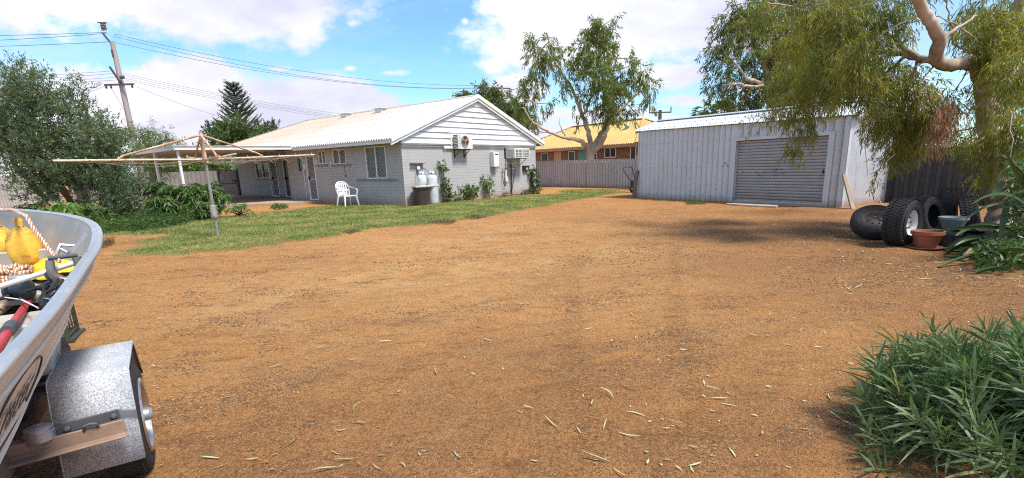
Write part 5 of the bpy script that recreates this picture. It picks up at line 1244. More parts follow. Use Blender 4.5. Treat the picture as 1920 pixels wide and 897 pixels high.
M_rope = NT('flecked_rope'); vv = M_rope.t.nodes.new('ShaderNodeTexWave'); vv.inputs['Scale'].default_value = 22; vv.inputs['Distortion'].default_value = 3; M_rope.l(M_rope.tc.outputs['Object'], vv.inputs[0])
M_rope = M_rope.pbr(M_rope.mix(M_rope.rng(vv.outputs['Fac'], .35, .6), (.66, .55, .42), (.40, .16, .09)), .85)
def btube(name, label, cat, pts, r, m, n=8):
    o = MB().tube(pts, r, n).build(name, m, None, ang=60); o.location = P3(BO); o.rotation_euler = (0, 0, BTH); tag(o, label, cat); return o
def twisted(pts, r):
    out = MB(); pts = [np.array(p) for p in pts]; dense = []
    for a, b_ in zip(pts, pts[1:]): dense += [a + (b_ - a) * t for t in np.linspace(0, 1, max(3, int(np.linalg.norm(b_ - a) / .012)), endpoint=False)]
    dense.append(pts[-1])
    for ph in (0, 2.09, 4.19):
        out.tube([p + np.array([math.cos(i * .7 + ph), math.sin(i * .7 + ph) * .5, math.sin(i * .7 + ph)]) * r * .5 for i, p in enumerate(dense)], r * .62, 5)
    return out
A0, A1, A2, A3 = BL(0, 394, 1.30), BL(50, 406, 1.30), BL(78, 447, 1.20), BL(112, 490, 1.13)
rp = twisted([A0, BL(25, 394, 1.31), A1, (A1 + A2) / 2 + [0, 0, -.015], A2, (A2 + A3) / 2 + [0, 0, -.01], A3], .010).build('mooring_rope', M_rope, None, ang=70); rp.location = P3(BO); rp.rotation_euler = (0, 0, BTH); tag(rp, 'cream and red flecked rope slung from the dinghy gunwale down to the steel hook', 'rope')
pile = []
r_ = np.random.default_rng(4); c = BL(22, 524, .93)
for k_ in range(170):
    a = k_ * .42; R__ = .085 + .03 * math.sin(k_ * .23); pile.append(c + np.array([R__ * .8 * math.cos(a) + .02 * r_.normal(), R__ * 1.35 * math.sin(a) + .02 * r_.normal(), .03 + .035 * math.sin(k_ * .11) + .01 * r_.normal()]))
o = MB().tube(pile, .011, 6).build('rope_coil', M_rope, None, ang=70); o.location = P3(BO); o.rotation_euler = (0, 0, BTH); tag(o, 'loose heap of flecked rope lying in front of the yellow sacks', 'rope')
btube('white_pole', 'long white pole lying across the dinghy over the yellow raincoat', 'pole', [BL(-60, 556, .98), BL(155, 489, 1.10)], .013, mat('pole_white', (.72, .70, .66), (.62, .58, .52), 9, .5), 10)
btube('red_pole', 'red painted pole lying low in the dinghy against the bench', 'pole', [BL(-12, 665, .93), BL(22, 612, .90), BL(62, 552, .88)], [.017, .017, .014], mat('red_paint', (.50, .03, .035), (.38, .03, .03), 9, .4), 10)
o = MB().tube([BL(14, 622, .915), BL(22, 610, .91)], .024, 10).build('pole_clip', M_steel, None); o.location = P3(BO); o.rotation_euler = (0, 0, BTH); tag(o, 'dark steel clip wrapped round the red pole', 'clip')
btube('wooden_oar', 'pale wooden oar shaft lying along the dinghy floor', 'oar', [BL(-40, 610, .84), BL(45, 548, .88)], [.028, .022], mat('oar_wood', (.50, .38, .27), (.38, .27, .18), 7, .6), 10)
btube('cord', 'thin white cord stretched inside the dinghy below the reel', 'cord', [BL(10, 558, .93), BL(40, 562, .93), BL(72, 578, .95)], .0035, M_white, 5)
# steel hook / shackle clamp on the gunwale
sk = bthing('steel_shackle', 'rusty grey steel shackle hanging inside the near gunwale', 'shackle', BL(121, 500, 1.10))
MB().tube([(-.045, 0, .035), (-.05, 0, .0), (-.045, 0, -.035), (-.02, 0, -.065), (.015, 0, -.07), (.045, 0, -.05), (.055, 0, -.01), (.05, 0, .04)], [.016, .018, .02, .021, .022, .022, .02, .018], 10).build('bow', mat('worn_steel', (.30, .29, .27), (.20, .17, .14), 14, .45, .6), sk)
MB().tube([(-.05, 0, .045), (.055, 0, .048)], .010, 10).build('pin', M_steel, sk)
MB().tube([(-.02, .02, .06), (.0, .03, .10), (.045, .03, .09), (.02, .02, .06), (-.01, .03, .085)], .009, 6).bar((.03, .03, .06), (.10, .04, .14), .02, .014).build('snap_hook', M_galv, sk)
rl_ = bthing('fishing_reel', 'black fishing reel with a bent handle lying on the dinghy seat', 'reel', BL(36, 545, .95))
MB().lathe([(0, -.055), (.035, -.055), (.05, -.045), (.05, -.03), (.032, -.028), (.032, .028), (.05, .03), (.05, .045), (.035, .055), (0, .055)], 22, Matrix.Rotation(RAD(90), 4, 'Y') @ Matrix.Rotation(.4, 4, 'X')).build('spool', mat('reel_dark', (.03, .045, .055), (.012, .015, .02), 9, .35), rl_)
MB().tube([(.05, 0, .0), (.12, -.03, .015), (.19, -.05, .0)], .012, 7).tube([(-.04, -.02, -.02), (-.12, -.09, -.03), (-.15, -.12, -.02), (-.24, -.13, -.01)], .01, 7).build('handle', M_black, rl_)
MB().bx((-.03, .0, .04), (.05, .06, .075)).build('foot', M_galv, rl_, .01)
rod = bthing('tangled_tackle', 'tangle of thin black rods and line against the near side of the dinghy', 'tackle', BL(95, 552, 1.0))
m_ = MB()
for k_ in range(12):
    a = np.array([r_.normal(0, .03), r_.normal(0, .06), r_.normal(0, .02)]); b_ = a + np.array([r_.normal(.02, .02), r_.normal(.08, .04), r_.normal(.03, .03)]); m_.tube([a, (a + b_) / 2 + r_.normal(0, .015, 3), b_], .005 + .004 * r_.random(), 5)
m_.tube([(-.02, -.12, -.03), (.02, .16, .06)], .009, 6); m_.build('rods', M_black, rod)
m_ = MB()
for k_ in range(5): c_0 = r_.normal(0, .03, 3); m_.tube([c_0 + .025 * np.array([math.cos(a), math.sin(a), .3 * math.sin(2 * a)]) for a in np.linspace(0, 6.28, 14)], .0022, 4)
m_.build('line', M_galv, rod)

# ------------------------------------------------------------------ boat trailer
tr = thing('boat_trailer', 'galvanised boat trailer under the dinghy with a mottled mudguard', 'trailer', BO, BTH)
t_m = NT('mottled_galvanised'); sp0 = t_m.noise(170, 3, .8); sp1 = t_m.noise(9, 6, .65)
c_ = t_m.mix(t_m.rng(sp0, .42, .58), (.27, .28, .30), (.64, .66, .69)); c_ = t_m.mix(t_m.rng(sp1, .45, .65, 0, .45), c_, (.27, .28, .30))
sz_ = t_m.t.nodes.new('ShaderNodeSeparateXYZ'); t_m.l(t_m.tc.outputs['Object'], sz_.inputs[0])
c_ = t_m.mix(t_m.math('MULTIPLY', t_m.rng(t_m.math('ADD', sz_.outputs[1], t_m.math('MULTIPLY', sp1, .3)), .42, .55), t_m.rng(t_m.noise(14, 7, .7), .3, .6, .3, .9)), c_, (.40, .32, .24))
# dark stain above the light bracket
dz = t_m.math('ABSOLUTE', t_m.math('SUBTRACT', t_m.math('ADD', sz_.outputs[2], t_m.math('MULTIPLY', t_m.noise(7, 4), .12)), .475))
c_ = t_m.mix(t_m.math('MULTIPLY', t_m.rng(dz, .022, .035, .9, 0), t_m.rng(sz_.outputs[0], .66, .72)), c_, (.13, .14, .155))
M_mott = t_m.pbr(c_, .7, .0, t_m.bump(sp0, .12, .004), .3)
YC = .17; x0, x1 = .665, .955
prof = [(-.30, .235), (-.225, .615), (-.20, .645), (.20, .65), (.265, .62), (.52, .36)]
prof = [(YC - .355, .20), (YC - .30, .50), (YC - .262, .60), (YC - .235, .625), (YC + .17, .645), (YC + .20, .63), (YC + .36, .40)]
fm = MB(); n = len(prof); th_ = .006
V = [(x0, y, z) for y, z in prof] + [(x1, y, z) for y, z in prof]
fm.add(V, [(i, n + i, n + i + 1, i + 1) for i in range(n - 1)])
# outer side skirt: follows the edge with a cut-out lip, 5 cm deep
inn = [(YC + (y - YC) * .955, .30 + (z - .30) * .95 - (.0 if z > .3 else 0)) for y, z in prof]
fm.add([(x1, y, z) for y, z in prof] + [(x1 + .001, y, z) for y, z in inn], [(i, n + i, n + i + 1, i + 1) for i in range(n - 1)])
fm.add([(x0, y, z) for y, z in prof] + [(x0, YC - .24, .22), (x0, YC + .3, .36)], [tuple(range(n - 1, -1, -1))])
fo = fm.build('mudguard', M_mott, tr, .012); fo.modifiers.new('s', 'SOLIDIFY').thickness = .005
wc = (.872, YC - .03, .29)
whl = MB().lathe([(.175, -.07), (.185, -.085), (.25, -.09), (.275, -.075), (.287, -.04), (.287, .04), (.275, .075), (.25, .09), (.185, .085), (.175, .07)], 56, close=True)
for k_ in range(60):
    a = 2 * math.pi * k_ / 60
    for zz in (-.045, 0, .045): whl.box((.287 * math.cos(a), .287 * math.sin(a), zz), (.008, .018, .03), Matrix.Rotation(a, 3, 'Z'))
tyo = whl.build('wheel', M_rubber, tr); tyo.location = wc; tyo.rotation_euler = (0, RAD(90), 0)
M_chrome = mat('wheel_chrome', (.62, .58, .54), (.45, .36, .30), 8, .28, .85)
ro = MB().lathe([(.196, .088), (.190, .098), (.172, .094), (.160, .06), (.150, .0), (.13, -.01), (.08, .03), (.05, .035), (.05, .02), (0, .02)], 40).build('rim', M_chrome, tyo)
MB().lathe([(0, .12), (.022, .118), (.034, .105), (.036, .02), (.036, 0)], 20).build('hub_cap', M_galv, tyo)
sp2 = MB()
for k_ in range(5): a = k_ * 1.2566; sp2.lathe([(0, .05), (.009, .05), (.009, .03)], 6, Matrix.Translation((.058 * math.cos(a), .058 * math.sin(a), 0)))
sp2.build('wheel_nut', M_steel, tyo)
M_frame = mat('frame_dirty_steel', (.10, .075, .06), (.17, .12, .09), 7, .8, .1, .2, 30)
M_brown = mat('dusty_brown_steel', (.34, .235, .175), (.26, .17, .12), 6, .8, .1, .15, 30, dirt=(.16, .11, .09), dlo=.58, dhi=.72, ds=8)
MB().bar((.50, -1.7, .36), (.50, 1.4, .36), .06, .09).bar((-.50, -1.7, .36), (-.50, 1.4, .36), .06, .09).bar((.50, 1.4, .36), (0, 3.4, .40), .06, .09).bar((-.50, 1.4, .36), (0, 3.4, .40), .06, .09).build('side_rail', M_frame, tr, .006)
MB().bar((-.47, .55, .41), (.70, .55, .41), .05, .06).bar((-.47, -.9, .41), (.47, -.9, .41), .05, .06).bar((-.47, 1.38, .38), (.47, 1.38, .38), .05, .06).bar((-.47, -.42, .30), (.62, -.42, .30), .05, .06).build('cross_member', M_frame, tr, .006)
MB().tube([(-.84, YC - .03, .285), (.74, YC - .03, .285)], .022, 10).build('axle', M_frame, tr)
MB().bar((.10, -.235, .385), (.915, -.235, .405), .012, .062).bar((.10, -.262, .352), (.915, -.262, .372), .055, .010).build('light_bar', M_brown, tr, .004)
MB().bar((.10, -.215, .40), (.66, -.215, .414), .06, .05).build('light_bar', M_brown, tr, .006)
MB().bar((.70, -.205, .447), (.90, -.195, .452), .012, .045).lathe([(0, .018), (.012, .016), (.014, 0)], 6, Matrix.Translation((.72, -.215, .445)) @ Matrix.Rotation(RAD(75), 4, 'X')).lathe([(0, .018), (.012, .016), (.014, 0)], 6, Matrix.Translation((.88, -.205, .45)) @ Matrix.Rotation(RAD(75), 4, 'X')).tube([(.775, -.24, .425), (.78, -.25, .45), (.80, -.25, .455), (.82, -.25, .45), (.825, -.24, .43)], .007, 7).build('bracket', M_steel, tr, .003)
MB().lathe([(0, .058), (.040, .058), (.047, .053), (.047, .036), (.051, .034), (.051, .0)], 28, Matrix.Translation((.63, -.215, .425))).build('bearing_cup', M_galv, tr)
for (xx, yy) in ((.50, .18), (.52, .62), (.48, -.28)):
    MB().lathe([(.01, -.04), (.036, -.04), (.042, -.02), (.042, .02), (.036, .04), (.01, .04)], 16, Matrix.Translation((xx, yy, .49)) @ Matrix.Rotation(RAD(90), 4, 'X')).bx((xx - .02, yy - .02, .40), (xx + .02, yy + .02, .45)).build('roller', M_frame, tr)
MB().tube([(0, 3.4, .42), (0, 3.62, .44)], [.05, .045], 10).build('coupling', M_galv, tr)
# crate under the drawbar
q = G(140, 640); cr = thing('plastic_crate', 'dark green open lattice crate standing on the dirt under the bow of the dinghy', 'crate', (q[0] - .27, q[1] + .05, 0.01), RAD(28))
cm = MB(); s_ = .17
for zz in (.0, .03, .30): cm.bar((-s_, -s_, zz + .01), (s_, -s_, zz + .01), .015, .02).bar((-s_, s_, zz + .01), (s_, s_, zz + .01), .015, .02).bar((-s_, -s_, zz + .01), (-s_, s_, zz + .01), .015, .02).bar((s_, -s_, zz + .01), (s_, s_, zz + .01), .015, .02)
for a in (-s_, s_):
    for b_ in (-s_, s_): cm.bar((a, b_, 0), (a, b_, .32), .028, .028)
for v in np.linspace(-s_ * .66, s_ * .66, 4):
    cm.bar((v, -s_, 0), (v, -s_, .3), .01, .008).bar((v, s_, 0), (v, s_, .3), .01, .008).bar((-s_, v, 0), (-s_, v, .3), .008, .01).bar((s_, v, 0), (s_, v, .3), .008, .01).bar((v, -s_, .01), (v, s_, .01), .01, .01).bar((-s_, v, .014), (s_, v, .014), .01, .01)
for zz in (.12, .21): cm.bar((-s_, -s_, zz), (s_, -s_, zz), .01, .01).bar((s_, -s_, zz), (s_, s_, zz), .01, .01)
cm.bx((-s_ - .03, -s_ - .03, -.01), (s_ + .05, -s_ - .012, .02)).bx((s_ + .012, -s_ - .012, -.01), (s_ + .05, s_ + .04, .02))
cm.build('lattice', mat('green_black_plastic', (.035, .045, .032), (.06, .065, .045), 9, .5, dirt=(.2, .13, .08), dlo=.6, dhi=.8), cr)
# ------------------------------------------------------------------ vegetation
def wob(pts, rad, n=5, amp=.03, seed=0):
    r_ = np.random.default_rng(seed); pts = [np.array(p, float) for p in pts]; out = []; rr = []
    for i in range(len(pts) - 1):
        p0 = pts[max(i - 1, 0)]; p1 = pts[i]; p2 = pts[i + 1]; p3 = pts[min(i + 2, len(pts) - 1)]
        L_ = np.linalg.norm(p2 - p1)
        for t in np.linspace(0, 1, n, endpoint=False):
            q = .5 * ((2 * p1) + (-p0 + p2) * t + (2 * p0 - 5 * p1 + 4 * p2 - p3) * t * t + (-p0 + 3 * p1 - 3 * p2 + p3) * t ** 3)
            out.append(q + (r_.normal(0, amp * L_, 3) if t > 0 else 0)); rr.append(rad[i] + (rad[i + 1] - rad[i]) * t)
    out.append(pts[-1]); rr.append(rad[-1]); return out, rr

def spray_cluster(c, r, ns, m, tw, droop, out=.5, updir=0., shell=.45, rs=None):
    """leaf base points and directions for one lump of a crown; leaves sit along short twigs"""
    c = np.array(c); r = np.array(r); d = unit(rng.normal(size=(ns, 3))); u = rng.random((ns, 1)) ** shell
    S = c + d * u * r
    T = unit(d * out + rng.normal(0, .45, (ns, 3)) + np.array([0, 0, updir - droop]))
    tt = rng.random((ns, m, 1))
    P = S[:, None] + T[:, None] * tt * tw + np.array([0, 0, -1.]) * (tt ** 2) * tw * droop * .8 + rng.normal(0, tw * .10, (ns, m, 3))
    Dl = unit(T[:, None] * .6 + rng.normal(0, .5, (ns, m, 3)) + np.array([0, 0, -1.]) * droop * 1.3 + np.array([0, 0, 1.]) * updir)
    return P.reshape(-1, 3), Dl.reshape(-1, 3), S, T

def tree(name, label, cat, base, limbs, clusters, leaf, m_leaf, m_bark, dens=1., tw=.5, droop=.5, updir=0., segs=1, group=None, twigs=3, trunk_n=12, twr=.012, shell=.45, m=14, out=.5, lvar=.25, crown='crown', deepen=0):
    base = np.array(base, float); t = thing(name, label, cat, base, 0, group)
    if deepen: clusters = [((CAM + (c - CAM) * (q_ := 1 + deepen * rng.random() ** 1.3)), tuple(v * q_ for v in r), w) for c, r, w in clusters]
    tk = MB(); nodes = []
    for i, (pts, rad) in enumerate(limbs):
        o, rr = wob(pts, rad, seed=i + 11); nodes += o
        tk.tube([p - base for p in o], rr, trunk_n if rad[0] > .06 else 7)
    nodes = np.array(nodes); PP = []; DD = []
    for (c, r, w) in clusters:
        c = np.array(c, float); r = np.array(r, float); ns = max(4, int(dens * w * (r[0] * r[2] + r[0] * r[1]) * 10))
        P, Dl, S, T = spray_cluster(c, r, ns, m, tw, droop, out, updir, shell); PP.append(P); DD.append(Dl)
        if len(nodes):
            j = np.argmin(np.linalg.norm(nodes - c, axis=1)); a = nodes[j]
            if twigs:
                mid = (a + c) / 2 + rng.normal(0, .06, 3) * np.linalg.norm(c - a); tk.tube([p - base for p in (a, mid, c)], [twr * 2.4, twr * 1.8, twr], 6)
                for k in range(twigs):
                    s = S[rng.integers(len(S))]; md = (c + s) / 2 + rng.normal(0, .08, 3) * r; tk.tube([p - base for p in (c, md, s)], [twr, twr * .7, twr * .35], 5)
    if tk.v: tk.build('trunk', m_bark, t, ang=70)
    P = np.concatenate(PP); Dl = np.concatenate(DD); n = len(P); L_ = leaf[0] * (1 + lvar * rng.normal(size=n)).clip(.4, 1.8)
    leaves(crown, P - base, Dl, L_, leaf[1] * (L_ / leaf[0]) ** .5, m_leaf, t, droop=.18, segs=segs)
    return t
def CL(px, py, Y, rx, ry, w=1., dz=1.):
    c = D(px, py, Y); k = np.linalg.norm(c - CAM) / np.linalg.norm(ray(px, py)) / F
    return (c, (rx * k, min(rx, ry) * k * dz * 1.1, ry * k), w)
def LM(pts, rad): return ([D(*p) for p in pts], rad)

F_gum = foliage('gum_leaf', (.085, .145, .042), (.165, .225, .062), (.14, .18, .065), .5, .45, .5, dead=(.35, .22, .10))
F_gum2 = foliage('gum_leaf_olive', (.085, .120, .038), (.20, .225, .07), (.25, .25, .055), .5, .5, .9, dead=(.38, .22, .11))
F_olive = foliage('olive_leaf', (.070, .100, .036), (.145, .175, .060), (.10, .14, .045), .45, .5, .5, dead=(.3, .2, .1))
F_grey = foliage('grey_green_leaf', (.055, .095, .052), (.12, .17, .095), (.17, .215, .13), .35, .42, .9)
F_dark = foliage('dark_leaf', (.030, .065, .022), (.065, .115, .03), (.09, .15, .035), .3, .45, .8)
F_bright = foliage('bright_leaf', (.10, .20, .045), (.17, .29, .07), None, .4, .45)
F_feather = foliage('feathery_leaf', (.10, .16, .05), (.19, .26, .08), (.08, .13, .05), .4, .5, .5)
F_pine = foliage('pine_needles', (.035, .055, .038), (.06, .085, .055), None, .15, .6)

# gum behind the corrugated fence
Yg = 35.5; b = D(1106, 345, Yg); b[2] = 0
tree('gum_tree', 'spreading green gum tree with a pale forked trunk behind the corrugated fence', 'tree', b, [
    ([b, D(1106, 300, Yg), D(1106, 284, Yg)], [.34, .30, .30]),
    LM([(1105, 290, Yg), (1098, 272, Yg - .3), (1078, 261, Yg - .8), (1050, 256, Yg - 1.2), (1025, 245, Yg - 1.5), (1000, 231, Yg - 1.5), (985, 205, Yg - 1.4)], [.2, .17, .13, .10, .08, .06, .03]),
    LM([(1106, 288, Yg), (1106, 262, Yg), (1099, 238, Yg - .2), (1090, 212, Yg), (1078, 180, Yg), (1062, 150, Yg + .4), (1040, 115, Yg + .4), (1015, 90, Yg + .3)], [.2, .17, .14, .12, .10, .07, .05, .03]),
    LM([(1108, 288, Yg), (1119, 266, Yg), (1133, 243, Yg + .2), (1141, 215, Yg + .3), (1150, 170, Yg + .3), (1142, 110, Yg + .2), (1128, 50, Yg)], [.24, .20, .17, .14, .10, .07, .03]),
    LM([(1110, 288, Yg), (1128, 268, Yg - .5), (1138, 245, Yg - .8), (1146, 222, Yg - .8), (1180, 190, Yg - .8), (1210, 165, Yg - .8)], [.18, .15, .12, .09, .06, .03]),
    LM([(1092, 218, Yg), (1104, 195, Yg), (1112, 160, Yg - .2), (1105, 110, Yg - .3)], [.09, .07, .05, .03]),
    LM([(1060, 256, Yg - 1), (1050, 235, Yg - 1.2), (1048, 222, Yg - 1.2)], [.05, .03, .012]), LM([(1035, 248, Yg - 1.4), (1010, 250, Yg - 1.4), (990, 240, Yg - 1.6)], [.03, .02, .01]),
    LM([(1015, 240, Yg - 1.4), (1005, 215, Yg - 1.4), (1000, 190, Yg - 1.2)], [.05, .035, .02])],
    [CL(1012, 100, Yg, 26, 36, 1.25), CL(1000, 145, Yg, 26, 32, 1.1), CL(986, 190, Yg, 20, 26, .9), CL(1038, 112, Yg + 1, 22, 36, .9), CL(1060, 95, Yg + 1, 14, 14, .7), CL(1052, 155, Yg, 20, 24, .6), CL(990, 80, Yg, 12, 16, 1), CL(1035, 75, Yg, 14, 12, .6),
     CL(970, 205, Yg, 16, 22, .8), CL(1108, 58, Yg, 24, 26, 1.4), CL(1128, 50, Yg, 24, 20, .9), CL(1125, 85, Yg + .5, 28, 34, 1.3), CL(1094, 108, Yg - .5, 26, 34, 1.4), CL(1120, 135, Yg - 1, 32, 36, 1.4), CL(1152, 110, Yg, 20, 34, 1.), CL(1140, 168, Yg - .5, 34, 28, 1.3),
     CL(1155, 205, Yg - .6, 30, 22, 1.5), CL(1125, 205, Yg - .6, 22, 16, 1.), CL(1178, 125, Yg, 18, 24, .8), CL(1200, 145, Yg - .6, 20, 26, 1.1), CL(1216, 168, Yg - .8, 14, 24, 1.), CL(1195, 108, Yg, 15, 12, .6), CL(1190, 210, Yg - 1, 8, 10, .7), CL(1218, 195, Yg - 1, 8, 12, .7), CL(1088, 175, Yg, 16, 22, .8), CL(1028, 195, Yg, 18, 16, .5), CL(1088, 220, Yg - .3, 8, 10, .6), CL(1165, 160, Yg + .5, 26, 24, 1.), CL(1000, 225, Yg - 1.4, 16, 10, .35), CL(1143, 40, Yg, 14, 12, .5)],
    (.27, .055), F_gum, M_bark, dens=1.9, tw=.6, droop=.45, twigs=3, twr=.022, m=26, shell=.6)

# olive tree behind the grey house
Yo = 47; b = D(930, 300, Yo); b[2] = 0
tree('olive_tree', 'dark olive bushy tree rising behind the grey house gable', 'tree', b, [([b, D(930, 240, Yo), D(935, 205, Yo)], [.35, .3, .15])],
    [CL(897, 183, Yo, 34, 20, 1.2), CL(935, 195, Yo, 32, 24, 1.2), CL(968, 212, Yo, 28, 26, 1.2), CL(872, 183, Yo, 15, 8, 1), CL(905, 168, Yo, 18, 10, .8), CL(985, 235, Yo, 22, 20, 1.2), CL(930, 168, Yo, 3, 10, 1)], (.34, .08), F_olive, M_darkbark, dens=2.0, tw=.7, droop=.2, m=24, twr=.02)

# big tree behind the shed
Ys = 27; b = D(1452, 290, Ys); b[2] = 0
tree('gum_tree', 'large dense olive gum tree towering behind the steel shed', 'tree', b, [
    ([b, D(1452, 220, Ys), D(1448, 185, Ys)], [.4, .33, .26]),
    LM([(1448, 190, Ys), (1435, 165, Ys - .4), (1415, 152, Ys - .8), (1398, 145, Ys - 1), (1380, 120, Ys - 1)], [.16, .12, .09, .07, .03]),
    LM([(1430, 162, Ys - .6), (1405, 162, Ys - 1), (1380, 158, Ys - 1.2), (1360, 160, Ys - 1.2)], [.07, .06, .05, .02]),
    LM([(1448, 190, Ys), (1440, 140, Ys), (1420, 100, Ys), (1405, 65, Ys), (1390, 40, Ys)], [.2, .15, .11, .07, .03]),
    LM([(1450, 185, Ys), (1470, 120, Ys), (1480, 60, Ys), (1500, 0, Ys)], [.2, .15, .1, .05]), LM([(1452, 185, Ys), (1500, 140, Ys), (1540, 100, Ys)], [.18, .12, .05])],
    [CL(1375, 30, Ys, 26, 24, .8), CL(1345, 110, Ys - .3, 16, 20, .7), CL(1365, 55, Ys, 28, 26, .9), CL(1352, 85, Ys - .3, 24, 22, .7), CL(1395, 40, Ys, 34, 24, 1.1), CL(1425, 20, Ys, 40, 28, 1.3), CL(1400, 90, Ys, 42, 34, .8), CL(1365, 130, Ys - .5, 32, 26, .7), CL(1352, 165, Ys - .5, 22, 26, .75), CL(1385, 175, Ys, 34, 26, 1.1),
     CL(1430, 130, Ys + .5, 44, 40, .9), CL(1440, 185, Ys, 44, 26, 1.2), CL(1480, 70, Ys, 46, 44, 1.1), CL(1500, 140, Ys, 48, 46, 1.2), CL(1545, 90, Ys, 48, 50, 1.1), CL(1560, 170, Ys, 46, 30, 1.), CL(1385, 205, Ys, 34, 12, 1.), CL(1480, -20, Ys, 60, 40, 1), CL(1560, 10, Ys, 60, 50, .9), CL(1600, 120, Ys, 50, 60, .8)],
    (.20, .045), F_olive, M_bark, dens=4.0, tw=.6, droop=.35, twigs=4, twr=.02, m=26, shell=.5)

# near gum on the right, its curtains of leaves hang before the shed
Yn = 9.5; b = G(1886, 446); b[2] = float(hgt(b[0], b[1])) - .05
T_ = lambda x, y, Y=9.5: D(x, y, Y)
lab = 'large near gum tree with a thick pale trunk standing beside the tyres'
tree('gum_tree', lab, 'tree', b, [
    ([b, T_(1878, 400), T_(1866, 345), T_(1856, 295), T_(1850, 235), T_(1846, 180), T_(1843, 128)], [.25, .205, .175, .155, .15, .145, .15]),
    LM([(1845, 150, 9.5), (1828, 120, 9.3), (1800, 119, 9.1), (1772, 122, 8.9), (1756, 112, 8.8), (1757, 92, 8.7), (1762, 75, 8.6), (1748, 48, 8.5), (1728, 15, 8.4), (1700, -30, 8.2), (1650, -80, 8.)], [.15, .13, .105, .095, .095, .10, .09, .085, .08, .07, .05]),
    LM([(1758, 95, 8.7), (1775, 68, 8.7), (1800, 50, 8.7), (1830, 30, 8.8)], [.05, .035, .025, .015]),
    LM([(1770, 122, 8.9), (1720, 108, 9.4), (1670, 100, 9.9), (1600, 90, 10.2), (1540, 70, 10.4), (1480, 60, 10.6)], [.06, .055, .045, .035, .025, .012]),
    LM([(1765, 118, 8.9), (1700, 95, 9.4), (1640, 45, 9.9), (1570, 38, 10.2), (1500, 20, 10.4), (1440, 5, 10.6)], [.05, .045, .035, .025, .02, .01]),
    LM([(1843, 140, 9.5), (1858, 95, 9.5), (1880, 60, 9.4), (1905, 20, 9.2), (1930, -40, 9)], [.14, .12, .10, .085, .06]),
    LM([(1850, 120, 9.5), (1800, 90, 9.2), (1780, 40, 9.), (1775, 5, 9.)], [.03, .02, .015, .008]), LM([(1820, 110, 9.4), (1830, 80, 9.3), (1810, 60, 9.), (1760, 30, 8.8)], [.025, .02, .014, .008]),
    LM([(1700, 105, 9.6), (1640, 150, 10.), (1560, 175, 10.4), (1500, 205, 10.8), (1475, 250, 11.)], [.03, .022, .018, .012, .006]), LM([(1725, 108, 9.3), (1700, 170, 9.6), (1680, 240, 9.8), (1678, 290, 9.8)], [.025, .018, .012, .006]),
    LM([(1880, 60, 9.4), (1890, 150, 8.8), (1895, 230, 8.4), (1893, 300, 8.3)], [.03, .02, .012, .006])],
    [CL(1492, 265, 9.6, 18, 20, .8), CL(1515, 225, 9.6, 24, 26, 1.), CL(1455, 210, 9.8, 24, 12, .6), CL(1418, 218, 9.9, 14, 10, .4), CL(1545, 180, 9.3, 40, 30, 1.0), CL(1480, 195, 9.6, 36, 24, .7),
     CL(1480, 140, 9.6, 46, 36, .7), CL(1540, 140, 9.2, 46, 40, 1.), CL(1490, 70, 9.5, 44, 36, .8), CL(1550, 80, 9.1, 50, 40, 1.), CL(1610, 100, 8.8, 50, 44, 1.15), CL(1620, 155, 8.7, 46, 34, 1.1), CL(1600, 45, 8.7, 50, 34, .9), CL(1660, 50, 8.6, 44, 34, .6),
     CL(1670, 150, 8.6, 44, 46, 1.2), CL(1690, 215, 8.5, 50, 44, 1.3), CL(1655, 222, 8.8, 30, 26, 1.1), CL(1685, 278, 8.6, 24, 26, 1.2), CL(1715, 250, 8.6, 30, 28, 1.), CL(1745, 215, 8.5, 36, 40, 1.0), CL(1720, 160, 8.6, 36, 30, .9), CL(1775, 190, 8.7, 28, 34, .6), CL(1775, 250, 8.7, 24, 24, .5),
     CL(1440, 25, 9.6, 46, 24, .8), CL(1530, 10, 9.2, 50, 24, .9), CL(1620, -5, 8.7, 55, 26, .8), CL(1720, -20, 8.4, 40, 18, .5), CL(1860, 25, 8.6, 50, 34, 1.1), CL(1900, 80, 8.4, 42, 44, 1.1), CL(1830, 70, 8.8, 22, 26, .5), CL(1895, 160, 8.4, 42, 44, 1.0), CL(1905, 235, 8.3, 36, 44, 1.2), CL(1885, 290, 8.3, 34, 34, 1.1), CL(1915, 320, 8.2, 26, 40, 1.), CL(1830, 210, 8.8, 22, 40, .35), CL(1820, 270, 9.0, 26, 20, .6), CL(1800, 20, 8.6, 24, 20, .4), CL(1860, 150, 8.6, 26, 34, .5),
     CL(1640, 330, 9.2, 6, 10, .6), CL(1885, 45, 8.2, 60, 44, 1.1), CL(1905, 130, 8., 40, 50, 1.0), CL(1848, 185, 8.4, 22, 34, .55), CL(1820, 40, 8.6, 30, 26, .5), CL(1660, 20, 8.8, 50, 30, .8), CL(1580, 20, 9., 50, 30, .8), CL(1845, 255, 8.6, 26, 24, .5), CL(1850, 320, 8.8, 18, 18, .35), CL(1560, 40, 9., 50, 34, .8), CL(1400, 60, 9.8, 22, 34, .25),
     CL(1540, -110, 9.2, 90, 50, .3), CL(1720, -120, 8.8, 110, 60, .35), CL(1900, -120, 8.4, 120, 80, .6), CL(2020, 100, 8.8, 80, 120, .6), CL(1800, -240, 8.8, 130, 60, .3), CL(1960, -300, 9.6, 140, 80, .35)],  # leaf lumps out of view, added to shade the ground
    (.105, .0155), F_gum2, M_bark, deepen=.30, dens=32., tw=.26, droop=.55, twigs=4, twr=.006, m=20, shell=.55)

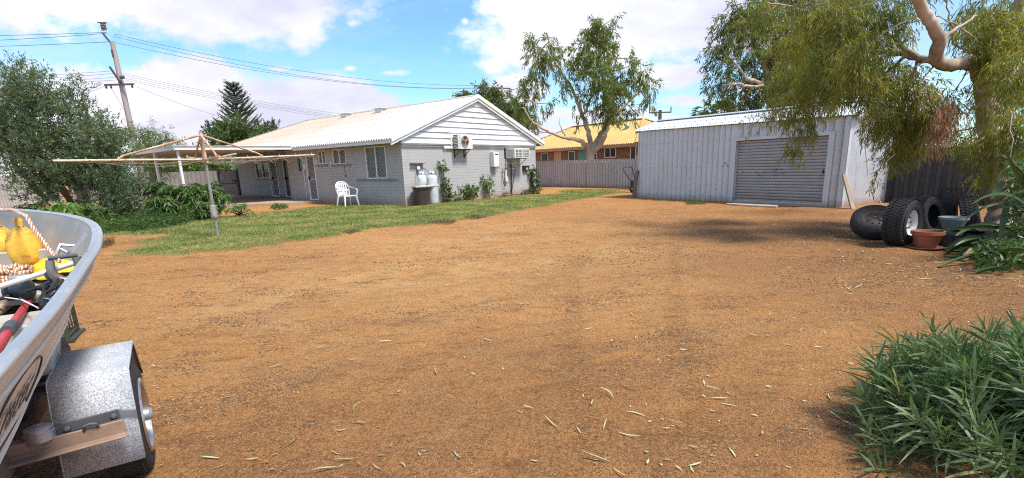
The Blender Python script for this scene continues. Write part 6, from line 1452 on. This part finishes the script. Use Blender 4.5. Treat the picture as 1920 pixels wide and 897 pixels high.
# big grey green bush on the left and what grows around it
Yl = 17; b = G(150, 412)
tree('tall_bush', 'tall wispy grey green bush at the left beside the weathered fence', 'bush', b, [
    ([b, D(152, 380, Yl), D(150, 330, Yl), D(165, 250, Yl), D(160, 180, Yl)], [.12, .11, .09, .06, .02]), ([b + [.3, 0, 0], D(160, 370, Yl), D(175, 320, Yl), D(200, 260, Yl)], [.08, .07, .05, .02]),
    ([b + [-.4, 0, 0], D(120, 360, Yl), D(70, 290, Yl), D(50, 200, Yl), D(30, 130, Yl)], [.10, .09, .07, .05, .02]), ([b + [-1, .3, 0], D(60, 350, Yl), D(20, 290, Yl), D(0, 200, Yl)], [.09, .08, .06, .03])],
    [CL(25, 135, Yl, 12, 16, .9), CL(45, 155, Yl, 26, 26, .9), CL(85, 170, Yl, 26, 26, .8), CL(60, 190, Yl, 40, 30, 1.1), CL(15, 215, Yl, 44, 44, 1.2), CL(80, 235, Yl, 44, 44, 1.2), CL(120, 215, Yl, 22, 24, .8), CL(150, 172, Yl, 14, 18, .8), CL(148, 215, Yl, 26, 28, 1.), CL(188, 240, Yl, 18, 20, .8), CL(180, 265, Yl, 44, 34, 1.2),
     CL(208, 262, Yl, 14, 14, .7), CL(40, 280, Yl, 50, 44, 1.3), CL(110, 300, Yl, 50, 44, 1.3), CL(170, 320, Yl, 50, 40, 1.3), CL(70, 345, Yl, 44, 34, 1.1), CL(205, 330, Yl, 26, 34, 1.), CL(130, 362, Yl, 44, 28, 1.), CL(-40, 250, Yl, 50, 60, 1.), CL(210, 375, Yl, 26, 30, 1.)],
    (.12, .028), F_grey, M_darkbark, dens=15.0, tw=.42, droop=-.15, updir=.35, twigs=5, twr=.012, m=24, out=.7)
Yk = 21; b = G(212, 398)
tree('small_tree', 'dark rounded small tree between the tall grey green bush and the power pole', 'tree', b, [([b, D(210, 330, Yk), D(210, 280, Yk)], [.12, .09, .05])],
    [CL(200, 255, Yk, 28, 18, 1.1), CL(215, 262, Yk, 16, 18, 1.), CL(185, 275, Yk, 24, 24, 1.), CL(215, 290, Yk, 30, 26, 1.1), CL(212, 305, Yk, 20, 22, 1.1), CL(205, 335, Yk, 26, 26, 1.1)], (.14, .04), F_dark, M_darkbark, dens=5.5, tw=.45, droop=0, updir=.2, m=22)
Yf = 31; b = D(285, 360, Yf); b[2] = 0
tree('feathery_tree', 'pale green feathery tree behind the patio roof near the power pole', 'tree', b, [([b, D(283, 300, Yf), D(270, 262, Yf), D(262, 245, Yf)], [.2, .15, .08, .03]), ([D(283, 300, Yf), D(300, 268, Yf), D(325, 262, Yf)], [.12, .08, .03])],
    [CL(262, 246, Yf, 24, 14, .7), CL(285, 246, Yf, 30, 13, .8), CL(312, 258, Yf, 26, 12, .7), CL(255, 275, Yf, 26, 24, .8), CL(290, 278, Yf, 40, 24, 1.), CL(335, 272, Yf, 16, 8, .6), CL(270, 310, Yf, 44, 26, 1.)], (.13, .028), F_feather, M_darkbark, dens=5.5, tw=.7, droop=.35, m=30, twr=.015)
Yb = 44; b = D(370, 330, Yb); b[2] = 0
tree('hedge_tree', 'bright green leafy tree seen beneath the patio roof beyond the rear fence', 'tree', b, [([b, D(370, 310, Yb), D(370, 290, Yb)], [.2, .15, .1])],
    [CL(350, 298, Yb, 30, 22, 1.3), CL(390, 295, Yb, 30, 20, 1.3), CL(320, 305, Yb, 30, 24, 1.3), CL(370, 315, Yb, 60, 16, 1.5), CL(300, 320, Yb, 30, 20, 1.3), CL(425, 305, Yb, 20, 14, 1.2)], (.3, .08), F_feather, M_darkbark, dens=1.8, tw=.7, droop=.1, m=24)
# trees around the conifer
Yq = 56; b = D(440, 300, Yq); b[2] = 0
tree('broadleaf_tree', 'dense mid green rounded tree in front of the dark conifer', 'tree', b, [([b, D(440, 280, Yq), D(440, 250, Yq)], [.3, .25, .15])],
    [CL(440, 248, Yq, 40, 18, 1.3), CL(415, 256, Yq, 28, 14, 1.2), CL(465, 256, Yq, 30, 16, 1.2), CL(447, 234, Yq, 26, 12, .9), CL(430, 226, Yq, 12, 12, .6), CL(495, 256, Yq, 20, 12, 1.1), CL(440, 270, Yq, 60, 16, 1.3), CL(400, 240, Yq, 14, 10, .5)], (.35, .09), F_dark, M_darkbark, dens=1.3, tw=.8, droop=.1, m=26)
tp = D(437, 166, 74); bp = np.array([tp[0] + .4, 74, 0])
np_t = thing('norfolk_pine', 'dark tiered conifer with upswept branches beyond the patio roof', 'conifer', bp)
MB().tube([(0, 0, 0), (-.2, 0, tp[2] * .6), (tp[0] - bp[0], 0, tp[2] + .2)], [.35, .22, .05], 8).build('trunk', M_darkbark, np_t)
PPn = []; DDn = []; bm = MB(); zt = tp[2]
for k in range(17):
    f_ = k / 16; z = zt + .1 - f_ * 9.2; R0 = .9 + 3.0 * f_ ** .8; nb = 6
    for j in range(nb):
        a = 2 * math.pi * (j + .37 * k) / nb + .2; ca, sa = math.cos(a), math.sin(a); Rr = R0 * random.uniform(.75, 1.1)
        if f_ > .55 and random.random() < .25: continue
        x0_ = (tp[0] - bp[0]) * z / zt
        pts = [np.array([x0_ + ca * Rr * s, sa * Rr * s, z + Rr * (.62 * s + .12 * s * s)]) for s in (0, .35, .7, 1)]
        bm.tube(pts, [.10, .12, .11, .06], 5)
        for s in np.linspace(.25, 1, 9):
            c = np.array([x0_ + ca * Rr * s, sa * Rr * s, z + Rr * (.62 * s + .12 * s * s)]); q = 6
            PPn.append(c + rng.normal(0, .1, (q, 3))); DDn.append(unit(np.array([ca * .5, sa * .5, .9]) + rng.normal(0, .5, (q, 3))))
bm.build('branches', F_pine, np_t)
leaves('needles', np.concatenate(PPn), np.concatenate(DDn), .26, .08, F_pine, np_t)
b = D(505, 262, 66); b[2] = 0
tree('conifer', 'dark ragged conifer branches showing right of the rounded green tree', 'conifer', b, [([b, D(505, 262, 66), D(512, 246, 66)], [.3, .2, .1]), LM([(500, 256, 66), (512, 240, 66), (521, 232, 66)], [.1, .08, .03])],
    [CL(490, 243, 66, 14, 8, 1), CL(505, 243, 66, 10, 7, 1.1), CL(516, 236, 66, 5, 6, 1.3), CL(512, 248, 66, 12, 7, 1.1), CL(480, 252, 66, 14, 8, 1)], (.4, .12), F_pine, M_darkbark, dens=.9, tw=.6, droop=-.2, updir=.6, m=22)
b = D(396, 245, 66); b[2] = 0
tree('conifer', 'dark ragged conifer branches showing left of the rounded green tree', 'conifer', b, [([b, D(398, 262, 66), D(392, 242, 66)], [.3, .2, .1])],
    [CL(396, 240, 66, 8, 5, 1.2), CL(408, 238, 66, 8, 5, 1.), CL(390, 248, 66, 8, 5, 1), CL(412, 250, 66, 18, 9, 1.)], (.4, .12), F_pine, M_darkbark, dens=.9, tw=.6, droop=-.2, updir=.6, m=20)

# fan palms behind the shed
def palm(label, px, py, Y, sc=1.):
    c = D(px, py, Y); t = thing('fan_palm', label, 'palm', (c[0], c[1], 0), 0, 'palms behind the shed')
    MB().tube([(0, 0, 0), (0, 0, c[2])], [.25, .18], 10).build('trunk', M_darkbark, t)
    V = []; Fc = []
    PPp = []; DDp = []; 
    for k in range(46):
        d = unit(np.array([rng.normal(), rng.normal(), rng.normal() * .9 + .15])); hub = np.array([0, 0, c[2]]) + d * 1.0 * sc; s = unit(np.cross(d, [0, 0, 1.]) + 1e-3); u_ = np.cross(s, d)
        for a in np.linspace(-1.3, 1.3, 15): PPp.append(hub); DDp.append(d * math.cos(a) + s * math.sin(a) + np.array([0, 0, -.15]))
    leaves('crown', np.array(PPp), np.array(DDp), .85 * sc, .09, F_feather, t, droop=.35, segs=2)
palm('fan palm top poking above the shed roof, left of the pair', 1320, 212, 52, .75)
palm('fan palm top poking above the shed roof, right of the pair beside the large gum', 1352, 212, 52, .8)

# hand shaped leaves (papaya like) shrubs by the patio
def palmate(name, label, cat, base, clusters, L_, m_leaf, dens, group=None, nl=8, stems=4):
    base = np.array(base, float); t = thing(name, label, cat, base, 0, group); PPs = []; DDs = []; st = MB()
    for (c, r, w) in clusters:
        ns = max(3, int(dens * w * (r[0] * r[2]) * 100)); d = unit(rng.normal(size=(ns, 3)) + np.array([0, -.2, .35])); S = c + d * (rng.random((ns, 1)) ** .45) * r
        for k in range(min(stems, ns)): st.tube([(base + rng.normal(0, .12, 3) * [1, 1, 0]) - base, ((base + c) / 2 + rng.normal(0, .1, 3)) - base, S[k] - base], [.022, .018, .006], 6)
        for s_, d_ in zip(S, d):
            ax = unit(d_ * .6 + np.array([0, -.25, .75]) + rng.normal(0, .25, 3)); a1 = unit(np.cross(ax, rng.normal(size=3))); a2 = np.cross(ax, a1)
            for a in np.linspace(0, 2 * math.pi * .86, nl): PPs.append(s_); DDs.append(a1 * math.cos(a) + a2 * math.sin(a) + ax * .12)
    st.build('stems', M_darkbark, t, ang=70)
    leaves('foliage', np.array(PPs) - base, np.array(DDs), L_ * (1 + .2 * rng.normal(size=len(PPs))).clip(.5, 1.5), L_ * .26, m_leaf, t, droop=.45, segs=3)
    return t
palmate('leafy_shrub', 'deep green hand leaved shrub growing round the middle white patio post', 'shrub', G(325, 408), [CL(298, 362, 18.5, 26, 22, 1), CL(325, 372, 17.8, 30, 26, 1.1), CL(300, 385, 17.3, 30, 20, 1.)], .20, F_dark, 2.6)
palmate('leafy_shrub', 'deep green hand leaved shrub directly behind the clothes hoist pole', 'shrub', G(385, 407), [CL(362, 365, 18, 26, 24, 1), CL(385, 372, 17.8, 30, 28, 1.1), CL(408, 375, 17.8, 20, 24, 1.), CL(370, 392, 17.2, 36, 14, 1.), CL(400, 348, 18.3, 14, 10, .8)], .19, F_dark, 2.8)
palmate('leafy_shrub', 'sprawling dark green shrub under the tall grey green bush', 'shrub', G(235, 412), [CL(235, 360, 18.5, 34, 28, 1), CL(260, 385, 17.5, 34, 20, 1), CL(205, 385, 17, 30, 22, 1), CL(265, 350, 19, 22, 20, .8)], .16, foliage('dusky_leaf', (.045, .085, .035), (.09, .13, .06), (.13, .16, .09), .3), 2.6)
palmate('leafy_shrub', 'bushy undergrowth at the foot of the tall grey green bush, left of the sprawling shrub', 'shrub', G(165, 415), [CL(165, 395, 15.5, 36, 14, 1), CL(115, 395, 16, 34, 14, 1), CL(60, 392, 16.5, 40, 14, 1)], .15, F_dark, 2.4)
palmate('papaya_seedling', 'bright yellow green plant with lobed leaves standing behind the dinghy', 'plant', G(118, 432) , [CL(110, 385, 12.2, 18, 8, 1.1), CL(128, 388, 12.2, 14, 8, 1.1), CL(90, 393, 12.2, 14, 5, .8), CL(120, 396, 12., 18, 8, 1.1), CL(140, 397, 12., 9, 4, .8)], .20, F_bright, 2.1)
palmate('patio_weed', 'pale green leafy weed clump at the corner of the patio slab', 'weed', G(448, 402), [CL(452, 388, 17.5, 18, 9, 1), CL(435, 394, 17.5, 18, 8, .9), CL(465, 397, 17.4, 12, 5, .8)], .13, foliage('pale_weed', (.12, .20, .07), (.20, .28, .11), None, .35), 3.)
# trailing ground cover
def cover(name, label, poly, n, L0, L1, w_, m_, h=.12):
    poly = np.array([G(*p)[:2] for p in poly]); lo = poly.min(0); hi = poly.max(0); x = rng.uniform(lo[0], hi[0], n * 4); y = rng.uniform(lo[1], hi[1], n * 4); k = in_poly(x, y, poly); x, y = x[k][:n], y[k][:n]
    z = hgt(x, y) + h * rng.random(len(x)) ** 1.5 * (.3 + 1.4 * fbm(x * 1.3, y * 1.3, 3))
    Dr = np.stack([rng.normal(0, 1, len(x)), rng.normal(0, 1, len(x)), rng.uniform(-.1, 1.1, len(x))], 1)
    o = leaves(name, np.stack([x, y, z], 1), Dr, rng.uniform(L0, L1, len(x)), w_, m_, droop=.3, segs=1); tag(o, label, 'ground cover', kind='stuff')
cover('ground_cover', 'dark trailing ground cover between the shrubs and the lawn', [(150, 402), (300, 402), (400, 408), (345, 424), (300, 433), (250, 437), (190, 440), (160, 432)], 22000, .07, .17, .03, F_dark, .28)
cover('dead_weeds', 'low clumps of dead brown weeds along the front edge of the lawn', [(800, 421), (835, 414), (858, 418), (840, 424)], 900, .04, .09, .012, foliage('dead_weed', (.10, .075, .04), (.20, .15, .07), None, .1), .05)
cover('dead_weeds', 'low clump of grey brown weeds on the lawn edge right of the first clump', [(868, 411), (890, 405), (915, 408), (890, 414)], 800, .04, .09, .012, foliage('dead_weed2', (.10, .075, .04), (.18, .15, .07), None, .1), .06)
cover('dead_weeds', 'small brown weed tuft at the lawn edge below the plastic armchair', [(640, 438), (660, 433), (678, 435), (660, 441)], 500, .04, .08, .012, foliage('dead_weed3', (.12, .10, .05), (.2, .17, .08), None, .1), .05)
cover('dead_weeds', 'dark dead weeds in the dirt beside the bow of the dinghy', [(188, 470), (212, 462), (215, 448), (195, 450), (175, 465)], 900, .04, .1, .012, foliage('dead_weed4', (.08, .06, .035), (.16, .12, .06), None, .1), .07)
cover('patio_tuft', 'dark green weed tuft on the patio edge', [(506, 392), (518, 386), (538, 387), (540, 391), (520, 395)], 700, .06, .12, .03, F_dark, .12)
cover('shed_weeds', 'thin green weeds along the foot of the steel shed', [(1285, 379), (1318, 380), (1320, 384), (1288, 384)], 450, .08, .2, .015, F_dark, .05)
cover('shed_weeds', 'sparse dry weeds along the left foot of the steel shed', [(1200, 373), (1285, 378), (1290, 381), (1200, 376)], 350, .05, .14, .012, F_olive, .04)

# plants against the gable wall
def wallplant(name, label, cat, x, lumps, leaf, dens, m_=F_dark, stemz=None):
    base = HW(x, -.25); cl = [(HW(a, -.22 - d_, z), np.array([r, r * .6, rz]), 1.) for a, z, r, rz, d_ in lumps]
    tree(name, label, cat, base, [([base, HW(lumps[0][0] * .5 + x * .5, -.15, lumps[0][1] * .5), HW(lumps[0][0], -.12, lumps[0][1])], [.025, .02, .01])], cl, leaf, m_, M_darkbark, dens=dens, tw=.16, droop=.1, twigs=2, twr=.006, m=12, crown='foliage', segs=2)
F_ivy = foliage('climber_leaf', (.045, .085, .020), (.10, .16, .035), (.14, .18, .05), .35)
wallplant('climbing_plant', 'tall thin climbing plant on the wall right of the grey gas cylinder', 'climber', 2.15, [(1.93, 1.62, .20, .20, 0), (2.08, 1.35, .10, .22, 0), (2.0, .95, .12, .2, 0), (2.12, .75, .2, .26, 0), (2.2, .4, .24, .25, .05), (2.5, .2, .25, .22, .1), (2.05, .45, .15, .2, .1)], (.085, .042), 26, F_ivy)
wallplant('leafy_bush', 'low leafy bush sprouting to the left at the middle of the gable wall', 'bush', 3.6, [(3.55, .38, .30, .28, .05), (3.1, .58, .17, .12, 0), (3.85, .40, .22, .26, 0), (3.6, .62, .12, .12, 0), (3.35, .18, .2, .15, .1), (3.95, .62, .1, .1, 0)], (.085, .042), 26, F_ivy)
wallplant('sapling', 'thin upright leafy sapling against the wall under the gas water heater', 'sapling', 4.95, [(4.75, .88, .22, .18, 0), (4.95, .62, .17, .25, 0), (4.8, .66, .25, .14, 0), (5.0, .3, .10, .25, 0)], (.10, .035), 22, F_feather)
wallplant('climbing_plant', 'dark leafy climbing plant at the far corner of the gable wall', 'climber', 8.6, [(8.45, 1.22, .18, .2, 0), (8.65, .95, .24, .25, 0), (8.6, .6, .2, .25, 0), (8.62, .3, .24, .25, 0), (8.5, .12, .28, .12, .1)], (.10, .05), 24, F_dark)
wallplant('seedling', 'tiny weed at the wall foot left of the far climbing plant', 'weed', 7.85, [(7.85, .13, .2, .12, 0), (7.7, .08, .15, .08, 0)], (.08, .04), 24, F_dark)
wallplant('seedling', 'small weed at the wall foot between the sapling and the black hose', 'weed', 6.2, [(6.2, .1, .25, .1, 0), (6.0, .06, .2, .06, 0)], (.07, .03), 24, F_feather)
q = HW(8.08, -.3); t = thing('garden_stake', 'short dark stake stuck in the ground left of the far climbing plant', 'stake', q); MB().bar((0, 0, -.05), (-.06, .02, .62), .05, .03).build('stake', M_darkbark, t)
t = thing('garden_hose', 'thin dark hose lying along the foot of the gable wall', 'hose', HW(0, 0)); MB().tube([HW(x, -.3 - .12 * math.sin(x * 2.1), .06 + .03 * math.sin(x * 5)) - HA for x in np.linspace(5.3, 8.3, 26)], .018, 6).build('tube', M_black, t)

# shrubs seen behind the dark fence
b = SW(SLn + 3.0, 8.5)
tree('garden_shrub', 'bright green shrub beyond the dark fence beside the cream cottage', 'shrub', b, [([b, b + [0, 0, 1.5]], [.08, .05])], [CL(1800, 275, 18, 32, 22, 1.2), CL(1835, 265, 18, 30, 26, 1.2), CL(1700, 272, 19, 34, 18, 1.1), CL(1880, 260, 17, 40, 30, 1.1)], (.14, .05), F_dark, M_darkbark, dens=2., tw=.4, droop=0, m=20)

# arching strap stemmed cactus at the right edge
def straps():
    base = G(1885, 478); t = thing('strap_cactus', 'tangled green arching three sided cactus stems at the right picture edge', 'cactus', base)
    m_ = foliage('cactus_stem', (.035, .068, .020), (.065, .105, .030), (.09, .13, .04), .12, .38, 1.2, dead=None)
    def stem(p0, d0, L_, w_, sag, mb, n=12, curl=0):
        p = np.array(p0, float); d = unit(np.array(d0, float)); pts = [p.copy()]; 
        for i in range(n): d = unit(d + np.array([0, 0, -sag / n]) + np.array([-d[1], d[0], 0]) * curl / n); p = p + d * L_ / n; p[2] = max(p[2], .02); pts.append(p.copy())
        b_ = len(mb.v); ph = rng.uniform(0, 2)
        for i, q in enumerate(pts):
            dd = unit((pts[min(i + 1, n)] - pts[max(i - 1, 0)])); s_ = unit(np.cross(dd, [0, 0, 1.]) + 1e-4); u_ = np.cross(s_, dd); f_ = i / n
            ww = w_ * (.55 + .45 * math.sin(math.pi * min(.15 + f_ * .95, 1))) * (1 if i < n else .15) * (1 + .14 * (i % 2))
            for k in range(6):
                a = ph + k * math.pi / 3; r_ = ww if k % 2 == 0 else ww * .30
                mb.v.append(tuple(q - base + (s_ * math.cos(a) + u_ * math.sin(a)) * r_))
        for i in range(n):
            for k in range(6): k2 = (k + 1) % 6; mb.f.append((b_ + i * 6 + k, b_ + i * 6 + k2, b_ + (i + 1) * 6 + k2, b_ + (i + 1) * 6 + k))
    mb = MB()
    specs = [(D(1925, 402, 7.2), (-.8, -.05, .75), 1.05, .024, 1.7, .0), (D(1930, 395, 6.9), (-.75, .0, .9), 1.0, .022, 1.6, .2), (D(1900, 430, 7.2), (-1, -.25, .2), 1.5, .026, .3, .0), (D(1880, 474, 6.9), (-1, -.25, .15), 1.2, .028, .5, .0), (D(1920, 350, 7.), (-.5, -.2, .35), .75, .034, -.2, 0), (D(1925, 330, 7.), (-.5, 0, .5), .5, .03, .4, 0),
             (D(1890, 380, 7.1), (-.2, -.1, -.8), .55, .04, .2, .5), (D(1880, 340, 7.1), (-.35, .0, -.6), .3, .05, -.3, .5)]
    for s in specs: stem(s[0], s[1], s[2], s[3], s[4], mb, 14, s[5])
    for k in range(110):
        px = rng.uniform(1800, 1960); py = rng.uniform(445, 525) if px > 1860 else rng.uniform(470, 492)
        g = G(px, py); g[2] = rng.uniform(.02, .35); a = rng.uniform(math.pi * .65, math.pi * 1.5)
        stem(g + [.2, .1, 0], (math.cos(a), math.sin(a) * .7, rng.uniform(.0, .5)), rng.uniform(.25, .6), rng.uniform(.014, .03), rng.uniform(.8, 2.), mb, 10, rng.normal(0, .6))
    for k in range(34):
        q = D(rng.uniform(1903, 1970), rng.uniform(330, 470), rng.uniform(6.8, 7.6)); a = rng.uniform(0, 6.28); stem(q, (math.cos(a) - .2, math.sin(a) * .5, rng.uniform(-.6, .5)), rng.uniform(.15, .38), rng.uniform(.014, .026), rng.uniform(.5, 1.8), mb, 9, rng.normal(0, .8))
    mb.build('stems', m_, t, ang=60)
    n = 5200; q = np.array([D(rng.uniform(1830, 1990), rng.uniform(450, 525), rng.uniform(6.2, 7.6)) if rng.random() < .6 else D(rng.uniform(1888, 1990), rng.uniform(300, 470), rng.uniform(6.9, 7.8)) for _ in range(n)]); q[:, 2] = np.maximum(q[:, 2], .03)
    leaves('leaves', q - base, rng.normal(0, 1, (n, 3)) * [1, 1, .6], rng.uniform(.05, .11, n), .03, F_dark, t, droop=.3, segs=2)
    MB().tube([(0, 0, 0), (.1, 0, .6), (.2, .1, 1.3), (.15, .1, 1.9)], [.05, .045, .04, .02], 8).build('old_stem', M_darkbark, t)
straps()
# shaggy split bark hanging at the trunk foot
t = thing('bark_slab', 'orange brown slab of split bark leaning on the right side of the near gum trunk', 'bark', G(1902, 442))
MB().tube([(0, -.05, 0), (-.04, -.05, .35), (-.12, -.03, .7), (-.16, 0, 1.0)], [.10, .085, .07, .03], 7).tube([(-.12, -.12, 0), (-.14, -.1, .3), (-.2, -.08, .6)], [.05, .05, .02], 6).build('slab', mat('brown_bark', (.30, .14, .06), (.16, .07, .035), 5, .9, 0, .4, 20), t)
t = thing('dried_leaf', 'curled straw coloured dead leaf in front of the cactus stems', 'leaf', G(1808, 492))
MB().tube([(0, 0, .02), (.04, .02, .1), (.1, .03, .16), (.16, .02, .15)], [.02, .05, .045, .01], 7).build('leaf', mat('straw', (.55, .38, .16), (.40, .25, .10), 18, .8, 0, .3, 40), t)

# narrow leaved bush in the lower right corner
def oleander():
    c0 = np.array([2.85, 2.25, 0]); t = thing('narrow_leaved_bush', 'dense low bush of long narrow green leaves in the lower right corner', 'bush', c0)
    m_ = foliage('narrow_leaf', (.058, .108, .042), (.105, .168, .064), (.15, .20, .10), .25, .42, 2.2, dead=(.34, .27, .13), dfrac=.035)
    PPl = []; DDl = []; LL = []; UU = []; st = MB()
    tips = [(1745, 612, 3.15), (1680, 640, 2.95), (1650, 690, 2.75), (1620, 740, 2.55), (1625, 800, 2.4), (1630, 850, 2.25), (1640, 880, 2.15), (1720, 650, 3.0), (1790, 640, 3.1), (1840, 625, 3.2), (1880, 630, 3.15), (1905, 615, 3.1), (1700, 700, 2.7), (1770, 690, 2.8), (1830, 680, 2.85), (1880, 690, 2.8), (1940, 660, 2.9), (1700, 760, 2.5)]
    for k in range(250):
        if k < len(tips): p_ = tips[k]; T = D(*p_)
        else:
            u = rng.random() ** .5; a = rng.uniform(0, 2 * math.pi); T = c0 + np.array([1.08 * u * math.cos(a), .85 * u * math.sin(a), 0]); T[2] = .46 - .26 * u ** 3 + .09 * rng.normal()
            T[2] = max(T[2], .12)
        B = np.array([c0[0] + (T[0] - c0[0]) * .45, c0[1] + (T[1] - c0[1]) * .45, 0.0]); ax = unit(T - B + np.array([0, 0, .12])); L_ = np.linalg.norm(T - B)
        lean = unit(np.array([-.45, -.1, 1.0]) + .5 * ax + rng.normal(0, .22, 3))
        mid = (B + T) / 2 + np.array([0, 0, -.04]); st.tube([B - c0, mid - c0, T - c0], [.007, .005, .003], 5)
        n = 36; s1 = unit(np.cross(lean, rng.normal(size=3))); s2 = np.cross(lean, s1)
        for i in range(n):
            f_ = (i + .5) / n; q = T - lean * (.30 * (1 - f_)) ; a = i * 2.4 + rng.normal(0, .25); op = .95 - .62 * f_ ** 1.6
            PPl.append(q - c0); DDl.append(lean * (1 - op * .45) + (s1 * math.cos(a) + s2 * math.sin(a)) * op); LL.append((.25 - .11 * f_ ** 2) * rng.uniform(.6, 1.3)); UU.append(lean)
    P = np.array(PPl); leaves('foliage', P, np.array(DDl), np.array(LL), .0145, m_, t, droop=.22, segs=4, up=None)
    st.build('stems', mat('green_stem', (.12, .15, .06), None, 5), t)
    print('bush leaves', len(P))
oleander()

# a hank of dead red brown twigs hanging in the near gum
t = thing('dead_branch', 'hank of dead reddish brown twigs hanging in the near gum', 'branch', D(1772, 190, 8.5))
c = D(1772, 205, 8.5); P, Dl, S_, T__ = spray_cluster(c, (.15, .15, .40), 60, 12, .3, .9, .2)
leaves('dead_leaves', P - D(1772, 190, 8.5), Dl, .11, .012, foliage('dead_leaf', (.30, .13, .07), (.42, .24, .13), None, .2), t, droop=.3)
tw_ = MB()
for s_, d_ in zip(S_[:40], T__[:40]): tw_.tube([s_ - D(1772, 190, 8.5), s_ + d_ * .2 - D(1772, 190, 8.5), s_ + d_ * .35 + [0, 0, -.1] - D(1772, 190, 8.5)], .004, 4)
tw_.build('twigs', M_darkbark, t)
